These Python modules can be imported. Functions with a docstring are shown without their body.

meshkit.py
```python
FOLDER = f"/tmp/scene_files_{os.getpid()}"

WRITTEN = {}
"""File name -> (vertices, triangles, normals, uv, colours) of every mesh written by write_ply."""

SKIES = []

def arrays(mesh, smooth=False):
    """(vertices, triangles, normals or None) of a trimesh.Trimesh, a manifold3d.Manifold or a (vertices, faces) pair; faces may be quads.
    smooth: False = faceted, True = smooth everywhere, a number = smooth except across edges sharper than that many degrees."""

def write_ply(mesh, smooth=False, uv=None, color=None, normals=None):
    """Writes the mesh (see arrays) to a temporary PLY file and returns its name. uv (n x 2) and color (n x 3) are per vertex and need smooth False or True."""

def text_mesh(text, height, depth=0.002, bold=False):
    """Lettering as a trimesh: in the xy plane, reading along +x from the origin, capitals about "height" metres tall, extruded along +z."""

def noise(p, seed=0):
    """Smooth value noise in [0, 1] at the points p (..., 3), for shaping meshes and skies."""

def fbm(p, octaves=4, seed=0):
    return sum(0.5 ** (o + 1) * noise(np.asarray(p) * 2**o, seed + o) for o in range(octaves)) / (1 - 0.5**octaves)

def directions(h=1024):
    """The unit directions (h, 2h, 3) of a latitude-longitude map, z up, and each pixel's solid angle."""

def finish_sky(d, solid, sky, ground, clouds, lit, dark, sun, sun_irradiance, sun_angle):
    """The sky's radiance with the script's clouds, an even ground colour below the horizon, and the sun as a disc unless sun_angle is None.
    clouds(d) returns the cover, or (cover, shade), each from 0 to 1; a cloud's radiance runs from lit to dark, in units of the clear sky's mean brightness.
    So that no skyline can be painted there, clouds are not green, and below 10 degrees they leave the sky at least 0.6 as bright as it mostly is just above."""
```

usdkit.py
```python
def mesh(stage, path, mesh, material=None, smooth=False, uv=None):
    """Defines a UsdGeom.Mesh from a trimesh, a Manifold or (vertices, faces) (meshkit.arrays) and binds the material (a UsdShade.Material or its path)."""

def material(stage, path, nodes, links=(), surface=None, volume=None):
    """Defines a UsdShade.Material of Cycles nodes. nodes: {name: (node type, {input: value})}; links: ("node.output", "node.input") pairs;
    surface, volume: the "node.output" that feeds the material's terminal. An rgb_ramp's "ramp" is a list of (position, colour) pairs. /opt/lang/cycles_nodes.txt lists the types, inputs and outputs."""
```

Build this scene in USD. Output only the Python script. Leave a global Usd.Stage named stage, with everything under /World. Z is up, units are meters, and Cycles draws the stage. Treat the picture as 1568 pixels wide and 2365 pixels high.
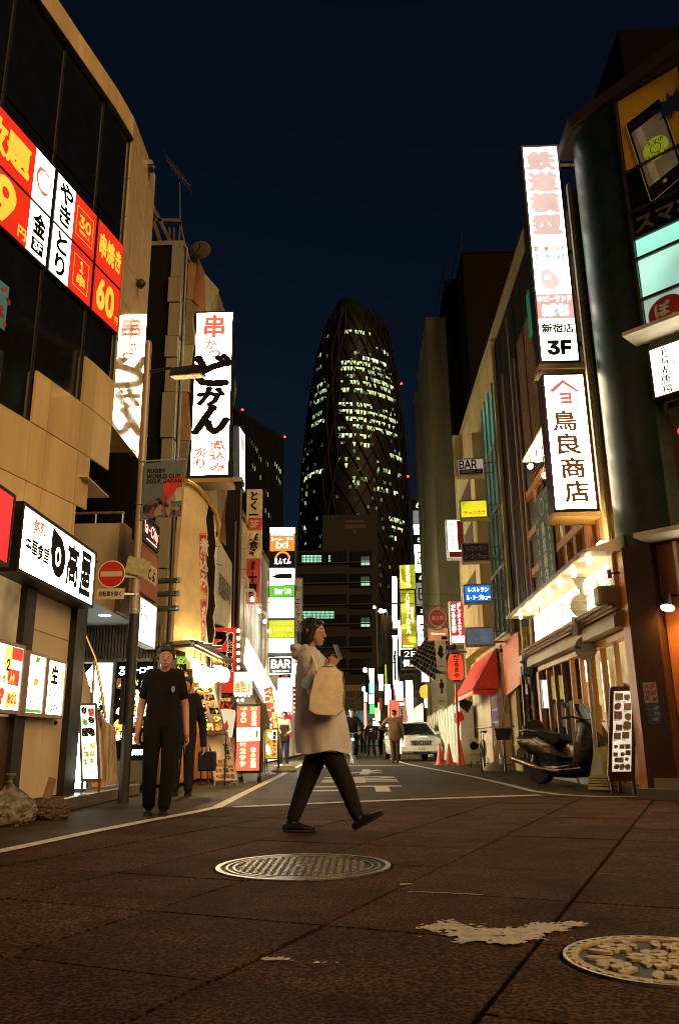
import math, glob, random
import numpy as np, trimesh, shapely, manifold3d as m3
from shapely import affinity
from shapely.geometry import Polygon, Point, LineString, MultiPolygon, box as sbox
from shapely.ops import unary_union
import usdkit, meshkit
from pxr import Usd, UsdGeom, UsdLux, UsdShade, Gf, Sdf, Vt

stage = Usd.Stage.CreateInMemory()
UsdGeom.SetStageUpAxis(stage, 'Z'); UsdGeom.SetStageMetersPerUnit(stage, 1.0)
UsdGeom.Xform.Define(stage, '/World')
# ---------------------------------------------------------------- camera
CAM_H, PITCH, ROLL, YAW = 0.70, math.radians(16.1), math.radians(-0.70), math.radians(-1.4774)
fwd = np.array([math.sin(YAW)*math.cos(PITCH), math.cos(YAW)*math.cos(PITCH), math.sin(PITCH)])
rgt0 = np.array([math.cos(YAW), -math.sin(YAW), 0.]); up0 = np.cross(rgt0, fwd)
rgt = rgt0*math.cos(ROLL)+up0*math.sin(ROLL); upv = -rgt0*math.sin(ROLL)+up0*math.cos(ROLL)
EYE = np.array([0, 0, CAM_H])
cam = UsdGeom.Camera.Define(stage, '/World/camera')
cam.CreateFocalLengthAttr(28.0); cam.CreateHorizontalApertureAttr(28.0*1568/1844)
cam.CreateClippingRangeAttr(Gf.Vec2f(0.05, 5000))
mx = np.eye(4); mx[0, :3], mx[1, :3], mx[2, :3], mx[3, :3] = rgt, upv, -fwd, EYE
cam.AddTransformOp().Set(Gf.Matrix4d(*[float(x) for x in mx.ravel()]))
cam.CreateExposureAttr(0.0)
# ---------------------------------------------------------------- sky and the last faint daylight (dusk)
SUN_EL, SUN_AZ = math.radians(30), math.radians(140)          # azimuth from +y, clockwise
SKY, GLOW = 0.0030, 0.66
dome = UsdLux.DomeLight.Define(stage, '/World/sky')
dome.GetPrim().SetCustomDataByKey('kind', 'structure')
sm = usdkit.material(stage, '/World/Looks/night_sky', {
    's': ('sky_texture', {'sky_type': 'single_scattering', 'sun_disc': False, 'sun_elevation': SUN_EL, 'sun_rotation': SUN_AZ, 'air_density': 1.6, 'ozone_density': 3.0}),
    't': ('mix', {'mix_type': 'multiply', 'fac': 1.0, 'color2': (.62, .80, 1.15)}), 'b': ('background_shader', {'strength': SKY})}, [('s.color', 't.color1'), ('t.color', 'b.color')], surface='b.background')
UsdShade.MaterialBindingAPI.Apply(dome.GetPrim()).Bind(sm)
sun = UsdLux.DistantLight.Define(stage, '/World/dusk_glow')
sun.CreateIntensityAttr(GLOW); sun.CreateAngleAttr(40.0); sun.CreateNormalizeAttr(True); sun.CreateColorAttr(Gf.Vec3f(1.0, 0.58, 0.23))
sd = np.array([math.sin(SUN_AZ)*math.cos(SUN_EL), math.cos(SUN_AZ)*math.cos(SUN_EL), math.sin(SUN_EL)])
zx = np.cross([0, 0, 1.0], sd); zx /= np.linalg.norm(zx); zy = np.cross(sd, zx)
lm = np.eye(4); lm[0, :3], lm[1, :3], lm[2, :3] = zx, zy, sd
sun.AddTransformOp().Set(Gf.Matrix4d(*[float(x) for x in lm.ravel()]))
# ---------------------------------------------------------------- materials
MATS = {}
def M(name, col, rough=.6, var=.18, scale=5., metal=0., bump=0., det=4, bscale=None, spec=None, coat=0., col2=None, streak=False):
    """A procedural surface: the colour varies with noise, with optional relief."""
    if name in MATS: return MATS[name]
    c = np.array(col, float); lo, hi = (c*(1-var), np.minimum(c*(1+var), 1)) if col2 is None else (c, np.array(col2, float))
    n = {'t': ('texture_coordinate', {}), 'n': ('noise_texture', {'scale': scale, 'detail': det, 'roughness': .62}), 'g': ('geometry', {}),
         'm': ('mapping', {'scale': (1, 1, .12) if streak else (1, 1, 1)}),
         'r': ('rgb_ramp', {'ramp': [(.3, lo), (.7, hi)]}), 'p': ('principled_bsdf', {'roughness': rough, 'metallic': metal, 'coat_weight': coat})}
    if spec is not None: n['p'][1]['specular_ior_level'] = spec
    l = [('g.position', 'm.vector'), ('m.vector', 'n.vector'), ('n.fac', 'r.fac'), ('r.color', 'p.base_color')]
    n['rr'] = ('map_range', {'from_min': .3, 'from_max': .7, 'to_min': max(rough-.08, .02), 'to_max': min(rough+.08, 1)})
    l += [('n.fac', 'rr.value'), ('rr.result', 'p.roughness')]
    if bump:
        n['n2'] = ('noise_texture', {'scale': bscale or scale*6, 'detail': 5}); n['b'] = ('bump', {'strength': bump, 'distance': .02})
        l += [('g.position', 'n2.vector'), ('n2.fac', 'b.height'), ('b.normal', 'p.normal')]
    MATS[name] = usdkit.material(stage, '/World/Looks/'+name, n, l, surface='p.BSDF')
    return MATS[name]
def E(name, col, strength, var=.12, scale=1.6, tubes=False):
    """A lit surface (sign face, lamp, lit window); the backlight is a little uneven."""
    if name in MATS: return MATS[name]
    n = {'g': ('geometry', {}), 'n': ('noise_texture', {'scale': scale, 'detail': 2}),
         'r': ('map_range', {'from_min': .25, 'from_max': .75, 'to_min': strength*(1-var), 'to_max': strength*(1+var)}),
         'e': ('emission', {'color': col, 'strength': strength})}
    l = [('g.position', 'n.vector'), ('n.fac', 'r.value'), ('r.result', 'e.strength')]
    MATS[name] = usdkit.material(stage, '/World/Looks/'+name, n, l, surface='e.emission')
    return MATS[name]
def GLASS(name, tint=(.9, .95, .9), rough=.02):
    if name in MATS: return MATS[name]
    MATS[name] = usdkit.material(stage, '/World/Looks/'+name, {'f': ('fresnel', {'IOR': 1.5}), 't': ('transparent_bsdf', {'color': tint}), 'g': ('glossy_bsdf', {'color': (.9, .9, .9), 'roughness': rough}), 'm': ('mix_closure', {})},
        [('f.fac', 'm.fac'), ('t.BSDF', 'm.closure1'), ('g.BSDF', 'm.closure2')], surface='m.closure')
    return MATS[name]
# ---------------------------------------------------------------- mesh helpers
TM = lambda v, f: trimesh.Trimesh(np.asarray(v, float), np.asarray(f, int), process=False)
def cat(*ms):
    ms = [m for m in (ms[0] if len(ms) == 1 and isinstance(ms[0], (list, tuple)) else ms) if m is not None and len(m.faces)]
    return trimesh.util.concatenate(ms) if len(ms) > 1 else ms[0]
BF = np.array([[0,2,1],[0,3,2],[4,5,6],[4,6,7],[0,1,5],[0,5,4],[1,2,6],[1,6,5],[2,3,7],[2,7,6],[3,0,4],[3,4,7]])
def box(x0, x1, y0, y1, z0, z1):
    if x0 > x1: x0, x1 = x1, x0
    if y0 > y1: y0, y1 = y1, y0
    if z0 > z1: z0, z1 = z1, z0
    return TM([(x0,y0,z0),(x1,y0,z0),(x1,y1,z0),(x0,y1,z0),(x0,y0,z1),(x1,y0,z1),(x1,y1,z1),(x0,y1,z1)], BF)
def hexa(p): return TM(p, BF)                                   # 8 corners, bottom ring then top ring
def hull(pts): return trimesh.convex.convex_hull(np.asarray(pts, float))
def bbox(x0, x1, y0, y1, z0, z1, b=.01):
    P = []
    for sx, x in ((1, x0), (-1, x1)):
        for sy, y in ((1, y0), (-1, y1)):
            for sz, z in ((1, z0), (-1, z1)):
                P += [(x, y+sy*b, z+sz*b), (x+sx*b, y, z+sz*b), (x+sx*b, y+sy*b, z)]
    return hull(P)
def rings(R, closed=True, caps=True):
    """Skin a list of equal-length rings of points."""
    k, n = len(R), len(R[0]); v = np.vstack(R); f = []
    for i in range(k-1):
        for j in range(n if closed else n-1):
            a, b, c, d = i*n+j, i*n+(j+1) % n, (i+1)*n+(j+1) % n, (i+1)*n+j
            f += [(a, b, c), (a, c, d)]
    if caps and closed:
        for base, s in ((0, -1), ((k-1)*n, 1)):
            for j in range(1, n-1): f.append((base, base+j, base+j+1) if s > 0 else (base, base+j+1, base+j))
    return TM(v, f)
def tube(pts, r, n=8, caps=True):
    p = np.asarray(pts, float); r = np.broadcast_to(r, (len(p),))
    t = np.gradient(p, axis=0); t /= np.linalg.norm(t, axis=1, keepdims=True)+1e-12
    ref = np.array([0, 0, 1.]) if abs(t[:, 2]).mean() < .8 else np.array([1., 0, 0]); R = []
    a = np.linspace(0, 2*np.pi, n, endpoint=False)
    for i in range(len(p)):
        x = np.cross(ref, t[i]); x /= np.linalg.norm(x)+1e-12; y = np.cross(t[i], x)
        R.append(p[i]+r[i]*(np.cos(a)[:, None]*x+np.sin(a)[:, None]*y))
    return rings(R, caps=caps)
def bar(p, q, r, n=8): return tube([p, q], r, n)
def sq(p, q, w, h=None):
    """A square bar from p to q."""
    p, q = np.asarray(p, float), np.asarray(q, float); t = (q-p)/np.linalg.norm(q-p); h = h or w
    ref = np.array([0, 0, 1.]) if abs(t[2]) < .9 else np.array([0, 1., 0])
    x = np.cross(t, ref); x /= np.linalg.norm(x); y = np.cross(x, t)
    o = [(-1,-1),(1,-1),(1,1),(-1,1)]
    return hexa([p+a*x*w/2+b*y*h/2 for a, b in o]+[q+a*x*w/2+b*y*h/2 for a, b in o])
def lathe(prof, c=(0,0,0), n=24, axis='z'):
    a = np.linspace(0, 2*np.pi, n, endpoint=False); c = np.asarray(c, float)
    R = []
    for r, z in prof:
        q = np.stack([r*np.cos(a), r*np.sin(a), np.full(n, z)], 1)
        if axis == 'y': q = q[:, [0, 2, 1]]*[1, 1, -1]
        if axis == 'x': q = q[:, [2, 1, 0]]*[1, -1, 1]
        R.append(c+q)
    return rings(R)
def ball(c, r, s=2, sc=(1,1,1)):
    m = trimesh.creation.icosphere(s, r); m.vertices = m.vertices*np.array(sc)+np.array(c); return m
def polys(g): return [p for p in getattr(g, 'geoms', [g]) if p.geom_type == 'Polygon' and p.area > 1e-9]
class Fr:
    """An upright flat frame: a to the right as seen from in front, b up, c out of the face."""
    def __init__(s, o, n, v=(0,0,1)):
        s.o = np.asarray(o, float); s.n = np.asarray(n, float)/np.linalg.norm(n); s.v = np.asarray(v, float); s.u = np.cross(s.v, s.n)
    def P(s, a, b, c=0.): return s.o+np.multiply.outer(np.asarray(a, float), s.u)+np.multiply.outer(np.asarray(b, float), s.v)+np.multiply.outer(np.asarray(c, float), s.n)
    def at(s, px, py):
        d = fwd+rgt*(px-784)/1844-upv*(py-1182.5)/1844
        p = EYE+d*(((s.o-EYE)@s.n)/(d@s.n))-s.o
        return float(p@s.u), float(p@s.v)
    def R(s, x0, y0, x1, y1):
        """(a0, a1, b0, b1) of the photograph's rectangle from its upper-left and lower-right corners."""
        a0, b1 = s.at(x0, y0); a1, b0 = s.at(x1, y1); return (a0, a1, b0, b1)
    def box(s, a0, a1, b0, b1, c0=0., c1=.01):
        return hexa([s.P(a, b, c) for b in (b0, b1) for a, c in ((a0, c1), (a1, c1), (a1, c0), (a0, c0))])
    def quad(s, a0, a1, b0, b1, c=0.):
        return TM([s.P(a0, b0, c), s.P(a1, b0, c), s.P(a1, b1, c), s.P(a0, b1, c)], [(0,1,2),(0,2,3)])
    def poly(s, g, c=0., depth=0.):
        out = []
        for p in polys(g):
            if depth: m = trimesh.creation.extrude_polygon(p, depth, engine='earcut'); v, f = m.vertices, m.faces
            else: v, f = trimesh.creation.triangulate_polygon(p, engine='earcut'); v = np.c_[v, np.zeros(len(v))]
            out.append(TM(s.P(v[:, 0], v[:, 1], v[:, 2]+c), f))
        return cat(out) if out else None
FY = lambda y: Fr((0, y, 0), (0, -1, 0))          # faces the camera; a = x
SL = lambda x: Fr((x, 0, 0), (1, 0, 0))           # left side of the street; a = y
SR = lambda x: Fr((x, 0, 0), (-1, 0, 0))          # right side of the street; a = -y
def VA(x, y, ang):                                # a wall through (x, y) running ang degrees clockwise of the street, facing right
    t = math.radians(ang); return Fr((x, y, 0), (math.cos(t), -math.sin(t), 0))
def G(px, py, z=0.):
    d = fwd+rgt*(px-784)/1844-upv*(py-1182.5)/1844
    p = EYE+d*((z-CAM_H)/d[2]); return float(p[0]), float(p[1])
# ---------------------------------------------------------------- lettering
from PIL import Image, ImageDraw, ImageFont
FONT_DIR = '/opt/blender-*/*/datafiles/fonts/'
_f = {}
def font(kind):
    if kind not in _f:
        hit = glob.glob(FONT_DIR+('Noto Sans CJK*' if kind == 'cjk' else 'Inter.woff2')) or glob.glob(FONT_DIR+'Inter.woff2')
        _f[kind] = ImageFont.truetype(hit[0], 96)
    return _f[kind]
_g = {}
def glyph(ch, bold=0, tol=.9):
    """One character as a polygon in an em box one unit high, and its advance."""
    k = (ch, bold, tol)
    if k in _g: return _g[k]
    ft = font('cjk' if ord(ch) > 0x2000 else 'lat')
    adv = ft.getlength(ch)/96
    im = Image.new('L', (160, 160)); ImageDraw.Draw(im).text((24, 120), ch, 255, ft, anchor='ls', stroke_width=bold)
    on = np.pad(np.asarray(im) > 127, ((0, 0), (1, 1))).astype(np.int8)
    r, st = np.nonzero(np.diff(on, axis=1) == 1); en = np.nonzero(np.diff(on, axis=1) == -1)[1]
    if len(r) == 0: _g[k] = (None, adv); return _g[k]
    g = unary_union(shapely.box(st, -r-1, en, -r)).buffer(.8).buffer(-.8).simplify(tol)
    _g[k] = (affinity.affine_transform(g, [1/96, 0, 0, 1/96, -24/96, 120/96]), adv)
    return _g[k]
def text2d(s, h, bold=2, vert=False, gap=0., tol=.9, slant=0., wide=1.):
    """Lettering h tall (its em), centred on (0, 0)."""
    out, x = [], 0.
    for ch in s:
        g, adv = glyph(ch, bold, tol)
        if vert:
            if g is not None: out.append(affinity.translate(g, -adv/2, x-.88))
            x -= 1+gap
        else:
            if g is not None: out.append(affinity.translate(g, x, 0))
            x += adv+gap
    g = unary_union(out); b = g.bounds
    g = affinity.translate(g, -(b[0]+b[2])/2, -(b[1]+b[3])/2)
    if slant: g = affinity.affine_transform(g, [1, slant, 0, 1, 0, 0])
    return affinity.scale(g, h*wide, h, origin=(0, 0))
def fit(g, w, h):
    b = g.bounds; return affinity.scale(affinity.translate(g, -(b[0]+b[2])/2, -(b[1]+b[3])/2), w/(b[2]-b[0]), h/(b[3]-b[1]), origin=(0, 0))
# ---------------------------------------------------------------- things and parts
_n = {}
def numbered(path):
    k = _n.get(path, 0); _n[path] = k+1
    return path if k == 0 else f'{path}_{k:03d}'
class T:
    """One thing: an Xform at its base whose children are its parts."""
    def __init__(s, name, label=None, cat=None, base=(0,0,0), group=None, kind=None):
        s.base = np.asarray(base, float); s.path = numbered('/World/'+name)
        x = UsdGeom.Xform.Define(stage, s.path); x.AddTranslateOp().Set(Gf.Vec3d(*map(float, s.base))); s.prim = x.GetPrim()
        for k, v in (('label', label), ('category', cat), ('group', group), ('kind', kind)):
            if v: s.prim.SetCustomDataByKey(k, v)
    def part(s, name, m, mat, smooth=False, label=None, of=None, kind=None):
        if isinstance(m, (list, tuple)): m = cat(*m)
        if m is None: return None
        p = numbered((of or s.path)+'/'+name)
        m = TM(m.vertices-s.base, m.faces)
        g = usdkit.mesh(stage, p, m, mat, smooth=smooth).GetPrim()
        if label: g.SetCustomDataByKey('label', label)
        if kind: g.SetCustomDataByKey('kind', kind)
        return p
    def text(s, fr, string, a, b, h, mat, c=.012, of=None, **k):
        of = of or getattr(s, 'face', None)
        return s.part('lettering', fr.poly(affinity.translate(text2d(string, h, **k), a, b), c), mat, of=of)
    def fitted(s, fr, string, a0, a1, b0, b1, mat, c=.012, of=None, name='lettering', **k):
        of = of or getattr(s, 'face', None)
        g = affinity.translate(fit(text2d(string, 1, **k), a1-a0, b1-b0), (a0+a1)/2, (b0+b1)/2)
        return s.part(name, fr.poly(g, c), mat, of=of)
def one(name, m, mat, label=None, cat_=None, base=None, group=None, kind=None, smooth=False):
    """A thing (or piece of the setting) that is one mesh."""
    if isinstance(m, (list, tuple)): m = cat(*m)
    p = numbered('/World/'+name)
    g = usdkit.mesh(stage, p, m, mat, smooth=smooth).GetPrim()
    for k, v in (('label', label), ('category', cat_), ('group', group), ('kind', kind)):
        if v: g.SetCustomDataByKey(k, v)
    return p
def lightbox(name, label, fr, rect, depth, face, frame, rim=.035, group=None, cat_='sign', back=None, base=None):
    """A lit sign box: casing, rim and face. rect = (a0, a1, b0, b1) in the frame."""
    a0, a1, b0, b1 = rect
    t = T(name, label, cat_, fr.P((a0+a1)/2, b0, -depth/2), group)
    t.part('casing', fr.box(a0, a1, b0, b1, -depth, 0), frame)
    t.face = t.part('face', fr.quad(a0+rim, a1-rim, b0+rim, b1-rim, .004), face)
    if back is not None: t.part('back_face', TM(fr.quad(a0+rim, a1-rim, b0+rim, b1-rim, -depth-.004).vertices, [(0,2,1),(0,3,2)]), back)
    for r in ((a0, a1, b0, b0+rim), (a0, a1, b1-rim, b1), (a0, a0+rim, b0+rim, b1-rim), (a1-rim, a1, b0+rim, b1-rim)): t.part('rim', fr.box(*r, .0015, .016), frame)
    return t
ORD = ('first', 'second', 'third', 'fourth', 'fifth', 'sixth', 'seventh', 'eighth', 'ninth', 'tenth')
# common looks
DK = M('dark_painted_metal', (.012, .012, .013), .38)
BLK = M('black_paint', (.006, .006, .006), .5)
INK = M('black_ink', (.004, .004, .004), .6, spec=.2)
GREY = M('grey_painted_steel', (.22, .22, .21), .45, scale=9)
STEEL = M('galvanised_steel', (.42, .42, .40), .35, metal=.7, scale=14)
ALU = M('aluminium', (.55, .55, .53), .3, metal=.9, scale=20)
WHT = M('white_paint', (.7, .69, .66), .5)
RUST = M('rusty_steel', (.25, .13, .06), .7, scale=18, var=.4)
CONC = M('grey_concrete', (.27, .26, .23), .85, scale=3.5, bump=.3, streak=True)
CREAM = M('cream_wall', (.46, .40, .27), .7, scale=2.2, streak=True)
RUBBER = M('black_rubber', (.012, .012, .012), .75)
W_BRIGHT = E('lit_white_bright', (1, .86, .62), 16)
W_LIT = E('lit_white', (1, .93, .74), 7)
W_SOFT = E('lit_white_soft', (1, .95, .8), 2.2)
W_WARM = E('lit_white_warm', (1, .84, .58), 12)
RED_LIT = E('lit_red', (1, .035, .012), .95)
RED_INK = E('lit_red_ink', (1, .16, .07), .9)
YEL_LIT = E('lit_yellow', (1, .72, .06), 1.3)
BULB = E('lit_bulb', (1, .72, .36), 60)
# ================================================================ ground
rng = np.random.default_rng(7)
def sheet(poly, z): return cat([TM(np.c_[v, np.full(len(v), z)], f) for v, f in (trimesh.creation.triangulate_polygon(p, engine='earcut') for p in polys(poly))])
def slabm(name, a, b, sc, rough):
    # speckled aggregate: light and dark grains over a reddish brown binder
    n = {'g': ('geometry', {}), 'v': ('voronoi_texture', {'scale': sc, 'feature': 'f1'}), 'n': ('noise_texture', {'scale': 1.7, 'detail': 8, 'roughness': .74}), 'n3': ('noise_texture', {'scale': sc*.66, 'detail': 3, 'roughness': .62}),
         'r': ('rgb_ramp', {'ramp': [(.43, a), (.61, b)]}), 'r2': ('rgb_ramp', {'ramp': [(.34, (.38, .40, .42)), (.5, (.85, .85, .85)), (.66, (1.3, 1.22, 1.1))]}), 'mx': ('mix', {'mix_type': 'multiply', 'fac': 1.0}),
         'b': ('bump', {'strength': .4, 'distance': .004}), 'rr': ('map_range', {'from_min': .35, 'from_max': .65, 'to_min': rough-.08, 'to_max': min(rough+.10, 1.0)}), 'p': ('principled_bsdf', {'specular_ior_level': .07})}
    l = [('g.position', 'v.vector'), ('g.position', 'n.vector'), ('g.position', 'n3.vector'), ('n3.fac', 'r.fac'), ('n.fac', 'r2.fac'), ('r.color', 'mx.color1'), ('r2.color', 'mx.color2'), ('mx.color', 'p.base_color'),
         ('n3.fac', 'b.height'), ('b.normal', 'p.normal'), ('n3.fac', 'rr.value'), ('rr.result', 'p.roughness')]
    return usdkit.material(stage, '/World/Looks/'+name, n, l, surface='p.BSDF')
ASPH = slabm('street_asphalt', (.010, .008, .0045), (.115, .086, .046), 120, .62)
SLABS = [slabm(f'paving_aggregate_{k}', (.012*t, .0065*t, .0036*t), (.120*t, .064*t, .032*t), 105, .84) for k, t in enumerate((.85, 1.0, 1.12))]
JOINT = M('joint_filler', (.004, .003, .002), .95, spec=.03)
LINE = M('worn_road_paint', (.30, .28, .22), .6, scale=16, col2=(.72, .69, .60), det=7)
SPLOT = M('spilled_white_paint', (.26, .25, .20), .7, scale=22, col2=(.60, .57, .47), det=6)
one('ground', sheet(sbox(-700, -60, 700, 900), -.08), M('far_ground', (.05, .05, .048), .8), kind='structure')
LT = [(-2.53, 5.88), (-2.31, 7.03), (-2.05, 8.15), (-1.85, 8.85), (-1.69, 9.63)]
RT = [(2.52, 11.08), (2.78, 10.80), (3.2, 10.60), (3.83, 10.45), (4.6, 10.2), (8, 7.5), (14, 4)]
plaza = Polygon([(-14, -2.2), (-9, -1), (-5.5, 1), (-3.9, 3), (-3.1, 4.4)]+LT+[(-.98, 9.92), (-.12, 10.29), (.85, 10.62)]+RT+[(14, -9), (-14, -9)])
MH1, MH2 = (-.37, 5.10, .515), (.97, 2.965, .318)
holes = unary_union([Point(m[0], m[1]).buffer(m[2]+.012, 40) for m in (MH1, MH2)])
one('roadway', sheet(sbox(-30, -40, 30, 170).difference(plaza), 0), ASPH, kind='structure')
cx = T('crossing', None, None, (0, 5, 0), kind='structure')
cx.part('joint_bed', sheet(plaza, -.012), JOINT)
th = math.radians(22); tt, nn = np.array([math.sin(th), math.cos(th)]), np.array([math.cos(th), -math.sin(th)])
rest = []
for i in range(-14, 14):
    for j in range(-12, 16):
        a0, a1, b0, b1 = -.635+.842*i+.009, -.635+.842*(i+1)-.009, 2.37+.825*j+.003, 2.37+.825*(j+1)-.003
        p = Polygon([nn*a+tt*b for a, b in ((a0, b0), (a1, b0), (a1, b1), (a0, b1))]).intersection(plaza).difference(holes)
        if p.area < .01: continue
        c = p.centroid
        if c.y > 1.2 and abs(c.x+.02*c.y) < .47*c.y+1.0:
            dz = rng.uniform(-.003, .0015)
            q = p.buffer(-.003)
            for s in polys(q):
                m = trimesh.creation.extrude_polygon(s, .016, engine='earcut'); m.apply_translation([0, 0, -.018+dz])
                cx.part('paving_slab', m, SLABS[rng.integers(3)])
        else: rest.append(p)
cx.part('outer_paving', sheet(unary_union(rest), -.003), SLABS[1])
def ribbon(pts, w, z=.004):
    return sheet(LineString(pts).buffer(w/2, cap_style=2, join_style=1), z)
def wear(poly, amp, seed, step=.02):
    """Roughens a painted outline."""
    out = []
    for p in polys(poly):
        n = max(int(p.exterior.length/step), 12); q = np.array([p.exterior.interpolate(i/n, normalized=True).coords[0] for i in range(n)])
        d = q-np.array(p.centroid.coords[0]); f = meshkit.fbm(np.c_[q*9, np.full(n, seed)], 4)-.5
        out.append(Polygon(q+d/np.linalg.norm(d, axis=1)[:, None]*(f*amp*2)[:, None]).buffer(0))
    return unary_union(out)
mk = T('road_markings', None, None, (0, 15, 0), kind='structure')
lcurve = [(-5.5, 1.06), (-3.9, 3.05), (-3.1, 4.45)]+LT+[(-1.75, 12.06), (-1.85, 17.76), (-2.03, 26), (-2.2, 38)]
LTs = LineString(lcurve)
mk.part('left_edge_line', ribbon(lcurve, .13), LINE)
mk.part('right_edge_line', ribbon([(1.0, 40), (1.20, 31), (1.40, 26.6), (1.78, 21.82), (2.18, 16.9), (2.34, 13.6), (2.38, 12.0), (2.56, 11.2), (2.9, 10.78), (3.4, 10.62), (4.2, 10.42), (5.2, 9.9)], .12), LINE)
mk.part('stop_line', ribbon([(-1.50, 9.66), (-.12, 10.30), (.85, 10.68), (2.3, 11.16)], .17), LINE)
for ch, x0, x1, y0, y1 in (('止', -.95, .60, 11.75, 13.9), ('ま', -.85, .62, 14.9, 17.6), ('れ', -.95, .45, 18.7, 22.0)):
    g = affinity.translate(affinity.scale(fit(text2d(ch, 1, bold=3), x1-x0, y1-y0), -1, -1, origin=(0, 0)), (x0+x1)/2, (y0+y1)/2)
    mk.part('stop_lettering', sheet(g, .004), LINE)
mk.part('cross_line', ribbon([(-1.9, 25.2), (1.2, 25.6)], .35), LINE)
sp = Polygon([(.20, 3.42), (.25, 3.53), (.34, 3.56), (.42, 3.45), (.56, 3.43), (.68, 3.50), (.80, 3.54), (.88, 3.49), (.83, 3.43), (.70, 3.38), (.62, 3.24), (.52, 3.18), (.42, 3.20), (.33, 3.20), (.30, 3.30), (.24, 3.36)])
def spatter(poly, cell, seed, edge):
    """Worn paint: ragged edge, pinholes and flecks, cell by cell."""
    x0, y0, x1, y1 = poly.buffer(edge).bounds; X, Y = np.meshgrid(np.arange(x0, x1, cell), np.arange(y0, y1, cell)); p = shapely.points(X.ravel(), Y.ravel())
    d = np.where(shapely.contains(poly, p), 1, -1)*shapely.distance(shapely.get_exterior_ring(poly), p); q = np.c_[X.ravel(), Y.ravel(), np.full(X.size, seed)]
    keep = np.clip(d/edge, -1, .9)+2.6*(meshkit.fbm(q*np.array([16, 16, 1]), 4, seed)-.5)+1.5*(meshkit.noise(q*np.array([70, 70, 1]), seed)-.5) > .12
    x, y = X.ravel()[keep], Y.ravel()[keep]; return unary_union(shapely.box(x, y, x+cell*1.04, y+cell*1.04)).buffer(cell*.3).buffer(-cell*.3)
mk.part('paint_spill', sheet(spatter(sp, .0085, 3, .045), .0035), SPLOT, kind='stuff')
for (x, y), w in (((-.30, 2.98), .026), ((-.14, 2.93), .02), ((.20, 4.42), .016)):
    mk.part('paint_drip', sheet(spatter(affinity.scale(Point(x, y).buffer(w), 2.2, .7), .006, 5, .02), .0035), SPLOT, kind='stuff')
mk.part('chalk_scratch', ribbon([(.20, 4.22), (.36, 4.18), (.55, 4.12)], .012, .0035), SPLOT)
def blob0(r, x, y, q, n=12): a = np.linspace(0, 2*np.pi, n, endpoint=False); k = 1+.5*(r.random(n)-.5); return Polygon(np.c_[x+1.2*q*np.cos(a)*k, y+q*np.sin(a)*k])
gs = np.random.default_rng(44)
STAIN = M('old_gum_stain', (.022, .014, .009), .9, spec=.1)
for k in range(20):
    y = 1.9+8.2*gs.random(); x = (gs.random()-.5)*(y*.95+.6)
    if Point(x, y).within(plaza.buffer(-.15)) and not Point(x, y).buffer(.1).intersects(holes): cx.part('gum_stain', sheet(blob0(gs, x, y, .006+.012*gs.random()), .0012), STAIN)
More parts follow.
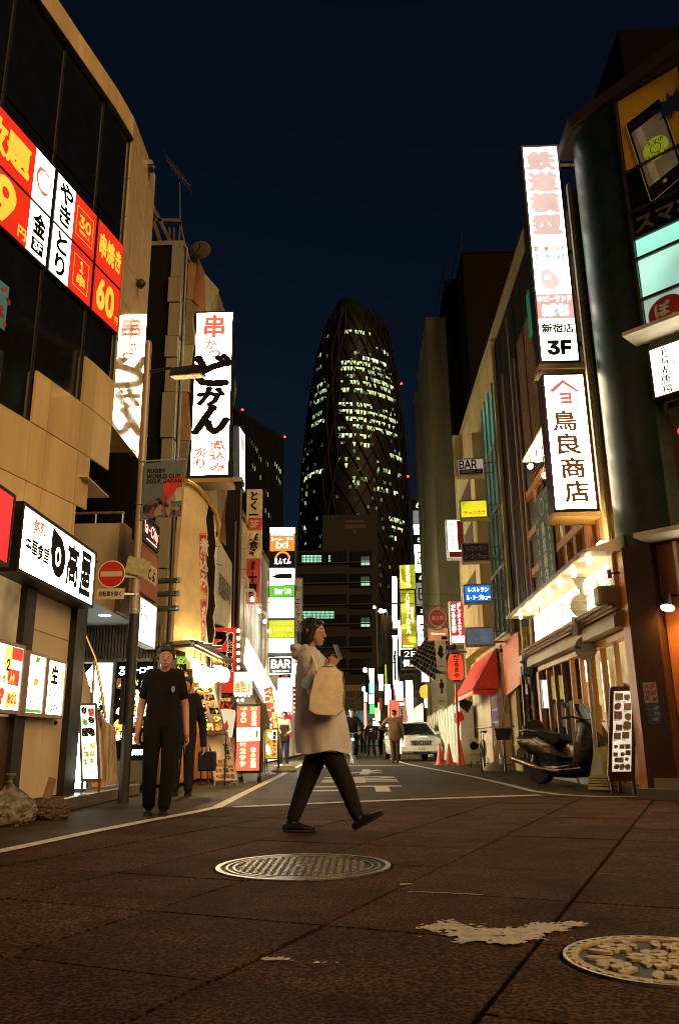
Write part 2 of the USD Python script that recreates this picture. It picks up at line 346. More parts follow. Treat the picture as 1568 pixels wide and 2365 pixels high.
# ---------------------------------------------------------------- manhole covers
IRON = M('worn_cast_iron', (.13, .12, .09), .34, metal=.75, scale=24, col2=(.34, .31, .22), det=6)
IROND = M('dirty_cast_iron', (.018, .016, .013), .6, metal=.3, scale=12)
BRASS = M('polished_cover_relief', (.20, .16, .07), .5, metal=.2, scale=30, col2=(.50, .40, .20))
def ring2(r0, r1, n=64): return Point(0, 0).buffer(r1, n).difference(Point(0, 0).buffer(r0, n))
def flat(g, x, y, z0, h):
    out = []
    for p in polys(g):
        m = trimesh.creation.extrude_polygon(p, h, engine='earcut'); m.apply_translation([x, y, z0]); out.append(m)
    return cat(out)
x, y, R = MH1
t = T('manhole_cover', 'large round iron manhole cover with raised grip studs, nearest the walking woman', 'manhole cover', (x, y, 0))
t.part('plate', flat(Point(0, 0).buffer(R, 48), x, y, -.02, .016), IROND)
t.part('frame', flat(ring2(R-.03, R), x, y, -.004, .008), IRON)
for r in (.455, .415): t.part('ring', flat(ring2(r-.014, r), x, y, -.004, .007), IRON)
k = 0
for i in range(-9, 10):
    for j in range(-9, 10):
        px_, py_ = i*.043, j*.043
        if math.hypot(px_, py_) > .385 or math.hypot(px_, py_) < .05: continue
        w, h = (.017, .0095) if (i+j) % 2 else (.0095, .017)
        t.part('stud', hexa([(x+px_+a*w*s, y+py_+b*h*s, z) for z, s in ((-.004, 1), (.004, .75)) for a, b in ((-1,-1),(1,-1),(1,1),(-1,1))]), IRON); k += 1
t.part('centre_boss', flat(ring2(.025, .045, 20), x, y, -.004, .007), IRON)
x, y, R = MH2
t = T('manhole_cover', 'ornate round manhole cover with raised flower relief at the right edge', 'manhole cover', (x, y, 0))
t.part('plate', flat(Point(0, 0).buffer(R, 48), x, y, -.02, .015), IROND)
t.part('frame', flat(ring2(R-.012, R), x, y, -.005, .009), IRON)
t.part('rim', flat(ring2(.268, .292), x, y, -.005, .009), BRASS)
for k in range(40):
    a = k*2*math.pi/40; t.part('rim_tooth', flat(affinity.rotate(sbox(.276, -.012, .304, .012), math.degrees(a), origin=(0, 0)).difference(Point(.284*math.cos(a), .284*math.sin(a)).buffer(.006)), x, y, -.005, .0095), BRASS)
def petals(n, r0, r1, w, ph, notch=.0):
    out = []
    for k in range(n):
        p = Polygon([(r0, 0), (r0+.35*(r1-r0), w), (r0+.8*(r1-r0), w*.95), (r1, w*.35), (r1-notch, 0), (r1, -w*.35), (r0+.8*(r1-r0), -w*.95), (r0+.35*(r1-r0), -w)]).buffer(.004).buffer(-.003)
        out.append(affinity.rotate(p, ph+k*360/n, origin=(0, 0)))
    return out
cl = Point(0, 0).buffer(.255, 40)
for p in petals(5, .022, .115, .044, 18, .02):
    hole = affinity.scale(p, .45, .25); t.part('petal', flat(p.difference(hole), x, y, -.005, .009), BRASS)
for k in range(5):
    c = (.19*math.cos(math.radians(54+72*k)), .19*math.sin(math.radians(54+72*k)))
    for p in petals(5, .010, .058, .021, 30*k, .01): t.part('petal', flat(affinity.translate(p, *c).intersection(cl), x, y, -.005, .009), BRASS)
    for s in (-1, 1):
        leaf = affinity.rotate(affinity.translate(affinity.scale(Point(0, 0).buffer(.03, 8), 1.5, .55), .205, 0), 18+72*k+s*13, origin=(0, 0))
        t.part('leaf', flat(leaf.difference(affinity.scale(leaf, .8, .12)).intersection(cl), x, y, -.005, .009), BRASS)
t.part('flower_centre', flat(Point(0, 0).buffer(.016), x, y, -.005, .009), BRASS)
# ================================================================ left side of the street
PRINT = {k: E('print_'+k, c, s, var=.2, scale=9) for k, c, s in (('red', (1, .10, .05), 1.0), ('orange', (1, .36, .06), 1.2), ('yellow', (1, .72, .15), 1.5), ('green', (.25, .8, .08), .8), ('brown', (.5, .2, .06), .55), ('cream', (1, .86, .6), 2.2), ('pink', (1, .45, .35), 1.3), ('blue', (.08, .35, 1), .9), ('dark', (.05, .04, .03), .25))}
def blob(r, x, y, rx, ry, n=11, k=.25):
    a = np.linspace(0, 2*np.pi, n, endpoint=False); q = 1+k*(r.random(n)-.5)
    return Polygon(np.c_[x+rx*np.cos(a)*q, y+ry*np.sin(a)*q])
def menu(t, fr, rect, seed, rows=4, cols=2, texts=True, cols_=('red', 'orange', 'yellow', 'brown', 'green', 'cream'), c=.010, bowl=False, of=None, mats=None):
    """Printed pictures of dishes and lines of small print on a poster."""
    r = np.random.default_rng(seed); a0, a1, b0, b1 = rect; mats = mats or PRINT; lim = sbox(a0, b0, a1, b1)
    g = {k: [] for k in cols_+('dark',)}; pick = lambda: cols_[r.integers(len(cols_))]
    dw, dh = (a1-a0)/cols, (b1-b0)/rows
    def put(k, p, z):
        p = p.intersection(lim)
        if p.area > 1e-6: g[k].append((p, z))
    for i in range(cols):
        for j in range(rows):
            x, y = a0+(i+.5+.3*(r.random()-.5))*dw, b0+(j+.5+.3*(r.random()-.5))*dh; k = pick(); u = .75+.6*r.random()
            if bowl or r.random() < .45: base = affinity.rotate(blob(r, x, y+.06*dh, .42*dw*u, .36*dh*u, 13, .35), 60*r.random())
            else: base = affinity.rotate(sbox(x-.44*dw*u, y-.30*dh, x+.44*dw, y+.42*dh*u), 8*(r.random()-.5))
            put(k, base, r.random()*.5)
            for q in range(9):
                m = affinity.rotate(affinity.scale(blob(r, x+(r.random()-.5)*.62*dw, y+.06*dh+(r.random()-.5)*.55*dh, min(dw, dh)*(.05+.13*r.random()), min(dw, dh)*(.04+.08*r.random()), 7, .7), 1+r.random(), 1), 180*r.random())
                put(pick(), m.intersection(base.buffer(.01)), .6+q*.12)
            if texts and r.random() < .8:
                for q in range(2):
                    x0 = x-.42*dw; w = dw*(.4+.4*r.random())
                    while w > .02:
                        e = .014+.02*r.random(); put('dark', sbox(x0, y-.46*dh+q*.07*dh, x0+e, y-.415*dh+q*.07*dh), 2); x0 += e*1.45; w -= e*1.45
    for k, L in g.items():
        if L: t.part('print', cat([m for m in (fr.poly(p, c+.0012*z) for p, z in L) if m is not None]), mats[k], of=of, kind='stuff' if len(L) > 1 else None)
# ---------------------------------------------------------------- ramen corner building: stone-clad, curved corner
STONE = [M(f'stone_cladding_{k}', (.54*q, .41*q, .215*q), .16, var=.14, scale=2.6, streak=True, coat=.35) for k, q in enumerate((.9, 1., 1.08))]
POL = M('polished_stone', (.50, .38, .20), .07, var=.08, scale=2.6, coat=.5)
DGLASS = M('dark_facade_glass', (.006, .007, .008), .06, spec=.6)
TAN = M('tan_wall_panel', (.50, .40, .26), .6, var=.1, scale=2.5, streak=True)
yk = np.array([2.0, 6.6, 7.6, 8.6, 9.2, 9.7, 10.2, 10.8, 12.3]); xk = np.array([-5.57, -4.51, -4.28, -4.05, -3.915, -3.80, -3.69, -3.60, -3.60])
XA = lambda y: np.interp(y, yk, xk)
def curved(y0, y1, z0, z1, off, th=.03):
    fo = off if callable(off) else (lambda q: off)
    ys = [y0]+[q for q in np.arange(math.ceil(y0/.35)*.35, y1, .35) if y0+.05 < q < y1-.05]+[y1]
    R = [[(XA(q)+fo(q)-th, q, z0), (XA(q)+fo(q), q, z0), (XA(q)+fo(q), q, z1), (XA(q)+fo(q)-th, q, z1)] for q in ys]
    m = rings([np.array(r) for r in R]); return m
A_ = T('ramen_building', 'beige stone clad corner building with dark glass bays and curved parapet', 'building', (-4.5, 8, 0))
PLN = lambda y: -3.57+.2309*(y-10.8)
GOFF = lambda y: min(-.05, PLN(y)-.04-XA(y))
def core(y0, y1, z0, z1):
    ys = np.linspace(y0, y1, 14); P = Polygon([(XA(q)-.50, q) for q in ys]+[(-12, y1), (-12, y0)])
    m = trimesh.creation.extrude_polygon(P, z1-z0, engine='earcut'); m.apply_translation([0, 0, z0]); return m
A_.part('structure_core', [core(2, 12.2, 5.34, 10.62), core(2, 10.95, 4.17, 5.33), core(2, 10.0, 2.95, 4.16)], M('core_render', (.2, .17, .12), .8))
A_.part('soffit', [box(-6, -3.62, 10.96, 12.2, 5.31, 5.335), box(-6, -3.62, 10.01, 10.95, 4.145, 4.168)], STONE[1])
zr = [2.97, 3.75, 4.5, 5.2, 5.9, 6.62, 7.34, 8.06, 8.78, 9.5, 10.25, 10.70]
yc = [2.0, 3.0, 4.0, 5.0, 6.0, 6.9, 7.2, 7.95, 8.25, 8.94, 9.25, 9.94, 10.25, 10.79, 11.15, 11.65, 12.22]
for i in range(len(zr)-1):
    z0, z1 = zr[i], zr[i+1]
    for j in range(len(yc)-1):
        y0, y1 = yc[j], yc[j+1]
        if z1 <= 4.2 and y0 >= 9.94: y1 = min(y1, 10.0)
        if z1 <= 5.25 and y1 > 10.95: continue
        if z0 < 4.2 and y0 >= 10.0: continue
        if y1-y0 < .05: continue
        dark = (y1 <= 10.80 and 5.85 < z0 and z1 < 10.3) or (y1 <= 9.95 and z0 > 5.15 and z1 < 10.3) or (y1 <= 8.95 and z0 > 4.45 and z1 < 10.3)
        if dark: continue
        A_.part('wall_tile', curved(y0+.007, y1-.007, z0+.007, z1-.007, rng.uniform(-.003, .003) if y0 < 10.7 else 0), STONE[rng.integers(3)] if y0 < 10.7 else POL)
for j, (y0, y1, zb) in enumerate([(9.95, 10.78, 5.92), (8.95, 9.93, 5.22), (7.9, 8.93, 4.52), (6.9, 7.88, 4.52), (5.6, 6.88, 4.52)]):
    for z0, z1 in ((zb, 6.6), (6.62, 8.42), (8.44, 10.23)):
        A_.part('glass_panel', curved(y0, y1, z0, z1, GOFF, .02), DGLASS)
    A_.part('glass_frame', [curved(y1, y1+.02, zb, 10.24, lambda q: GOFF(q)+.02, .03), curved(y0, y1, zb-.03, zb, -.02, .08)], DK)
A_.part('parapet_trim', curved(2, 10.80, 10.235, 10.275, .02, .12), DK)
# ground floor shop front, flat along the street
A_.part('shop_wall', box(-8, -3.56, 2, 9.86, 0, 2.95), M('shop_core', (.08, .06, .05), .8))
A_.part('shop_ledge', [box(-4.9, -3.35, 3.0, 9.9, 2.93, 2.965)], DK)
for z0, z1, spl in ((.16, 1.02, 8.93), (1.02, 1.9, None), (1.9, 2.34, None)):
    for y0, y1 in ([(8.36, spl), (spl, 9.5)] if spl else [(8.36, 9.5)]):
        A_.part('wall_panel', box(-3.56, -3.50, y0+.004, y1-.004, z0+.004, z1-.004), TAN)
A_.part('pillar', box(-3.57, -3.42, 9.5, 9.86, .15, 3.0), BLK)
A_.part('pillar', box(-3.57, -3.46, 8.1, 8.355, .15, 2.4), BLK)
A_.part('lower_panel', box(-3.56, -3.51, 6.3, 8.1, .15, .98), M('dark_brown_panel', (.06, .03, .02), .4))
A_.part('shop_window', box(-3.555, -3.53, 6.3, 8.1, .98, 2.4), E('lit_window_warm', (1, .62, .25), .30, var=.6, scale=2.2))
A_.part('wall_socket', [ball((-3.49, 9.27, .95), .025, 1)], BLK)
A_.part('canopy_board', box(-3.57, -3.38, 6, 9.86, 2.36, 2.95), BLK)
A_.part('step', bbox(-3.55, -3.27, 5.5, 12.2, 0, .15, .012), M('dark_granite', (.10, .09, .08), .3, scale=40))
A_.part('step', bbox(-8, -3.56, 9.87, 13.0, 0, .16, .01), M('dark_granite2', (.13, .12, .10), .35, scale=40))
for z, y in ((10.45, 11.73), (8.0, 11.5)):
    t = T('security_camera', ('small dark dome camera high on the beige wall, at the parapet' if z > 9 else 'small dark dome camera on the beige wall above the reflected sign'), 'camera', (-3.6, y, z))
    t.part('bracket', box(-3.605, -3.52, y-.05, y+.05, z+.06, z+.15), GREY)
    t.part('dome', ball((-3.52, y, z), .075, 2, (1, 1, 1.1)), BLK, smooth=True)
# sign band on the dark glass
P1 = VA(-3.57, 10.8, 13)
def band(name, label, x0, x1, ys, face, words=(), row=0):
    """A lit panel between two photo columns; ys = the four corner rows."""
    a0 = P1.at(x0, ys[0])[0]; a1 = P1.at(x1, ys[1])[0]
    b0, b1 = (7.42, 8.15) if row else (6.67, 7.38)
    return a0, a1, b0, b1
RF, YF, WF = RED_LIT, E('lit_yellow_letters', (1, .60, .05), 1.15), E('lit_panel_white', (1, .93, .74), 2.6)
rows = ((7.42, 8.17), (6.67, 7.38))
cols = [(-2.98, -2.38, 'r'), (-2.37, -1.93, 'w'), (-1.86, -1.48, 'w'), (-1.47, -.90, 'r'), (-.84, -.12, 'r')]
first = -4.9
panels = [('放題 (all you can eat)', [(first, -2.33, RF), (-2.33, -1.92, WF)]), ('', [(-1.84, -1.42, WF), (-1.42, -.87, RF)]), ('', [(-.81, -.10, RF)])]
names = [['lit red and white all-you-can-eat panel with a ring emblem, upper row at left edge', 'lit red price panel with a big yellow 9 and white 3F strip, lower row'],
         ['lit panel with black kana on white beside a red 30 square, upper row', 'lit panel with black kana on white beside a red square, lower row'],
         ['lit red skewer panel with yellow characters, upper row at the building corner', 'lit red panel with a big yellow 60, lower row at the corner']]
for ci, (_, cells) in enumerate(panels):
    for ri, (b0, b1) in enumerate(rows):
        a0, a1 = cells[0][0], cells[-1][1]
        t = T('facade_sign_panel', names[ci][ri], 'sign', P1.P((a0+a1)/2, b0), 'lit panels of the band on the dark glass')
        t.part('casing', P1.box(a0-.02, a1+.02, b0-.02, b1+.02, -.16, -.004), BLK)
        for c0, c1, m in cells: t.part('face', P1.quad(c0, c1, b0, b1, .002), m)
        t.ri = ri; bm, bh = (b0+b1)/2, b1-b0
        if ci == 0 and ri == 0:
            t.fitted(P1, '放題', -3.35, -2.42, b0+.13, b1-.13, YF, bold=4)
            ring = Point(-2.125, bm).buffer(.17, 20); ring = wear(affinity.scale(ring, .9, 1.1), .03, 2).difference(wear(affinity.scale(ring, .75, .92), .03, 5))
            t.part('emblem', P1.poly(ring, .008), RED_INK)
        elif ci == 0:
            t.fitted(P1, '9', -3.0, -2.60, b0+.05, b1-.04, YF, bold=5); t.fitted(P1, '円', -2.52, -2.36, b0+.05, b0+.22, YF, bold=3)
            t.fitted(P1, '金', -2.25, -2.0, b0+.30, b1-.08, INK, bold=4); t.part('label_plate', P1.quad(-2.24, -2.0, b0+.06, b0+.25, .006), INK); t.fitted(P1, '3F', -2.21, -2.03, b0+.09, b0+.22, WF, bold=4)
        elif ci == 1 and ri == 0:
            t.text(P1, 'やき', -1.63, bm, .34, INK, vert=True, bold=3); t.fitted(P1, '30', -1.30, -1.0, bm-.08, bm+.12, YF, bold=4); t.fitted(P1, '種類以上', -1.28, -1.02, bm-.17, bm-.11, YF, bold=1)
            t.part('outline', P1.poly(sbox(-1.36, bm-.24, -.94, bm+.22).difference(sbox(-1.35, bm-.23, -.95, bm+.21)), .008), YF)
        elif ci == 1:
            t.text(P1, 'とり', -1.63, bm, .34, INK, vert=True, bold=3); t.fitted(P1, '1', -1.19, -1.10, bm+.02, bm+.20, YF, bold=4); t.fitted(P1, '串', -1.25, -1.04, bm-.19, bm-.01, YF, bold=3)
            t.part('outline', P1.poly(sbox(-1.33, bm-.25, -.96, bm+.24).difference(sbox(-1.32, bm-.24, -.97, bm+.23)), .008), YF)
        elif ri == 0: t.fitted(P1, '串焼き', -.76, -.15, b0+.18, b1-.16, YF, bold=4)
        else: t.fitted(P1, '60', -.74, -.26, b0+.10, b1-.10, YF, bold=6); t.fitted(P1, '円', -.22, -.13, b0+.10, b0+.22, YF, bold=2)
t = T('window_display', 'lit window with red and green flower pattern low in the dark glass', 'window display', P1.P(-2.75, 5.4))
t.part('pane', P1.quad(-3.2, -2.52, 5.42, 6.0, -.01), E('window_green', (.35, .75, .5), .16)); r_ = np.random.default_rng(5)
t.part('print', cat([P1.poly(blob(r_, -3.2+.68*r_.random(), 5.42+.58*r_.random(), .04, .04, 7, .7), .004) for _ in range(40)]), M('window_flower', (.30, .05, .04), .5), kind='stuff')
t = T('neon_sign', 'dim red neon lettering in the dark window at the left edge', 'neon sign', P1.P(-2.9, 4.6))
t.part('board', P1.box(-3.6, -2.5, 4.55, 5.15, -.01, .002), BLK); t.text(P1, 'n-City', -2.85, 4.80, .22, E('neon_dim_red', (1, .10, .04), .5), bold=0, c=.008); t.part('lamp', P1.quad(-2.9, -2.72, 5.0, 5.11, .006), PRINT['brown'])
# ramen shop sign boxes, parallel to the street
S33 = SL(-3.28)
t = lightbox('shop_sign', 'red lit sign box left of the white ramen sign', S33, (4.4, 7.18, 2.30, 3.0), .2, E('lit_red_sign', (1, .05, .045), 1.05), BLK, .03)
t = lightbox('shop_sign', 'long white ramen restaurant sign with black brush characters', S33, (7.36, 9.58, 2.30, 3.0), .22, E('lit_sign_white', (1, .88, .66), 5.5), BLK, .035)
drop = Polygon([(8.17, 2.93), (8.28, 2.90), (8.42, 2.87), (8.53, 2.76), (8.56, 2.66), (8.52, 2.53), (8.42, 2.46), (8.30, 2.47), (8.20, 2.55), (8.15, 2.70), (8.15, 2.85)]).buffer(.015); eye = affinity.scale(Point(8.35, 2.665).buffer(.085, 14), 1, 1.25); t.part('lettering', S33.poly(drop.difference(eye), .012), INK); t.part('lettering', S33.poly(affinity.scale(Point(8.35, 2.66).buffer(.042, 10), 1, 1.5), .012), INK); t.fitted(S33, '高', 8.62, 8.98, 2.43, 2.92, INK, bold=3); t.fitted(S33, '屋', 9.05, 9.42, 2.385, 2.92, INK, bold=3)
t.fitted(S33, '中華食堂', 7.50, 8.10, 2.52, 2.70, INK, bold=3); t.fitted(S33, '熱烈', 7.66, 7.96, 2.74, 2.92, RED_INK, bold=3)
t.fitted(S33, 'RAMEN', 8.28, 8.62, 2.375, 2.44, INK, bold=0); t.fitted(S33, 'HIDAKAYA', 8.70, 9.28, 2.375, 2.44, INK, bold=0)
# lit menu cases
S34 = SL(-3.40)
for k, (y0, y1, z0, z1, lab) in enumerate(((7.38, 8.02, 1.0, 1.67, 'lit menu case with bowls and red price, left of the black pillar'), (8.12, 8.62, .99, 1.64, 'pale lit menu case with one noodle bowl, left of the beer poster'), (8.64, 9.20, .99, 1.63, 'lit menu case with black beer lettering, beside the black pillar'))):
    t = lightbox('menu_case', lab, S34, (y0, y1, z0, z1), .10, E('lit_menu_white', (1, .90, .66), 3.4), M('mauve_aluminium', (.30, .24, .22), .4), .035, 'lit menu cases on the ramen shop wall')
    if k == 0:
        t.part('print', S34.quad(y0+.35, y1-.04, z1-.16, z1-.04, .008), PRINT['red']); t.part('print', [S34.quad(y0+.2, y0+.36, z0+.3, z1-.05, .008)], PRINT['yellow'])
        t.text(S34, '2', y0+.28, z0+.45, .14, INK, bold=3); t.text(S34, '622', y1-.2, z0+.14, .11, PRINT['red'], bold=3); menu(t, S34, (y0+.05, y1-.05, z0+.05, z0+.42), 3, 2, 2, cols_=('red', 'yellow', 'green', 'orange', 'cream'))
    elif k == 1:
        t.part('print', S34.quad(y0+.05, y1-.05, z0+.04, z0+.07, .008), PRINT['green']); t.part('print', S34.poly(Point((y0+y1)/2, z0+.33).buffer(.14).difference(Point((y0+y1)/2, z0+.33).buffer(.12)), .008), PRINT['cream'])
        menu(t, S34, ((y0+y1)/2-.06, (y0+y1)/2+.06, z0+.28, z0+.38), 8, 1, 1, False); t.text(S34, '473', y0+.15, z0+.12, .08, PRINT['red'], bold=2); t.text(S34, '冷し中華麺', (y0+y1)/2, z0+.52, .06, PRINT['pink'], bold=0)
        t.part('print', S34.quad(y0+.2, y1-.2, z1-.10, z1-.045, .008), PRINT['green'])
    else:
        t.text(S34, '生', y0+.22, z0+.46, .20, INK, bold=4); t.text(S34, 'ビール', (y0+y1)/2, z0+.28, .13, E('print_violet', (.35, .28, .8), .9), bold=1); t.text(S34, '264', (y0+y1)/2, z0+.13, .12, PRINT['blue'], bold=3); t.part('print', S34.quad(y1-.12, y1-.05, z0+.38, z0+.52, .008), PRINT['yellow'])
# ---------------------------------------------------------------- stair recess beside the ramen shop
W_ = T('stair_recess', 'recess with cream landing, white soffit and corrugated back wall', 'stair entrance', (-4.2, 12.9, .16))
W_.part('landing_front', box(-6, -3.70, 11.8, 11.9, 2.62, 4.0), CREAM); W_.part('landing_side', box(-3.70, -3.62, 11.8, 13.2, 2.62, 4.0), M('brown_trim', (.22, .15, .08), .5))
W_.part('soffit', box(-6, -3.70, 10.2, 13.2, 2.60, 2.615), M('white_soffit', (.6, .6, .54), .6))
W_.part('railing', [bar((-6, 11.85, 4.18), (-3.66, 11.85, 4.18), .022), bar((-3.68, 11.85, 4.0), (-3.68, 11.85, 4.18), .018), bar((-4.1, 11.85, 4.0), (-4.1, 11.85, 4.18), .015)], STEEL)
for y in (10.95, 12.0):
    W_.part('downlight', lathe([(.0, 2.594), (.085, 2.594), (.085, 2.599)], (-4.02+.12*(y > 11), y, 0), 20), E('downlight', (1, .9, .62), 22))
CORR = M('corrugated_grey', (.20, .19, .15), .55, metal=.2)
W_.part('back_wall', box(-7, -3.32, 13.15, 13.2, .1, 2.6), M('back_wall', (.25, .25, .21), .7))
for k in range(26): W_.part('corrugation', box(-4.62+k*.052, -4.62+k*.052+.028, 13.10, 13.15, 2.06, 2.6), CORR)
W_.part('frame_beam', box(-4.75, -3.2, 13.06, 13.15, 2.0, 2.055), STEEL); W_.part('base_wall', box(-4.75, -3.2, 13.06, 13.14, .1, .46), M('grey_base', (.2, .2, .17), .6))
for x in (-4.02, -3.30): W_.part('mullion', box(x-.025, x+.025, 13.06, 13.14, .46, 2.0), STEEL)
W_.part('side_slats', [box(-5.2, -5.1, 11.9+.16*0, 13, 2.1+.075*k, 2.1+.075*k+.06) for k in range(6)], WHT)
YB = FY(13.05)
t = T('backlit_poster', 'white and green backlit food poster behind the stair rail', 'poster', (-4.3, 13.05, .5)); t.part('face', YB.quad(-4.68, -4.06, 1.0, 1.98, 0), E('poster_white', (.85, 1, .95), 4.5))
t.part('print', [YB.poly(Polygon([(-4.68, 1.98), (-4.36, 1.98), (-4.55, 1.75), (-4.68, 1.6)]), .006)], INK); menu(t, YB, (-4.6, -4.12, 1.0, 1.5), 4, 3, 3, False, ('green', 'green', 'dark', 'cream')); t.text(YB, 'よだれ鶏', -4.4, 1.30, .16, INK, vert=True, bold=3)
t = T('backlit_poster', 'black backlit 3F izakaya poster with food pictures behind the pole', 'poster', (-3.66, 13.05, .5)); t.part('face', YB.quad(-3.98, -3.34, .5, 1.98, 0), INK)
t.text(YB, '3F', -3.84, 1.85, .17, W_LIT, bold=3); t.text(YB, '一口酒', -3.55, 1.86, .12, W_LIT, bold=3); menu(t, YB, (-3.97, -3.35, .68, 1.74), 12, 5, 3, False, ('cream', 'orange', 'yellow', 'cream', 'brown'), bowl=True); t.text(YB, 'け。', -3.55, 1.28, .24, W_LIT, vert=True, bold=3); t.fitted(YB, '居酒屋', -3.66, -3.42, .54, .63, W_LIT, bold=3)
YS = FY(11.05)
t = T('staircase', 'tan stair stringer with two thin handrail posts', 'staircase', (-3.9, 11.05, .16))
pp = [YS.at(*q) for q in ((171, 1524), (189, 1529), (232, 1690), (236, 1800), (150, 1800), (160, 1600))]; t.part('stringer', YS.poly(Polygon(pp), -.04, .04), TAN)
for q, r in (((186, 1440), (183, 1528)), ((221, 1522), (215, 1640))): t.part('post', bar(YS.P(*YS.at(*q), .05), YS.P(*YS.at(*r), .05), .016), M('brass_rail', (.5, .36, .18), .3, metal=.8))
t.part('handrail', tube([YS.P(*YS.at(*q), .05) for q in ((187, 1436), (205, 1480), (223, 1522), (236, 1590), (247, 1660))], .018), MATS['brass_rail'])
for k in range(5): t.part('tread', box(-4.9+.12*k, -3.95, 11.1+.28*k, 11.4+.28*k, .16+.17*k, .33+.17*k), MATS['dark_granite2'])
Y10 = FY(10.25)
a0, a1, b0, b1 = Y10.R(148, 1694, 192, 1832)
t = T('floor_light_box', 'plain white glowing floor sign beside the black pillar', 'light box', (-3.6, 10.25, .15)); t.part('face', Y10.box(a0, a1, .19, b1, -.08, 0), E('floor_white', (.85, 1, .96), 4)); t.part('base', Y10.box(a0-.02, a1+.02, .155, .19, -.10, .02), ALU)
def aboard(name, label, quadpx, y, lean, face, fmat, frame=.025, legs=True, group=None, zfoot=0.):
    """A leaning board: photo corners (top-left, top-right, bottom-left, bottom-right) on a plane tilted back."""
    fr = FY(y); pts = [fr.at(*q) for q in quadpx]; (a0, b1), (a1, b1b), (c0, b0), (c1, b0b) = pts
    b1 = (b1+b1b)/2; b0 = (b0+b0b)/2
    o = np.array([(c0+c1)/2, y, b0]); top = np.array([(a0+a1)/2, y+lean, b1])
    v = (top-o)/np.linalg.norm(top-o); u = np.array([1, (c1-c0) and 0., 0]); n = np.cross(u, v); 
    if n[1] > 0: n = -n
    f = Fr(o, n, v); f.u = u/np.linalg.norm(u); L = np.linalg.norm(top-o); w = (abs(a1-a0)+abs(c1-c0))/2
    t = T(name, label, 'sign board', (o[0], y, zfoot), group)
    t.part('panel', f.box(-w/2, w/2, 0, L, -.03, 0), face)
    for r in ((-w/2-frame, -w/2, 0, L), (w/2, w/2+frame, 0, L), (-w/2-frame, w/2+frame, L, L+frame), (-w/2-frame, w/2+frame, -frame, 0)): t.part('frame', f.box(*r, -.035, .008), fmat)
    if legs:
        for s in (-1, 1):
            p = f.P(s*(w/2+.0), L, -.04); q = np.array([p[0], y+.42+lean, zfoot+.01]); t.part('leg', sq(p, q, .022), fmat)
            p2 = f.P(s*(w/2+.012), -frame, -.015); t.part('leg', sq(p2, (p2[0], p2[1]-.01, zfoot+.005), .022), fmat)
    t.f, t.w, t.L = f, w, L
    return t
t = aboard('menu_board', 'tall lit cocktail menu board leaning by the stairs', ((172, 1625), (206, 1630), (192, 1803), (226, 1797)), 10.1, .22, E('board_white', (.92, 1, .85), 2.4), M('brown_wood', (.16, .09, .04), .5), zfoot=.15)
menu(t, t.f, (-t.w/2+.01, t.w/2-.01, .03, t.L*.5), 21, 4, 2, True, ('green', 'yellow', 'cream', 'orange', 'cream')); menu(t, t.f, (-t.w/2+.01, t.w/2-.01, t.L*.55, t.L-.02), 22, 3, 2, True, ('dark', 'dark', 'green', 'red', 'dark'))
# timber slab
pts = []; YT = FY(11.2); q0 = [YT.at(*q) for q in ((198, 1648), (230, 1645), (243, 1668), (262, 1680), (268, 1812), (215, 1820), (200, 1740))]
m = YT.poly(Polygon(q0), -.09, .09); m = m.subdivide_to_size(.05); v = m.vertices; v[:, 1] -= .05*meshkit.fbm(v*np.array([22, 3, 1.6]), 4, 3)*(v[:, 1] < 11.25); 
one('timber_slab', TM(v, m.faces), M('lit_bark', (.10, .045, .015), .3, scale=14, col2=(.55, .33, .12), streak=True, bump=.6), 'upright brown timber slab leaning beside the menu board', 'timber slab')
t = T('small_flame_lamp', 'small amber lamp glowing at the foot of the timber slab', 'lamp', (-3.72, 11.0, .16)); t.part('base', bbox(-3.78, -3.66, 10.98, 11.08, .16, .2), BLK); t.part('bulb', ball((-3.72, 11.03, .26), .045, 2), E('amber_lamp', (1, .5, .1), 14), smooth=True)
# sign boxes hanging over the stair recess
S32 = SL(-3.22)
t = lightbox('neon_sign', 'black sign box with pink neon lettering behind the street pole', S32, (11.35, 12.30, 3.62, 4.05), .15, BLK, DK, .02, cat_='neon sign'); t.text(S32, 'la-City', 11.86, 3.84, .24, E('neon_pink', (1, .30, .22), 5), bold=0); t.part('underline', S32.box(11.6, 12.2, 3.69, 3.70, .004, .014), E('neon_pink', (1, .3, .22), 5))
t = lightbox('projecting_sign', 'brown and cream unlit sign box behind the street pole', S32, (11.35, 12.36, 2.84, 3.58), .15, M('brown_sign', (.30, .09, .035), .4), RUST, .02); t.part('stripe', S32.quad(11.4, 12.3, 3.08, 3.36, .008), M('cream_sign', (.6, .5, .32), .5)); t.text(S32, 'にとよ', 11.86, 3.22, .24, INK, bold=3)
t = lightbox('projecting_sign', 'white lit 500 price sign box under the brown sign', S32, (11.42, 12.40, 2.12, 2.78), .14, E('lit_pale', (.95, 1, .86), 2.0), STEEL, .015); t.text(S32, '500-', 11.75, 2.60, .22, M('thin_olive_ink', (.2, .18, .08), .5), bold=0); t.text(S32, 'darts', 11.75, 2.33, .15, MATS['thin_olive_ink'], bold=0)
t = T('tube_lamp_rack', 'three horizontal dark tube lamps sticking out beside the pole', 'lamp rack', (-3.45, 12.8, 2.8))
for z in (3.27, 3.05, 2.81): t.part('tube', tube([(-3.55, 12.8, z), (-2.97, 12.78, z+.01)], .047, 14), M('green_glass_tube', (.05, .055, .04), .12, spec=.8), smooth=30); t.part('end_cap', tube([(-3.0, 12.785, z+.009), (-2.95, 12.78, z+.01)], .05, 14), ALU)
t.part('post', sq((-3.5, 12.85, 2.1), (-3.5, 12.85, 3.5), .06), DK)
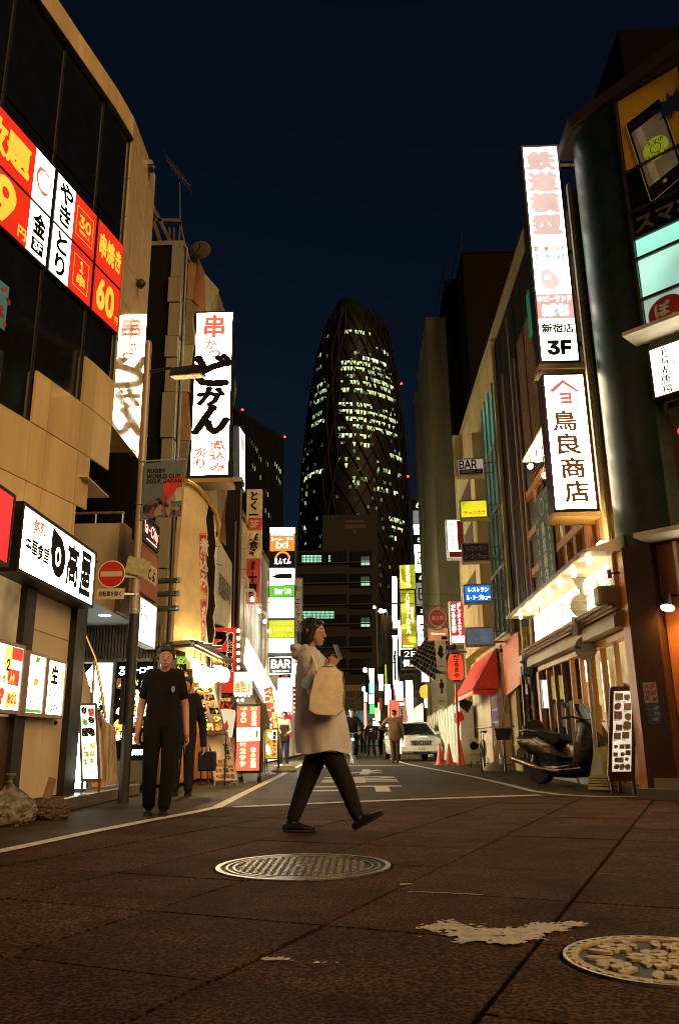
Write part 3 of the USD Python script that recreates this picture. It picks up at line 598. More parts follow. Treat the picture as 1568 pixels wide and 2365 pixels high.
# ---------------------------------------------------------------- street pole with lamp, signs and banner
t = T('street_pole', 'street pole with dark sleeve and lamp arm by the ramen shop', 'pole', (-3.03, 10.55, 0)); px0, py0 = -3.03, 10.55
t.part('shaft', tube([(px0, py0, 2.2), (px0-.01, py0, 3.2), (px0-.03, py0, 6.4)], [.058, .054, .048], 16), M('weathered_pole', (.33, .27, .19), .45, metal=.3, scale=7, streak=True), smooth=30)
t.part('sleeve', tube([(px0, py0, 0), (px0, py0, 2.38)], .068, 18), M('black_sleeve', (.018, .016, .015), .5), smooth=30)
t.part('panel_box', bbox(px0-.10, px0-.04, py0-.09, py0+.05, .95, 1.55, .01), BLK); t.part('cap', ball((px0-.03, py0, 6.4), .05, 1), STEEL)
for z in (2.42, 2.62, 2.9, 3.9): t.part('band', lathe([(.062, z), (.066, z), (.066, z+.03), (.062, z+.03)], (px0-.005, py0, 0), 16), STEEL)
t.part('lamp_arm', tube([(px0-.03, py0, 5.93), (-2.70, py0-.04, 5.97)], .022), DK)
LH = Fr((-2.48, 10.48, 5.95), (-.10, -.55, -.83), np.array([-.03, -.83, .55]))
lam = hexa([(-2.75, 10.62, 5.90), (-2.27, 10.55, 5.90), (-2.25, 10.85, 5.97), (-2.72, 10.92, 5.97), (-2.72, 10.60, 6.02), (-2.30, 10.53, 6.03), (-2.29, 10.80, 6.09), (-2.70, 10.86, 6.08)])
t.part('lamp_head', lam, DK)
for k in range(4):
    x0 = -2.73+.115*k; t.part('lamp_lens', hexa([(x0, 10.615-.012*k, 5.885), (x0+.105, 10.60-.012*k, 5.885), (x0+.11, 10.86-.012*k, 5.952), (x0+.01, 10.87-.012*k, 5.952), (x0, 10.63, 5.90), (x0+.10, 10.62, 5.90), (x0+.10, 10.8, 5.955), (x0, 10.8, 5.955)]), E('sodium_lens', (1, .58, .20), 1.3, var=.5, scale=14))
t = T('no_entry_sign', 'round red no entry sign with white bar on the street pole', 'traffic sign', (-3.33, 10.38, 2.70)); Y38 = FY(10.38); cA, cB = Y38.at(258, 1326)
t.part('disc', Y38.poly(Point(cA, cB).buffer(.185, 24), 0, .006), WHT); t.part('red_face', Y38.poly(Point(cA, cB).buffer(.172, 24), .007), M('red_sign_paint', (.50, .025, .018), .4)); t.part('bar', Y38.quad(cA-.145, cA+.145, cB-.034, cB+.034, .009), M('dull_white_sign', (.55, .48, .38), .5)); t.part('bracket', sq((cA, 10.42, cB), (px0, 10.5, cB-.02), .03), STEEL)
t = T('plate_sign', 'small white plate under the no entry sign, bicycles excepted', 'traffic sign', (-3.32, 10.38, 2.55)); t.part('plate', Y38.poly(sbox(-3.50, 2.555, -3.13, 2.70).buffer(-.02).buffer(.02), 0, .006), MATS['dull_white_sign']); t.fitted(Y38, '自転車を除く', -3.47, -3.17, 2.59, 2.665, INK, c=.008, bold=2); t.part('bracket', sq((-3.2, 10.40, 2.63), (px0, 10.5, 2.64), .025), STEEL)
t = T('address_plate', 'faded olive plate tilted on the street pole', 'sign', (-3.0, 10.46, 2.9)); f_ = Fr((-3.0, 10.46, 3.0), (.35, -.94, 0)); t.part('plate', f_.poly(affinity.rotate(sbox(-.15, -.11, .16, .12), -12), 0, .004), M('olive_plate', (.26, .25, .10), .6, scale=22, var=.35))
t = T('street_banner', 'blue grey rugby event banner hanging from the street pole', 'banner', (-2.72, 10.5, 3.7)); Yb = FY(10.47)
gpts = [Yb.at(*q) for q in ((333, 1070), (424, 1063), (418, 1193), (327, 1198))]; t.part('cloth', Yb.poly(Polygon(gpts), -.006, .006), M('banner_blue_grey', (.085, .12, .13), .7, var=.15, scale=4))
t.part('rod', bar((-3.06, 10.5, 4.53), (-2.42, 10.5, 4.55), .012), STEEL); t.part('rod', bar((-3.06, 10.5, 3.68), (-2.9, 10.5, 3.68), .010), STEEL)
for k, w in enumerate(('RUGBY', 'WORLD CUP', '2019, JAPAN')): g = text2d(w, .077, bold=3); t.part('lettering', Yb.poly(affinity.translate(g, -2.945-g.bounds[0], 4.37-.078*k), .006), INK)
disc = Point(-2.52, 4.11).buffer(.19, 24).intersection(Polygon(gpts)); cut = Polygon([(-2.52, 4.11), (-2.2, 4.20), (-2.2, 3.6), (-2.62, 3.86)])
t.part('red_disc', Yb.poly(disc.difference(cut), .005), M('banner_red', (.45, .03, .02), .6)); t.part('white_sector', Yb.poly(disc.intersection(cut).intersection(Polygon([(-2.52, 4.11), (-2.2, 4.4), (-2.2, 3.6), (-2.7, 3.8)])), .007), M('banner_white', (.4, .38, .33), .6)); r_ = np.random.default_rng(11)
for nm, cc in (('banner_figure_dark', (.012, .012, .016)), ('banner_figure_red', (.20, .04, .035)), ('banner_figure_pale', (.22, .18, .15))):
    t.part('figure_print', cat([Yb.poly(blob(r_, -2.72+.18*r_.standard_normal()*.8, 3.74+.13*r_.random()+.10*(q % 5 == 0), .02+.035*r_.random(), .03+.04*r_.random(), 8, .6).intersection(Polygon(gpts)), .007+.0004*q) for q in range(14)]), M(nm, cc, .7))
one('dark_lower_print', Yb.poly(Polygon([Yb.at(*q) for q in ((352, 1180), (375, 1150), (400, 1155), (420, 1150), (418, 1192), (329, 1196))]), .0045), MATS['banner_figure_dark']) if False else None
# garbage bags
def bag(name, label, c, rx, ry, rz, seed, mat, tie=True):
    m = trimesh.creation.icosphere(5, 1.0); v = m.vertices.copy(); cr = 1-2*np.abs(meshkit.fbm(v*np.array([3.4, 3.4, 2.2])+seed*2, 4, seed+9)-.5); lo = meshkit.fbm(v*1.3+seed, 2, seed)-.5
    v *= (1+.22*lo-.16*cr**3)[:, None]; zz_ = np.clip(v[:, 2], -.6, None); pinch = np.clip((zz_-.35)/.65, 0, 1); v[:, 2] = zz_+.25*pinch*tie; v[:, :2] *= (1-.72*pinch**1.2*tie)[:, None]
    v = v*np.array([rx, ry, rz]); v[:, 2] -= v[:, 2].min(); v += np.array(c)
    t = T(name, label, 'garbage bag', c); t.part('bag', TM(v, m.faces), mat, smooth=True)
    if tie:
        top = v[np.argmax(v[:, 2])]; t.part('knot', lathe([(.018, -.02), (.03, .0), (.016, .02), (.05, .07), (.045, .08)], top, 9), mat)
CLEARB = usdkit.material(stage, '/World/Looks/clear_plastic_bag', {'g': ('geometry', {}), 'n': ('noise_texture', {'scale': 11, 'detail': 5}), 'w': ('noise_texture', {'scale': 26, 'detail': 4, 'type': 'ridged_multifractal'}), 'b': ('bump', {'strength': .5, 'distance': .02}), 'r': ('rgb_ramp', {'ramp': [(.35, (.10, .095, .075)), (.65, (.34, .32, .27))]}), 'd': ('translucent_bsdf', {}), 'f': ('diffuse_bsdf', {}), 'm': ('mix_closure', {'fac': .4}), 'gl': ('glossy_bsdf', {'color': (.8, .8, .8), 'roughness': .22}), 'fr': ('fresnel', {'IOR': 1.45}), 'm2': ('mix_closure', {})}, [('g.position', 'n.vector'), ('g.position', 'w.vector'), ('w.fac', 'b.height'), ('b.normal', 'gl.normal'), ('n.fac', 'r.fac'), ('r.color', 'd.color'), ('r.color', 'f.color'), ('f.BSDF', 'm.closure1'), ('d.BSDF', 'm.closure2'), ('fr.fac', 'm2.fac'), ('m.closure', 'm2.closure1'), ('gl.BSDF', 'm2.closure2')], surface='m2.closure')
bag('garbage_bag', 'clear grey garbage bag on the pavement at the left edge', (-3.30, 7.75, 0), .29, .25, .20, 3, CLEARB)
bag('garbage_bag', 'brown paper bundle behind the clear garbage bag', (-3.12, 8.35, 0), .22, .2, .14, 8, M('brown_bag', (.07, .04, .024), .7, scale=8), tie=False)
t = T('bottle_carton', 'crumpled brown carton flap by the garbage bags', 'carton', (-3.12, 8.3, .15)); t.part('flap', hexa([(-3.2, 8.3, .18), (-3.12, 8.3, .18), (-3.12, 8.34, .18), (-3.2, 8.34, .18), (-3.17, 8.36, .40), (-3.09, 8.34, .38), (-3.09, 8.36, .38), (-3.17, 8.38, .40)]), M('carton', (.2, .13, .07), .8))
# ---------------------------------------------------------------- skewer restaurant building (dark slab) and its signs
def pxpoly(fr, pts): return Polygon([fr.at(*q) for q in pts])
CONC_D = M('stained_concrete', (.20, .18, .13), .85, scale=3, streak=True, var=.3)
Y133 = FY(13.4)
B_ = T('skewer_building', 'narrow dark building with stained concrete edge and faceted upper bay', 'building', (-4.5, 14, 0))
aL, _ = Y133.at(335, 800); aC, zt = Y133.at(412, 566); aR, _ = Y133.at(447, 566)
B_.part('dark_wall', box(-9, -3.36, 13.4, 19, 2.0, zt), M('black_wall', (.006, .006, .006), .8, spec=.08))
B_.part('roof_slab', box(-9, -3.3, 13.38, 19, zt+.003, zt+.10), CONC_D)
for k, (z0, z1) in enumerate(((2.3, 3.6), (3.6, 4.9), (4.9, 6.0), (6.0, 6.9), (6.9, 7.6), (7.6, 8.05), (8.05, 8.75), (8.75, 9.3), (9.3, zt-.02))):
    w = .03 if k % 2 else 0; B_.part('edge_block', box(-3.52-w, -3.30-.01*(k % 3), 13.33-.02*(k % 2), 13.7, z0+.01, z1-.01), CONC_D)
B_.part('drain_pipe', bar((-3.27, 13.5, 2.2), (-3.27, 13.5, zt), .035), DK)
# faceted bay on the street side
S_ = SL(-3.24); rng3 = np.random.default_rng(4)
top = [(447, 590), (470, 625), (495, 668), (512, 700), (524, 740), (533, 800), (537, 900)]
ab = [S_.at(*q) for q in top]; FAC = [M('bay_panel_%d' % k, c, .6, scale=5) for k, c in enumerate(((.24, .13, .05), (.30, .27, .17), (.17, .15, .09)))]
for k in range(len(ab)-1):
    (a0, b0), (a1, b1) = ab[k], ab[k+1]
    for j in range(5):
        f0, f1 = j/5, (j+1)/5; z = lambda t, b: 5.2+(b-5.2)*(1-t)
        ph = .09*((j+k) % 2)
        B_.part('bay_panel', hexa([S_.P(a, b, c) for b0_, b1_ in ((z(f1, b0), z(f1, b1)),) for a, b, c in ((a0, b0_, .02+ph), (a1-.01, b1_, .10-ph), (a1-.01, b1_, -.1), (a0, b0_, -.1))]+[S_.P(a, b, c) for a, b, c in ((a0, z(f0, b0)-.01, .08-ph), (a1-.01, z(f0, b1)-.01, .02+ph), (a1-.01, z(f0, b1)-.01, -.1), (a0, z(f0, b0)-.01, -.1))]), FAC[(k+j*2) % 3])
# roof frame, antenna, dish
Yr = FY(13.8); rl = [Yr.at(*q) for q in ((350, 508), (418, 508), (428, 566), (350, 566))]
t = T('roof_frame', 'dark steel frame on the roof behind the beige corner building', 'roof frame', (-4.2, 13.8, zt))
for p_, q_ in (((345, 508), (418, 510)), ((416, 508), (428, 568)), ((350, 470), (400, 570)), ((352, 500), (374, 568)), ((418, 510), (412, 568)), ((392, 525), (392, 568)), ((402, 525), (402, 568))):
    t.part('member', sq(Yr.P(*Yr.at(*p_)), Yr.P(*Yr.at(*q_)), .07 if p_[0] < 390 else .03), M('roof_steel', (.09, .075, .05), .6))
t = T('roof_antenna', 'thin television antenna on a mast above the roof frame', 'antenna', Yr.P(*Yr.at(417, 508)))
t.part('mast', bar(Yr.P(*Yr.at(416, 510)), Yr.P(*Yr.at(415, 420)), .012, 5), MATS['roof_steel']); t.part('boom', bar(Yr.P(*Yr.at(385, 368)), Yr.P(*Yr.at(440, 430)), .014, 5), MATS['roof_steel'])
for k in range(7):
    q = Yr.P(*Yr.at(388+7.5*k, 371+8.6*k)); t.part('element', bar(q+[-.05, -.22, .07], q+[.05, .22, -.07], .008, 4), MATS['roof_steel'])
t = T('satellite_dish', 'faint round dish on the roof edge above the faceted bay', 'satellite dish', Yr.P(*Yr.at(462, 570))); c = Yr.P(*Yr.at(462, 572))
t.part('bowl', lathe([(.0, .0), (.14, .02), (.21, .06), (.205, .065), (.13, .03), (.0, .012)], c, 20, 'y'), M('old_dish', (.06, .05, .035), .8, spec=.1)); t.part('arm', bar(c, c+[.02, -.2, .02], .012, 5), DK)
# the tall lit sign
Y14 = FY(14.0); a0, a1, b0, b1 = Y14.R(452, 720, 533, 1100)
TALL = (a0, Y14.at(541, 720)[0], b0, b1)
W_DON = E('lit_tall_sign', (1, .86, .62), 9, var=.06)
t = lightbox('projecting_sign', 'tall white lit skewer restaurant sign with black brush kana', Y14, TALL, .26, W_DON, DK, .03, back=W_DON)
am = (TALL[0]+TALL[1])/2; hh = b1-b0
OUTL = E('sign_outline_pink', (1, .50, .36), .75); DIMRED = E('sign_red_letters', (1, .20, .10), .95)
t.fitted(Y14, '串', am-.20, am+.20, b1-.58, b1-.08, DIMRED, bold=3); t.fitted(Y14, 'か', am-.16, am+.06, b1-.83, b1-.62, OUTL, bold=4); t.fitted(Y14, 'つ', am-.10, am+.14, b1-1.02, b1-.85, OUTL, bold=4)
def brush(strokes, w):
    return unary_union([LineString(s).buffer(w*k, cap_style=1).union(Point(s[0]).buffer(w*k*1.25)) for s, k in strokes])
do = brush([([(.10, 1.02), (.20, .84), (.26, .66)], 1.1), ([(.92, .86), (.52, .72), (.22, .54), (.10, .34), (.22, .16), (.52, .10), (.88, .12)], 1.2), ([(.66, 1.04), (.76, .93)], .8), ([(.82, 1.10), (.93, 1.0)], .8)], .10)
ka = brush([([(.10, .62), (.48, .68), (.78, .58), (.66, .22), (.46, .02)], 1.0), ([(.44, .98), (.34, .52), (.10, .08)], .95), ([(.78, .92), (.96, .62)], .9)], .115)
nn_ = brush([([(.58, 1.0), (.36, .58), (.12, .06), (.30, .40), (.46, .44), (.52, .20), (.66, .06), (.82, .20), (.98, .52)], 1.0)], .112)
for g, (zc, hg, wg, dx) in zip((do, ka, nn_), ((b1-1.28, .70, .76, .0), (b1-1.83, .42, .56, -.02), (b1-2.31, .62, .72, .0))):
    g2 = affinity.translate(fit(g, wg, hg), am+dx, zc); o = g2.buffer(.05).difference(g2.buffer(.038)); lim = sbox(TALL[0]+.005, 0, TALL[1]-.005, 20)
    t.part('lettering', Y14.poly(g2.simplify(.006), .013), INK); t.part('letter_outline', Y14.poly(o.intersection(lim).simplify(.004), .010), OUTL)
t.fitted(Y14, '煮込み', am-.0, am+.30, b0+.10, b0+.72, DIMRED, bold=2, vert=True); t.fitted(Y14, '炙り', am-.30, am-.04, b0+.16, b0+.58, DIMRED, bold=2, vert=True)
t.part('bracket', [sq((TALL[0], 14.12, z), (-3.40, 14.12, z), .06) for z in (b0+.3, b1-.3)], DK)
t.part('under_tray', box(TALL[0]-.01, TALL[1]+.03, 13.98, 14.5, b0-.11, b0-.03), M('ochre_tray', (.35, .25, .10), .5))
# curved cream sign wall of the skewer shop
BW = VA(-3.17, 13.5, 18)
t = T('shop_sign_wall', 'tall cream sign wall with gold rope edge and black brush kana', 'sign', (-3.0, 13.7, 2.3))
pp = [(428, 1113), (452, 1128), (476, 1155), (494, 1185), (500, 1215), (497, 1262), (496, 1300), (492, 1440), (486, 1548), (398, 1510), (411, 1300)]
t.part('board', BW.poly(pxpoly(BW, pp), -.10, .10), M('cream_board', (.62, .50, .27), .7, scale=2))
t.part('rope', tube([BW.P(*BW.at(*q), .04) for q in ((426, 1111), (440, 1118), (455, 1129), (476, 1154), (494, 1184), (502, 1212), (499, 1262))], .045, 8), M('gold_rope', (.55, .36, .08), .5, scale=40))
kanab = [(482, 1166), (491, 1180), (494, 1230), (497, 1262), (493, 1285), (496, 1310), (494, 1350), (493, 1370), (496, 1400), (490, 1425), (494, 1460), (487, 1500), (484, 1544), (477, 1538), (480, 1480), (476, 1430), (481, 1395), (482, 1360), (477, 1320), (476, 1270), (480, 1235), (476, 1200)]
t.part('kana_stroke', BW.poly(pxpoly(BW, kanab).buffer(.02).buffer(-.01), .006), INK); t.part('kana_outline', BW.poly(pxpoly(BW, kanab).buffer(.05).difference(pxpoly(BW, kanab).buffer(.022)), .004), WHT)
REDP = M('red_paint', (.50, .04, .02), .5)
for s, q in (('煮込み', ((459, 1232), (477, 1232), (480, 1378), (464, 1364))), ('炙り', ((463, 1385), (478, 1385), (474, 1490), (465, 1486)))):
    g = pxpoly(BW, q); b = g.bounds; t.part('red_strip', BW.poly(g, .004), REDP); t.part('strip_edge', BW.poly(g.buffer(-.02).difference(g.buffer(-.03)), .006), WHT); t.fitted(BW, s, b[0]+.05, b[2]-.05, b[1]+.12, b[3]-.12, WHT, vert=True, bold=3)
# footlights on top of the eave wash the sign wall
for k in range(4):
    x, y = BW.P(.12+.33*k, 0, .20)[:2]; l = T('footlight', f'{ORD[k]} small footlight from the left, on the eave washing the cream sign wall', 'lamp', (x, y, 2.37), 'footlights under the cream sign wall')
    l.part('case', box(x-.10, x+.10, y-.03, y+.03, 2.36, 2.40), DK); l.part('lens', box(x-.09, x+.09, y-.025, y+.025, 2.401, 2.408), E('footlight_lens', (1, .68, .30), 75))
# white board wall beyond
Yw = SL(-2.92); t = T('white_sign_board', 'pale sign board with dark characters beyond the cream sign wall', 'sign', (-2.92, 16.5, 2.3)); g = pxpoly(Yw, ((502, 1240), (536, 1302), (534, 1452), (500, 1440)))
t.part('board', Yw.poly(g, -.06, .06), M('pale_board', (.55, .55, .44), .6, scale=3)); b = g.bounds; t.fitted(Yw, '居酒屋革切', b[0]+.25, b[2]-.25, b[3]-1.15, b[3]-.65, M('olive_letters', (.12, .12, .07), .6), bold=3)
for k in range(2):
    p = Yw.P(*Yw.at(505+6*k, 1290+26*k), .02); 
t.part('post', box(-3.3, -3.05, 16.4, 17.6, .2, 2.5), DK)
# kiosk: eave, counter, lanterns and boards
KW = M('kiosk_wood', (.40, .17, .04), .5, scale=6, streak=True)
t = T('kiosk', 'wooden takeaway kiosk with dark tiled eave and glowing interior', 'kiosk', (-3.0, 14.5, 0))
e = [(-3.55, 13.05, 2.22), (-2.78, 13.0, 2.27), (-2.70, 16.2, 2.27), (-3.3, 16.2, 2.27), (-3.55, 13.5, 2.34), (-2.95, 13.5, 2.40), (-2.85, 16.1, 2.42), (-3.3, 16.1, 2.42)]
t.part('eave', hexa(e), M('dark_eave', (.03, .025, .02), .5)); t.part('fascia', sq((-2.78, 12.99, 2.245), (-2.70, 16.2, 2.245), .05, .06), M('gold_fascia', (.5, .33, .12), .4)); t.part('fascia', sq((-3.55, 13.04, 2.20), (-2.78, 12.99, 2.245), .04, .05), BLK)
t.part('gutter', sq((-2.70, 13.0, 2.285), (-2.62, 16.2, 2.285), .06, .07), DK)
t.part('soffit', hexa([(-3.5, 13.1, 2.19), (-2.82, 13.08, 2.235), (-2.75, 16.1, 2.235), (-3.3, 16.1, 2.235), (-3.5, 13.1, 2.2), (-2.82, 13.08, 2.245), (-2.75, 16.1, 2.245), (-3.3, 16.1, 2.245)]), KW)
t.part('back_wall', box(-3.55, -3.50, 13.2, 17, 0.05, 2.2), KW); t.part('rear_wall', box(-3.5, -2.85, 16.3, 16.36, .05, 2.2), KW); t.part('corner_post', sq((-3.42, 13.2, .05), (-3.42, 13.2, 2.2), .06), DK); t.part('corner_post', sq((-2.85, 16.1, .05), (-2.85, 16.1, 2.2), .06), DK)
t.part('counter', bbox(-3.5, -3.12, 14.0, 16.0, .06, .95, .02), KW); t.part('pipe_frame', [bar((-3.36, 13.0, .1), (-3.36, 13.0, 2.1), .02), bar((-3.36, 13.0, 2.1), (-2.95, 13.0, 2.14), .02)], BLK)
Yk = FY(13.15)
LANT = E('paper_lantern', (1, .74, .40), 45, var=.1)
rl_ = np.random.default_rng(9)
for k, (px_, py_, y, r) in enumerate(((448, 1540, 13.6, .11), (462, 1556, 13.9, .12), (474, 1572, 14.2, .12), (488, 1562, 14.6, .12), (502, 1556, 15.0, .13), (516, 1560, 15.4, .12))):
    fr = FY(y); a, b = fr.at(px_, py_); l = T('paper_lantern', f'glowing white paper lantern, {ORD[k]} from the left in the row under the kiosk eave', 'lantern', (a, y, b-r), 'lanterns under the kiosk eave')
    l.part('shade', lathe([(.4*r, -1.15*r), (.8*r, -.9*r), (r, -.3*r), (r, .3*r), (.8*r, .9*r), (.4*r, 1.15*r)], (a, y, b), 14), LANT, smooth=True); l.part('cap', lathe([(.42*r, 1.14*r), (.42*r, 1.35*r), (.1*r, 1.4*r)], (a, y, b), 10), BLK); l.part('cord', bar((a, y, b+1.3*r), (a, y, 2.24), .006, 4), BLK)
for k, (q, nm, y) in enumerate(((((406, 1500), (428, 1506), (436, 1640), (416, 1640)), 'kiosk_cloth', 13.3), (((424, 1512), (446, 1540), (436, 1655), (422, 1650)), 'kiosk_cloth', 13.5))):
    f_ = FY(y); g = pxpoly(f_, q); t2 = T('hanging_streamer', ('brown and green printed streamer hanging at the kiosk corner', 'printed streamer with small white characters inside the kiosk')[k], 'streamer', (f_.at(*q[0])[0], y, f_.at(*q[3])[1])); t2.part('cloth', f_.poly(g, 0, .004), M('streamer_%d' % k, ((.35, .2, .06), (.10, .09, .04))[k], .7, scale=9, var=.5)); b = g.bounds; menu(t2, f_, (b[0]+.03, b[2]-.04, b[1]+.1, b[3]-.1), 30+k, 5, 1, False, ('dark', 'green', 'orange'), c=.006)
def pic_board(name, label, quadpx, y, lean, seed, rows, cols, mats=('brown', 'orange', 'yellow', 'dark'), base=(.10, .05, .02), **k):
    tb = aboard(name, label, quadpx, y, lean, M('board_%d' % seed, base, .35, scale=8), k.pop('fm', BLK), .02, **k)
    menu(tb, tb.f, (-tb.w/2+.01, tb.w/2-.01, .02, tb.L-.02), seed, rows, cols, True, mats, c=.006); return tb
pic_board('menu_board', 'tall dark picture board of dishes leaning inside the kiosk', ((432, 1562), (482, 1560), (468, 1700), (520, 1690)), 14.4, .25, 41, 7, 2)
tb = aboard('menu_board', 'white A-frame menu board with clips on its top, by the kiosk', ((470, 1695), (520, 1690), (497, 1805), (548, 1800)), 14.4, .18, M('white_board', (.62, .55, .40), .35), ALU, .02)
menu(tb, tb.f, (-tb.w/2+.01, tb.w/2-.01, .02, tb.L*.45), 51, 4, 4, False, ('brown', 'orange', 'dark', 'brown'), c=.006, mats=(PR2 := {k: M('ink_'+k, c, .6) for k, c in dict(brown=(.25, .12, .05), orange=(.5, .22, .06), dark=(.05, .04, .03), yellow=(.55, .4, .1), red=(.5, .05, .03), cream=(.7, .6, .42), green=(.12, .25, .05)).items()}))
tb.part('tall_label', tb.f.quad(tb.w*.22, tb.w*.42, tb.L*.30, tb.L*.85, .008), MATS['white_board']); tb.text(tb.f, '営業中', tb.w*.32, tb.L*.58, .10, INK, vert=True)
for s in (-.35, .3): tb.part('clip', tb.f.box(s*tb.w-.03, s*tb.w+.04, tb.L, tb.L+.07, -.02, .03), BLK)
for s in (-.25, .36): 
    p = tb.f.P(s*tb.w, tb.L+.05, .06); tb.part('clip_lamp', [ball(p, .035, 1)], BLK)
# red and white light box on castors
YL = FY(15.75); a0, b1 = YL.at(548, 1632); a1, b0 = YL.at(603, 1780); a1 = YL.at(601, 1632)[0]
RBX = E('lit_box_red', (1, .13, .06), 1.6, var=.2, scale=5)
t = T('light_box', 'red and white lit price box on castors in the street', 'light box', ((a0+a1)/2, 15.9, 0))
t.part('casing', box(a0-.03, a1+.03, 15.75, 16.15, b0-.05, b1+.04), BLK); H_ = b1-b0
for z0, z1, m in ((b0, b0+.45*H_, RBX), (b0+.452*H_, b0+.66*H_, E('lit_box_white', (1, .92, .75), 4)), (b0+.662*H_, b1, RBX)): t.part('face', YL.quad(a0, a1, z0, z1, .004), m)
YB_ = E('lit_box_letters', (1, .82, .38), 2.6); w = a1-a0
t.fitted(YL, '60', a0+.16*w, a0+.42*w, b0+.74*H_, b0+.92*H_, YB_, vert=True, bold=4); t.fitted(YL, '串焼各種', a0+.62*w, a0+.86*w, b0+.69*H_, b0+.92*H_, YB_, vert=True, bold=3); t.fitted(YL, '1串', a0+.16*w, a0+.42*w, b0+.935*H_, b0+.985*H_, YB_); t.fitted(YL, '30', a0+.6*w, a0+.88*w, b0+.935*H_, b0+.985*H_, YB_)
t.fitted(YL, '299', a0+.16*w, a0+.42*w, b0+.06*H_, b0+.34*H_, YB_, vert=True, bold=4); t.fitted(YL, '飲み放題', a0+.62*w, a0+.86*w, b0+.04*H_, b0+.36*H_, YB_, vert=True, bold=3); t.fitted(YL, '90', a0+.16*w, a0+.42*w, b0+.37*H_, b0+.43*H_, YB_)
t.part('emblem', YL.poly(affinity.translate(ring2(.055, .07, 16), a0+.28*w, b0+.535*H_), .008), RED_INK); t.fitted(YL, '金', a0+.52*w, a0+.74*w, b0+.49*H_, b0+.58*H_, M('olive_ink', (.25, .2, .08), .5)); t.part('label_plate', YL.quad(a0+.82*w, a0+.93*w, b0+.51*H_, b0+.62*H_, .008), MATS['olive_ink'])
for sx in (a0+.06, a1-.02):
    for sy in (15.8, 16.1): t.part('castor', lathe([(.01, -.02), (.05, -.02), (.05, .02), (.01, .02)], (sx, sy, .05), 12, 'x'), RUBBER); t.part('castor_fork', box(sx-.02, sx+.02, sy-.02, sy+.02, .05, b0-.04), STEEL)
# round tub, counter card and ramen menu sign by the kiosk
Yt = FY(16.6); a, b = Yt.at(520, 1680)
t = T('paper_cup_sign', 'big cream paper cup standing on a counter with a red print', 'display cup', (a, 16.6, b-.2)); t.part('cup', lathe([(.15, -.2), (.21, .28), (.19, .33), (.02, .36)], (a, 16.6, b), 20), E('cup_cream', (1, .80, .48), .9), smooth=30); t.part('print', Yt.poly(affinity.translate(blob(np.random.default_rng(2), 0, 0, .06, .11, 9, .7), a+.05, b+.0), .20), REDP); t.part('stand', box(a-.2, a+.2, 16.5, 16.9, 0, b-.2), KW)
Yt = FY(16.3); g = pxpoly(Yt, ((522, 1725), (546, 1722), (540, 1800), (520, 1790))); one('orange_board', Yt.poly(g, -.03, .03), M('orange_board', (.6, .25, .07), .6, scale=12, var=.4), 'orange handwritten board behind the red light box', 'sign board')
# ramen sign with bulbs
Yq = FY(18.0); R_ = Yq.R(495, 1450, 541, 1600); t = T('ramen_banner_sign', 'red ramen sign with black brush kana and bulbs down its edge', 'sign', ((R_[0]+R_[1])/2, 18, R_[2])); RB = E('lit_red_board', (1, .055, .02), .75, var=.25, scale=4)
t.part('board', Yq.box(R_[0]-.3, R_[1], R_[2], R_[3], -.1, 0), RB); t.fitted(Yq, 'ラーメ', R_[0]+.0, R_[0]+.30, R_[2]+.36, R_[3]-.10, INK, vert=True, bold=8); g = affinity.translate(fit(text2d('ラーメ', 1, bold=9, vert=True), .345, R_[3]-R_[2]-.42), R_[0]+.15, (R_[2]+R_[3])/2+.13); t.part('letter_outline', Yq.poly(g, .006), WHT)
t.fitted(Yq, '横浜家系', R_[0]+.31, R_[1]-.05, R_[2]+.45, R_[3]-.12, INK, vert=True, bold=5); g = affinity.translate(fit(text2d('横浜家系', 1, bold=7, vert=True), R_[1]-.31-R_[0]-.02, R_[3]-R_[2]-.54), (R_[0]+.31+R_[1]-.05)/2, (R_[2]+R_[3])/2+.165); t.part('letter_outline', Yq.poly(g, .006), E('letter_edge', (1, .75, .4), 1.0))
for k in range(9):
    a, b = Yq.at(551, 1458+17*k); t2 = T('bulb', f'round warm bulb, {ORD[k]} from the top of the string beside the red ramen sign', 'bulb', (a, 17.95, b), 'bulbs beside the red ramen sign'); t2.part('globe', ball((a, 17.95, b), .042, 2), BULB, smooth=True); t2.part('socket', bar((a, 18.0, b), (a, 18.06, b), .02, 6), BLK)
for k, (px_, py_) in enumerate(((545, 1607), (555, 1607), (565, 1607), (575, 1607), (504, 1548), (549, 1612), (560, 1612))):
    Yx = FY(17.6); a, b = Yx.at(px_, py_ if k < 5 else py_+6); t2 = T('bulb', ('small warm bulb, %s along the row around the free refill sign' % ORD[k]), 'bulb', (a, 17.6, b), 'bulbs around the free refill sign'); t2.part('globe', ball((a, 17.6, b), .03, 1), BULB, smooth=True); t2.part('socket', bar((a, 17.63, b), (a, 17.68, b), .014, 5), BLK)
Yx = FY(17.55); R_ = Yx.R(540, 1552, 583, 1605); t = lightbox('hanging_sign', 'lit white and yellow free refill sign under the bulbs', Yx, R_, .08, E('refill_white', (1, .85, .55), 2.6), WHT, .015); t.fitted(Yx, 'わかめスープ', R_[0]+.06, R_[1]-.04, R_[3]-.16, R_[3]-.07, PRINT['orange']); t.fitted(Yx, 'お替り', R_[0]+.08, R_[1]-.14, R_[3]-.33, R_[3]-.19, PRINT['orange'], bold=4); t.fitted(Yx, '自由!!', R_[0]+.03, R_[1]-.06, R_[2]+.04, R_[2]+.26, PRINT['orange'], bold=5)
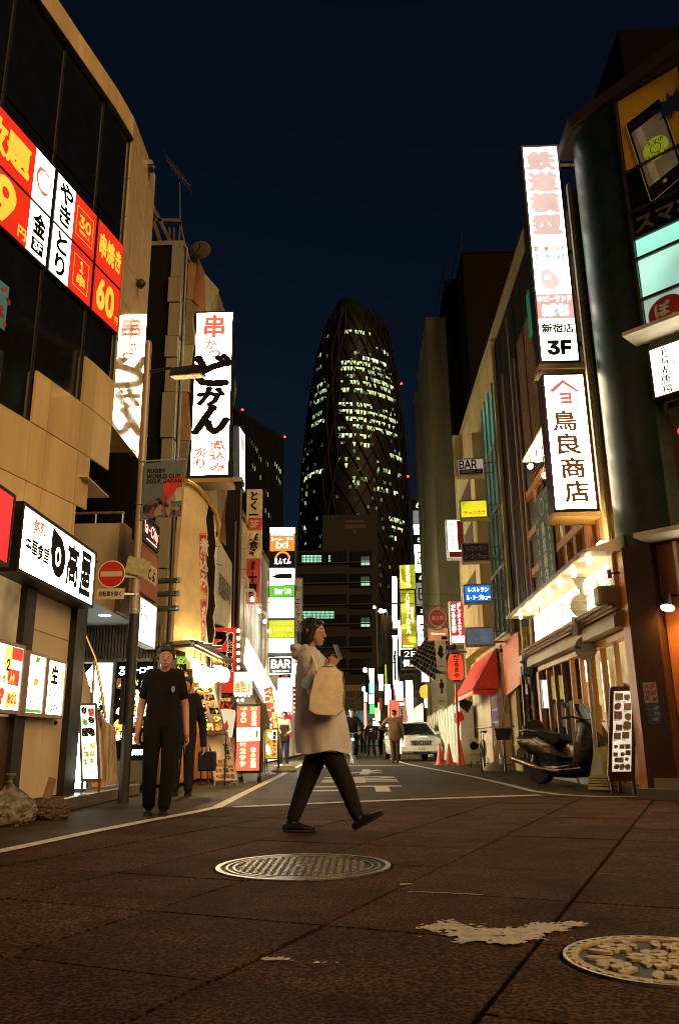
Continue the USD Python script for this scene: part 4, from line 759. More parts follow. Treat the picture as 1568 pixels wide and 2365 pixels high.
Yx = FY(17.8); R_ = Yx.R(500, 1608, 540, 1680); t = T('poster_board', 'black ramen poster with red kana under the lanterns', 'poster', ((R_[0]+R_[1])/2, 17.8, R_[2])); t.part('board', Yx.box(*R_, -.03, 0), BLK); t.fitted(Yx, 'メン', R_[0]+.06, R_[1]-.05, R_[3]-.34, R_[3]-.14, RED_LIT, bold=5); t.text(Yx, '馬肉屋', (R_[0]+R_[1])/2, R_[3]-.08, .08, PRINT['orange']); menu(t, Yx, (R_[0]+.05, R_[1]-.05, R_[2]+.02, R_[2]+.35), 61, 2, 2, False, ('brown', 'red', 'dark'), c=.006)
Yx = FY(18.6); R_ = Yx.R(556, 1470, 580, 1550)
# dark column building behind the kiosk
C_ = T('brown_column_building', 'dark brown building edge with pipes behind the ramen sign', 'building', (-4, 19.4, 0)); Yc = FY(18.3); ca, cb = Yc.at(536, 1112); ca2, _ = Yc.at(560, 1112)
C_.part('wall', box(-9, ca2-.05, 18.35, 18.7, .1, cb), M('dark_brown_wall', (.012, .008, .006), .8, spec=.08)); C_.part('parapet', box(-9, ca2-.02, 18.3, 18.75, cb+.002, cb+.12), CONC_D)
C_.part('pipe', bar((ca2-.03, 18.32, 1), (ca2-.03, 18.32, cb-.2), .03), M('brown_pipe', (.06, .035, .02), .4)); C_.part('pipe', bar((ca2-.14, 18.3, 2.8), (ca2-.14, 18.3, cb-1), .025), MATS['brown_pipe'])
C_.part('ground_floor', box(-3.5, -3.0, 17.9, 18.3, 0, 1.75), M('shop_dark', (.05, .035, .02), .6))
# thin sign seen edge-on above
Ye = FY(19.5); e0 = pxpoly(SL(-2.95), ((553, 985), (566, 1005), (566, 1135), (554, 1115))); t = T('edge_sign', 'white lit sign seen nearly edge-on above the brown column', 'sign', (-2.95, 20.5, 7.6)); t.part('casing', SL(-2.95).poly(e0.buffer(.04), -.16, .155), DK); t.part('face', SL(-2.95).poly(e0, .0), E('edge_sign_white', (.9, 1, .92), 3.5)); t.part('print', SL(-2.95).quad(e0.bounds[0]+.2, e0.bounds[2]-.3, e0.bounds[3]-.55, e0.bounds[3]-.25, .006), PRINT['pink'])
# ---------------------------------------------------------------- pale building with blinds
D_ = T('pale_shop_building', 'pale shop building with striped blinds and lit shop band', 'building', (-3.4, 24, 0)); PALE = M('pale_green_wall', (.55, .58, .50), .55, scale=2.5, streak=True)
XD = -3.5
D_.part('wall', box(-9, XD, 21.2, 34, .05, 7.2), PALE); D_.part('roof_edge', box(-9, XD+.05, 21.15, 34, 7.2, 7.35), CONC_D)
SD = SL(XD)
STR = [M('blind_%s' % k, c, .6) for k, c in (('white', (.75, .74, .70)), ('pink', (.62, .40, .38)), ('grey', (.40, .42, .44)))]
for q in (((562, 1370), (604, 1440), (604, 1560), (562, 1530)), ((612, 1455), (640, 1500), (640, 1590), (612, 1560))):
    g = pxpoly(SD, q); b = g.bounds; n = 15; D_.part('window_recess', SD.poly(g, -.02, .03), DK)
    for k in range(n):
        s = g.intersection(sbox(b[0]+(b[2]-b[0])*k/n+.01, b[1], b[0]+(b[2]-b[0])*(k+.86)/n, b[3]))
        if s.area > .002: D_.part('blind_slat', SD.poly(s, .012, .02), STR[k % 3 if k % 2 else 0])
for k in range(6):
    y = 22.0+1.5*k; D_.part('wall_duct', tube([(XD+.02, y, 5.2-.1*k), (XD+.28, y, 5.2-.1*k), (XD+.34, y, 5.1-.1*k), (XD+.34, y, 4.5-.1*k)], .05, 7), M('white_duct', (.6, .62, .55), .4))
    D_.part('spot_lamp', ball((XD+.40, y+.5, 4.65-.1*k), .05, 1, (1, 1, 1.4)), E('spot_white', (1, .88, .66), 60))
t = T('lit_shop_band', 'dazzling white lit shop band sloping away over the doors', 'sign', (XD+.2, 23, 1.9)); SB = SL(XD+.22)
g = pxpoly(SB, ((563, 1530), (570, 1475), (640, 1600), (656, 1640), (660, 1690), (640, 1670))); t.part('face', SB.poly(g, -.02, .02), E('shop_band_white', (1, .84, .56), 42)); t.part('casing', SB.poly(g.buffer(.03), -.12, .112), WHT)
D_.part('shop_doors', box(XD-.1, XD+.01, 21.3, 33.9, .06, 1.6), E('shop_doors_lit', (1, .72, .42), 2.6, var=.7, scale=1.2))
t = T('awning_box', 'olive shop awning box behind the red light box', 'awning', (XD+.2, 21, 1.3)); SA = FY(20.6); g = pxpoly(SA, ((590, 1615), (612, 1625), (622, 1665), (622, 1690), (592, 1690))); t.part('cloth', SA.poly(g, -.3, .3), M('olive_awning', (.24, .20, .08), .7)); t.part('frame', [sq(SA.P(*SA.at(546, 1640), .05), SA.P(*SA.at(592, 1640), .05), .04), sq(SA.P(*SA.at(590, 1640), .05), SA.P(*SA.at(592, 1690), .05), .05), sq(SA.P(*SA.at(560, 1640), .05), SA.P(*SA.at(560, 1700), .05), .05)], BLK)
# vertical unlit sign
Yj = FY(24.0); t = T('projecting_sign', 'tall unlit cream and red vertical sign with arm lamps', 'sign', (-3.3, 24, 4.8)); OFF = M('unlit_cream_sign', (.58, .50, .32), .5, scale=3); OFR = M('unlit_red_sign', (.55, .07, .035), .5, scale=3)
for q, m, w_, k in (((570, 1130, 604, 1196), OFF, 'とく一', INK), ((571, 1197, 604, 1224), OFR, '3F', None), ((569, 1225, 603, 1290), OFF, '宴会場', INK), ((567, 1291, 600, 1394), OFR, '十徳', INK)):
    R_ = Yj.R(*q); t.part('panel', Yj.box(R_[0], R_[1], R_[2]+.004, R_[3]-.004, -.2, 0), m); z0, z1 = (R_[2]+.08, R_[3]-.08) if w_ != '十徳' else (R_[2]+.3, R_[3]-.42)
    t.fitted(Yj, w_, R_[0]+.09, R_[1]-.09, z0, z1, k or OFF, vert=w_ != '3F', bold=4)
    if w_ == '十徳': t.text(Yj, '酒処', (R_[0]+R_[1])/2, R_[3]-.22, .14, INK, vert=True, bold=2); t.part('name_plate', Yj.quad(R_[0]+.06, R_[1]-.06, R_[2]+.05, R_[2]+.20, .006), OFF); t.fitted(Yj, '二番店', R_[0]+.09, R_[1]-.09, R_[2]+.08, R_[2]+.17, INK)
for k, (p_, q_) in enumerate((((497, 1212), (568, 1204)), ((512, 1246), (585, 1236)), ((530, 1278), (594, 1277)))):
    y = 23.6; f_ = FY(y); p3, q3 = f_.P(*f_.at(*p_)), f_.P(*f_.at(*q_)); p3 = p3+np.array([0, -1.5, 0]); l = T('arm_lamp', ('upper', 'middle', 'lower')[k]+' white spot lamp on a long arm in front of the cream and red sign', 'lamp', q3); l.part('arm', bar(p3, q3, .018, 6), M('pale_arm', (.55, .45, .28), .4)); l.part('head', tube([q3+[.02, 0, .10], q3+[-.06, .0, -.12]], [.07, .08], 10), M('pale_lamp_head', (.7, .6, .4), .4))
# stacked tenant sign
Yi = FY(27.0); t = T('tenant_sign_tower', 'tall stack of lit tenant sign panels beside the walking woman', 'sign', (-2.7, 27, 2.8)); WI = E('tenant_white', (1, 1, .93), 6.5, var=.1)
def stack(x0, x1, rowsy, T_=None): pass
XI0, XI1 = Yi.at(624, 1217)[0], Yi.at(680, 1217)[0]
def pan(y0, y1, m, x0=624, x1=680):
    R_ = (XI0, XI1, Yi.at(652, y1)[1], Yi.at(652, y0)[1]); t.part('panel', Yi.box(R_[0], R_[1], R_[2]+.012, R_[3]-.012, -.25, 0), m); return R_
t.part('casing', Yi.box(XI0-.03, XI1+.03, Yi.at(652, 1518)[1], Yi.at(652, 1216)[1], -.28, -.1), DK); t.part('pole', bar(Yi.P(XI0-.08, .1, -.15), Yi.P(XI0-.08, Yi.at(652, 1340)[1], -.15), .06), M('tan_pole', (.30, .22, .12), .5))
pan(1217, 1231, WI); R_ = pan(1232, 1272, E('tenant_orange', (1, .33, .05), 1.1)); t.fitted(Yi, 'ixi', R_[0]+.22, R_[1]-.22, R_[2]+.09, R_[2]+.34, WI, bold=2); t.text(Yi, 'ルーム・マム', (R_[0]+R_[1])/2, R_[3]-.20, .13, WI, bold=1); t.fitted(Yi, 'カラオケ&居酒屋', R_[0]+.03, R_[1]-.03, R_[3]-.09, R_[3]-.03, WI, bold=0)
R_ = pan(1273, 1311, INK); t.part('emblem', Yi.poly(affinity.translate(ring2(.20, .27, 24), (R_[0]+R_[1])/2+.02, (R_[2]+R_[3])/2+.02).difference(sbox(-9, 0, 9, (R_[2]+R_[3])/2)), .008), PRINT['orange']); t.fitted(Yi, 'えんてん', R_[0]+.16, R_[1]-.12, R_[2]+.12, R_[2]+.32, WI, bold=3)
R_ = pan(1312, 1351, WI); t.part('bottle_print', Yi.poly(unary_union([sbox(R_[0]+.22, R_[2]+.24, R_[1]-.1, R_[2]+.36), sbox(R_[0]+.12, R_[2]+.27, R_[0]+.3, R_[2]+.31)]).buffer(.02), .008), INK)
R_ = pan(1352, 1378, E('tenant_green', (.18, .85, .04), .85)); t.fitted(Yi, 'New Tale', R_[0]+.2, R_[1]-.1, R_[2]+.08, R_[3]-.10, WI, bold=1)
pan(1379, 1391, WI); R_ = pan(1392, 1427, WI); t.fitted(Yi, 'Gong', R_[0]+.28, R_[1]-.28, R_[2]+.34, R_[2]+.46, PRINT['yellow'], bold=2); t.fitted(Yi, 'BLUE', R_[0]+.22, R_[1]-.22, R_[2]+.12, R_[2]+.2, PRINT['cream'], bold=0)
R_ = pan(1432, 1473, E('tenant_lime', (.85, .85, .04), 1.0)); t.fitted(Yi, 'SAKAYA', R_[0]+.15, R_[1]-.06, R_[2]+.22, R_[2]+.36, PRINT['yellow'], bold=2); t.fitted(Yi, '2F', R_[1]-.25, R_[1]-.08, R_[2]+.05, R_[2]+.17, M('olive_ink2', (.3, .3, .02), .5), bold=2); t.text(Yi, 'ワインビストロ', (R_[0]+R_[1])/2+.05, R_[3]-.12, .10, PRINT['yellow'], bold=1)
R_ = pan(1474, 1508, WI); t.text(Yi, '京都 勝牛', (R_[0]+R_[1])/2, R_[2]+.18, .19, M('faint_ink', (.30, .28, .22), .6), bold=1)
R_ = Yi.R(622, 1517, 678, 1558); R_ = (XI0-.01, XI1-.02, R_[2], R_[3])
t = T('bar_sign', 'black BAR sign with white rounded border under the tenant sign tower', 'sign', ((R_[0]+R_[1])/2, 27, R_[2])); g = sbox(R_[0], R_[2], R_[1], R_[3]).buffer(-.05).buffer(.05); t.part('board', Yi.poly(g, -.1, .1), INK); t.part('border', Yi.poly(g.buffer(-.015).difference(g.buffer(-.04)), .008), WI); t.fitted(Yi, 'BAR', R_[0]+.10, R_[1]-.10, R_[2]+.20, R_[3]-.10, W_SOFT, bold=4); t.fitted(Yi, 'hermit soba', R_[0]+.15, R_[1]-.15, R_[2]+.08, R_[2]+.14, WI, bold=1)
# lit vertical fried rice sign with pink bulbs, balloons below
Yv = FY(29.0); R_ = Yv.R(641, 1566, 676, 1645); t = lightbox('projecting_sign', 'white lit vertical sign with thin black writing and pink bulbs', Yv, R_, .2, E('fried_rice_white', (1, .95, .98), 5), M('pink_case', (.5, .08, .10), .5), .03); t.fitted(Yv, '肉あんかけ', R_[1]-.25, R_[1]-.08, R_[2]+.35, R_[3]-.05, MATS['faint_ink'], vert=True); t.fitted(Yv, 'チャーハン', R_[0]+.10, R_[0]+.27, R_[2]+.15, R_[3]-.25, MATS['faint_ink'], vert=True)
t.part('bulb_string', [ball((R_[1]+.05, 28.98, R_[2]+.15*k), .028, 1) for k in range(9)]+[ball((R_[0]+.10*k, 28.98, R_[2]-.05), .028, 1) for k in range(6)], E('pink_bulb', (1, .25, .16), 9), kind='stuff')
rb = np.random.default_rng(3)
for k in range(9):
    a, b = FY(29.2).at(640+32*rb.random(), 1655+42*rb.random()); tb = T('balloon', f'red balloon, {ORD[k]} of the bunch counted from its knot, behind the shop assistant', 'balloon', (a, 29.2, b), 'red balloons behind the shop assistant'); tb.part('skin', ball((a, 29.2+.1*k, b), .14, 2, (1, 1, 1.15)), E('balloon_red', (1, .06, .06), .8, var=.5, scale=7), smooth=True)
# grey vertical signs beyond
Yg = FY(33.0); R_ = Yg.R(681, 1335, 698, 1532); t = lightbox('projecting_sign', 'grey unlit vertical sign with dark katakana above the woman', Yg, R_, .2, M('grey_sign_face', (.30, .31, .25), .5), GREY, .03); t.fitted(Yg, 'エリアクエスト', R_[0]+.04, R_[0]+.22, R_[2]+.6, R_[3]-.9, INK, vert=True, bold=1); t.fitted(Yg, '新ビル', R_[0]+.03, R_[1]-.03, R_[3]-.55, R_[3]-.35, INK, bold=1)
# banner, A-board and water weight near the assistant
Yf = FY(20.8); g = pxpoly(Yf, ((610, 1592), (627, 1585), (642, 1702), (626, 1714), (616, 1660))); t = T('nobori_banner', 'orange pink upright banner with pale characters beside the light box', 'banner', (Yf.at(632, 1714)[0], 20.8, .05)); t.part('cloth', Yf.poly(g, 0, .008), E('banner_glow', (1, .22, .10), .75, var=.3, scale=5)); b = g.bounds
t.part('lettering', Yf.poly(affinity.rotate(affinity.translate(text2d('ヒートレスト', .21, vert=True, bold=3), (b[0]+b[2])/2-.07, (b[1]+b[3])/2-.02), 8), .012), PRINT['cream']); t.part('lettering', Yf.poly(affinity.rotate(affinity.translate(text2d('中華一番旨い', .20, vert=True, bold=3), (b[0]+b[2])/2+.10, (b[1]+b[3])/2+.06), 8), .012), PRINT['yellow']); t.part('pole', bar(Yf.P(*Yf.at(627, 1583), .03), Yf.P(*Yf.at(660, 1790), .03), .012), STEEL)
t.part('base', lathe([(.30, 0), (.33, .05), (.24, .15), (.05, .20), (.02, .28)], (Yf.at(655, 1783)[0], 20.9, 0), 20), M('white_weight', (.6, .52, .38), .5), smooth=30)
tb = pic_board('menu_board', 'yellow ramen A-board with black kana beside the orange banner', ((613, 1685), (641, 1685), (613, 1752), (640, 1752)), 20.2, .06, 71, 2, 2, ('orange', 'cream', 'red'), (.7, .42, .05)); f_ = tb.f
tb.part('face_glow', f_.quad(-tb.w/2, tb.w/2, 0, tb.L, .003), E('aboard_yellow', (1, .55, .06), .9)); tb.fitted(f_, '塩豚ラーメン', tb.w*.10, tb.w*.40, tb.L*.08, tb.L*.93, INK, vert=True, bold=5, c=.014)
# ================================================================ end of the street: towers and post office
YT_ = 330.0; FT = FY(YT_)
prof = [(684, 779, 862), (700, 771, 872), (721, 761, 884), (745, 752, 893), (767, 744, 901), (820, 729, 912), (884, 718, 920), (971, 706, 932), (1088, 694, 942), (1204, 690, 946), (1500, 689, 951), (1712, 690, 952)]
lev = []
for py, xl, xr in prof:
    a0, z = FT.at(xl, py); a1, z2 = FT.at(xr, py); lev.append(((z+z2)/2, a0, a1))
lev = lev[::-1]; zs = np.array([l[0] for l in lev]); l0 = np.array([l[1] for l in lev]); l1 = np.array([l[2] for l in lev]); zs[0] = -.05
ph = np.linspace(0, 2*np.pi, 72, endpoint=False); V0 = math.radians(-90-20)      # one rounded edge points at the street, a little left
def reul(p):
    d = (p-V0+math.pi/3) % (2*math.pi/3)-math.pi/3; return 1/(.80+.20*np.cos(3*d/2.0)**.5) if False else 1-.11*(1-np.cos(3*d))/2+0*d
rr = np.array([reul(p) for p in ph]); ux, uy = rr*np.cos(ph), rr*np.sin(ph); umin, umax = ux.min(), ux.max()
def tower_pt(p, z, off=0.):
    a0, a1 = np.interp(z, zs, l0), np.interp(z, zs, l1); s = (a1-a0)/(umax-umin); r = reul(p)*s+off
    return np.array([a0-umin*s+r*math.cos(p), YT_+6+r*math.sin(p), z])
t = T('cocoon_tower', 'dark curved skyscraper with lit office floors wrapped in a diagonal lattice', 'skyscraper', (0, YT_, 0))
zl = list(zs)
def slant(q, z):
    k = max(0., (z-170)/31.0)**1.5; q = q.copy(); q[:, 2] -= .42*k*(q[:, 0]-q[:, 0].min()); return q
t.part('glass_body', rings([slant(np.array([tower_pt(p, z) for p in ph]), z) for z in zl]), M('tower_glass', (.004, .005, .005), .5, spec=.12), smooth=40)
pass
LAT = M('tower_lattice', (.015, .011, .009), .8, spec=.1); bars = []
for k in range(24):
    for s in (-1, 1):
        pts = [tower_pt(V0+k*2*math.pi/24+s*(z-20)/42.0, z, .5) for z in np.linspace(2, zl[-1]-9, 46)]
        if np.mean([q[1] for q in pts]) < 1e9: bars.append(tube([q for q in pts], .30, 3, caps=False))
t.part('lattice', cat(bars), LAT, kind='stuff')
cr = [tower_pt(V0+.05*math.sin(z*.21), z, .8) for z in np.linspace(60, zl[-1]-12, 40)]
for dx in (-.09, 0, .09): t.part('edge_rib', tube([tower_pt(V0+dx+.04*math.sin(z*.2+dx*40), z, .8) for z in np.linspace(40, zl[-1]-8, 50)], .45, 4), LAT)
WIN = [E('tower_window_%d' % k, c, s) for k, (c, s) in enumerate((((.78, 1, .42), 1.25), ((.60, .92, .36), .6), ((1, .97, .70), 1.8), ((.35, .6, .3), .2)))]
rw = np.random.default_rng(12); cells = []
def row(zy, f0, f1, dens, face, bright):
    """One lit office floor. zy: row in the zoomed photograph at the edge; f0..f1 along the face (right +, left -)."""
    y = zy*.2913+650.8; z = FT.at(815 if face > 0 else 760, y)[1]*(.953 if face > 0 else .965); h = 1.9
    n = 22
    for i in range(n):
        f = (i+.5)/n
        if f < f0 or f > f1 or rw.random() > dens: continue
        p0, p1 = V0+face*(.10+1.5*(i+.08)/n), V0+face*(.10+1.5*(i+.92)/n)
        if face < 0: p0, p1 = p1, p0
        w = rw.random(); q = [tower_pt(p0, z, .12), tower_pt(p1, z, .12), tower_pt(p1, z+h, .12), tower_pt(p0, z+h, .12)]
        m0, m1 = (q[0]+q[1])/2, (q[2]+q[3])/2
        v = [q[3], m0*.8+q[0]*.2, m0*.8+q[1]*.2, q[2]] if i % 2 == 0 else [q[3]*.8+m1*.2, q[0], q[1], q[2]*.8+m1*.2]
        if w < .25: v = [q[3], q[0]*.5+q[3]*.5, q[1]*.5+q[2]*.5, q[2]]
        t.part('window', TM(v, [(0, 1, 2), (0, 2, 3)]), WIN[min(3, int(bright+rw.random()*1.3-.3)) if bright < 3 else 3])
for zy, f0, f1, d, b in ((370, .0, .55, .7, 0), (480, .6, .95, .6, 1), (560, .0, .25, .6, 1), (590, .3, .8, 1, 2), (640, .0, .45, .8, 0), (655, .5, .95, .4, 1), (690, .0, .35, .9, 0), (700, .4, .95, .5, 1), (755, .05, .3, .4, 1), (760, .35, .95, .9, 0), (805, .0, .95, .75, 0), (870, .0, .95, .9, 0), (990, .0, .5, .9, 0), (1000, .55, .9, .5, 1), (1050, .0, .95, .85, 0), (1110, .1, .95, .8, 0), (1170, .1, .9, .65, 0), (1190, .0, .1, .8, 1), (1245, .0, .4, .8, 0), (1315, .0, .45, .5, 1), (1310, .8, .95, .8, 1), (1350, .72, .98, .9, 0), (1440, .0, .6, .3, 1), (1490, .1, .95, .4, 1), (1590, .0, .35, .4, 1), (1625, .2, .5, .3, 1), (1650, .5, .9, .7, 0), (1870, .70, 1, .8, 0), (1940, .70, 1, .9, 0), (2020, .7, .8, .8, 1)):
    row(zy, f0, f1, d, 1, b)
for zy, f0, f1, d, b in ((400, .2, .7, .5, 1), (530, .1, .6, .5, 1), (575, .5, .95, .8, 2), (650, .2, .9, .6, 1), (760, .45, .95, 1, 0), (890, .5, .95, .7, 1), (1070, .5, .9, .3, 1), (1195, .55, 1, 1, 2), (1265, .55, 1, .8, 0), (1325, .55, .95, .5, 1), (1395, .55, .95, .6, 1), (1590, .5, 1, .8, 0), (1790, .6, 1, 1, 2), (1920, .6, .95, .5, 1), (815, .05, .3, .9, 1), (880, .05, .3, .8, 1), (945, .05, .3, .9, 1), (1060, .05, .3, .9, 1), (1130, .05, .3, .9, 1), (1340, .3, .42, .9, 1), (1475, .3, .42, .9, 1), (1540, .02, .45, .9, 0), (1670, .3, .42, .9, 1), (1740, .3, .42, .9, 1), (1940, .3, .42, .9, 1), (2080, .3, .42, .9, 1)):
    row(zy, f0, f1, d, -1, b)
dim = []
for i in range(140):
    f, face = rw.random(), (1 if rw.random() < .62 else -1); z = 4.0*int((60+112*rw.random())/4.0)+.6; p0 = V0+face*(.08+1.45*f); p1 = p0+face*.045
    if face < 0: p0, p1 = p1, p0
    q = [tower_pt(p0, z, .1), tower_pt(p1, z, .1), tower_pt(p1, z+1.4, .1), tower_pt(p0, z+1.4, .1)]; dim.append(TM(q, [(0, 1, 2), (0, 2, 3)]))
t.part('dim_windows', cat(dim), E('tower_window_dim', (.5, .85, .4), .17, var=.9, scale=.15), kind='stuff')
AVI = E('aviation_red', (1, .03, .02), 9)
for (px_, py_), w in (((927, 886), 'upper'), ((942, 1100), 'lower')):
    a, b = FT.at(px_, py_); l = T('aviation_lamp', f'{w} red warning lamp on the right edge of the curved skyscraper', 'warning lamp', (a, YT_, b)); l.part('bulb', ball((a, YT_, b), .55, 1), AVI); l.part('arm', bar((a-2.5, YT_, b-.4), (a, YT_, b-.4), .15, 5), LAT)
# left office tower
L_ = T('office_tower', 'dark slab office tower with fine vertical ribs behind the left signs', 'office building', (-40, 250, 0)); TW = VA(-41.2, 250, 28)
q = [TW.at(*p) for p in ((560, 945), (655, 1013))]; s1 = q[1][0]; zt_ = FY(250).at(545, 940)[1]
rf = M('dark_tower_wall', (.005, .006, .006), .7, spec=.1)
p0, p1 = TW.P(-30, 0), TW.P(s1, 0); ztop = (q[0][1]+q[1][1])/2
L_.part('wall', TW.box(0, s1, 0, ztop, -30, 0), rf)
for k in range(26): L_.part('rib', TW.box(s1*(k+.3)/26, s1*(k+.45)/26, 5, ztop-1, .05, .5), M('tower_rib', (.010, .010, .009), .8, spec=.1))
lw = np.random.default_rng(2)
for f, zf, n in ((.28, .80, 5), (.80, .72, 4), (.62, .70, 2), (.45, .71, 2), (.85, .62, 3), (.62, .47, 2), (.60, .33, 4), (.92, .2, 2), (.40, .73, 1), (.9, .55, 1), (.75, .19, 2), (.35, .62, 2), (.5, .56, 1)):
    for k in range(n):
        a = s1*(f+.038*k); z = ztop*(.56+.44*zf)-.6*k; L_.part('window', TW.quad(a, a+s1*.022, z, z+1.7, .08), WIN[(1, 0, 3, 1)[lw.integers(4)]])
for a, z, w in ((.10*s1, ztop+.6, 'left'), (s1, ztop-.5, 'right')):
    c = TW.P(a, z, .5); l = T('aviation_lamp', f'red warning lamp on the {w} roof corner of the slab office tower', 'warning lamp', c); l.part('bulb', ball(c, .42, 1), AVI); l.part('stem', bar(c-[0, 0, 1], c, .08, 5), rf)
# post office
FP = FY(150.0); P_ = T('post_office', 'broad post office building closing the street with dark window bands', 'building', (-3, 151, 0)); PW = M('post_office_wall', (.024, .0235, .020), .9, scale=.6, var=.1, spec=.1)
aL, zP = FP.at(688, 1190); aR = FP.at(900, 1190)[0]; zU = FP.at(800, 1270)[1]; aW = FP.at(745, 1190)[0]
P_.part('wall', box(aL-6, aR-2.5, 150.3, 175, 0, zU), PW); P_.part('upper_wall', box(aW, aR-2.5, 150.3, 170, zU+.01, zP), PW)
DW = M('dark_window_band', (.006, .008, .009), .15)
bands = [(1274, 1298), (1325, 1345), (1373, 1395), (1420, 1440), (1470, 1494), (1522, 1545)]
for k, (y0, y1) in enumerate(bands):
    z1, z0 = FP.at(760, y0)[1], FP.at(760, y1)[1]; xa, xb = FP.at(692, y0)[0], FP.at(800, y0)[0]; xc, xd = FP.at(833, y0)[0], FP.at(858, y0)[0]
    P_.part('window_band', FP.box(xa, xb, z0, z1, -.35, -.02), DW); P_.part('spandrel', FP.box(xa-.3, xd+.2, z0-.25, z0-.02, -.3, .12), M('post_spandrel', (.036, .035, .029), .9, spec=.1))
    for j in range(14): P_.part('mullion', FP.box(xa+(xb-xa)*j/14, xa+(xb-xa)*j/14+.10, z0, z1, -.02, .04), M('post_mullion', (.009, .008, .007), .7, spec=.1))
    P_.part('window_band', FP.box(xb+.8, xd, z0-.9, z1-.1, -.3, -.03), DW)
    if k in (0, 1, 3):
        for u in range(2): P_.part('lit_pane', FP.quad(xc+.05+u*.85, xc+.82+u*.85, z0-.75, z0+.10, .0), E('post_pane', (.65, .95, .65), .8)); P_.part('lit_pane', FP.quad(xc+.05+u*.85, xc+.82+u*.85, z0+.18, z0+.95, .0), E('post_pane_dim', (.4, .6, .4), .12))
for y0, y1, xs, m in ((1281, 1299, (697, 707, 716, 725, 734, 743), E('office_window_green', (.45, 1, .6), 1.0)), (1281, 1298, (758, 764), MATS['office_window_green']), (1411, 1429, (699, 708, 720, 730, 740, 750, 761, 772), E('office_window_bright', (.40, .95, .58), .85))):
    for i in range(len(xs)-1):
        (a0, z1), (a1, z0) = FP.at(xs[i], y0), FP.at(xs[i+1], y1); n = 3
        for j in range(n): P_.part('lit_pane', FP.quad(a0+.05, a1-.05, z0+(z1-z0)*(j+.08)/n, z0+(z1-z0)*(j+.82)/n, .01), m)
OLV = M('post_sign_ink', (.02, .018, .014), .6); PF = M('post_fascia', (.10, .095, .075), .8)
(a0, z1), (a1, z0) = FP.at(786, 1583), FP.at(865, 1640); P_.part('fascia', FP.box(a0-8, a1+2, z0, z1, -.2, .3), PF)
for w, y0, y1, x0, x1 in (('郵便局', 1596, 1612, 798, 868), ('POST OFFICE', 1614, 1622, 795, 880)):
    (a0, z1), (a1, z0) = FP.at(x0, y0), FP.at(x1, y1); P_.fitted(FP, w, a0, a1, z0, z1, OLV, c=.33, bold=3)
P_.part('ground_floor_glass', FP.quad(-12, 9, .1, FP.at(800, 1642)[1], .05), E('post_ground_floor', (.30, .55, .40), .22, var=.6, scale=.35))
(a0, z1), (a1, z0) = FP.at(760, 1200), FP.at(835, 1206)
for q_, nm in (((797, 1201, 840, 1206), 'post_red_mark'), ((797, 1211, 845, 1219), 'post_red_mark'), ((815, 1219, 822, 1232), 'post_red_mark')):
    (a0, z1), (a1, z0) = FP.at(*q_[:2]), FP.at(*q_[2:]); P_.part('emblem_bar', FP.quad(a0, a1, z0, z1, -.27), M(nm, (.042, .020, .015), .7))
# bare tree in front of the post office
def branch_tree(t, base, h, seed, mat, r0=.16, levels=4):
    r = np.random.default_rng(seed); segs = []
    def grow(p, d, L, rad, lv):
        n = 3; pts = [p]
        for _ in range(n): d = d+r.normal(0, .13, 3); d /= np.linalg.norm(d); pts.append(pts[-1]+d*L/n)
        segs.append((lv, tube(pts, np.linspace(rad, rad*.62, n+1), 5)))
        if lv < levels:
            for _ in range(3 if lv else 4):
                e = d+r.normal(0, .52, 3); e[2] = abs(e[2])*.8+.15; grow(pts[-1-int(r.random()*2)], e/np.linalg.norm(e), L*.68, rad*.55, lv+1)
    grow(np.array(base, float), np.array([0, 0, 1.]), h*.36, r0, 0)
    t.part('trunk', [m for l, m in segs if l == 0], mat); t.part('crown', [m for l, m in segs if l > 0], mat, kind='stuff')
t = T('bare_tree', 'bare winter tree in front of the post office entrance', 'tree', (-.6, 120, 0)); branch_tree(t, (-.9, 120, 0), 8.5, 5, M('bark_dark', (.02, .015, .01), .8))
t = T('bare_tree', 'bare branched tree half hidden behind the walking woman', 'tree', (-3.0, 118, 0)); branch_tree(t, (-3.4, 118, 0), 8, 8, MATS['bark_dark'])
for k in range(3):
    a, b = FY(117).at(788+5*k, 1668-3*k); l = T('fairy_light', ('left', 'middle', 'right')[k]+' violet light strand in the bare tree beside the woman', 'light', (a, 117, b)); l.part('strand', bar((a-.35, 117, b-.5), (a+.5, 117, b+.6), .05, 4), E('violet_strand', (.35, .25, 1), 1.6))
# far left row of shops, mostly behind the woman
F_ = T('far_left_row', 'row of low shop buildings further down the left side', 'buildings', (-5, 60, 0))
F_.part('front', box(-14, -3.4, 34.2, 100, 0, 6.5), M('far_shop_wall', (.06, .055, .04), .9, spec=.08)); F_.part('shop_glow', box(-3.45, -3.38, 34.5, 99, .1, 2.6), E('far_shop_glow', (1, .70, .4), .35, var=.8, scale=.7))
FL = SL(-3.3); cl_ = np.random.default_rng(31)
for k in range(9):
    y = 37+5.5*k; m = (W_LIT, PRINT['red'], W_WARM, PRINT['green'], PRINT['yellow'])[cl_.integers(5)]; f_ = FY(y); w, h = .6+.3*cl_.random(), 1.2+1.6*cl_.random(); z = 2.6+1.2*cl_.random()
    s = lightbox('projecting_sign', 'lit shop sign far down the left side, %s along the row' % ('first', 'second', 'third', 'fourth', 'fifth', 'sixth', 'seventh', 'eighth', 'ninth')[k], f_, (-3.3, -3.3+w, z, z+h), .2, m, DK, .03)
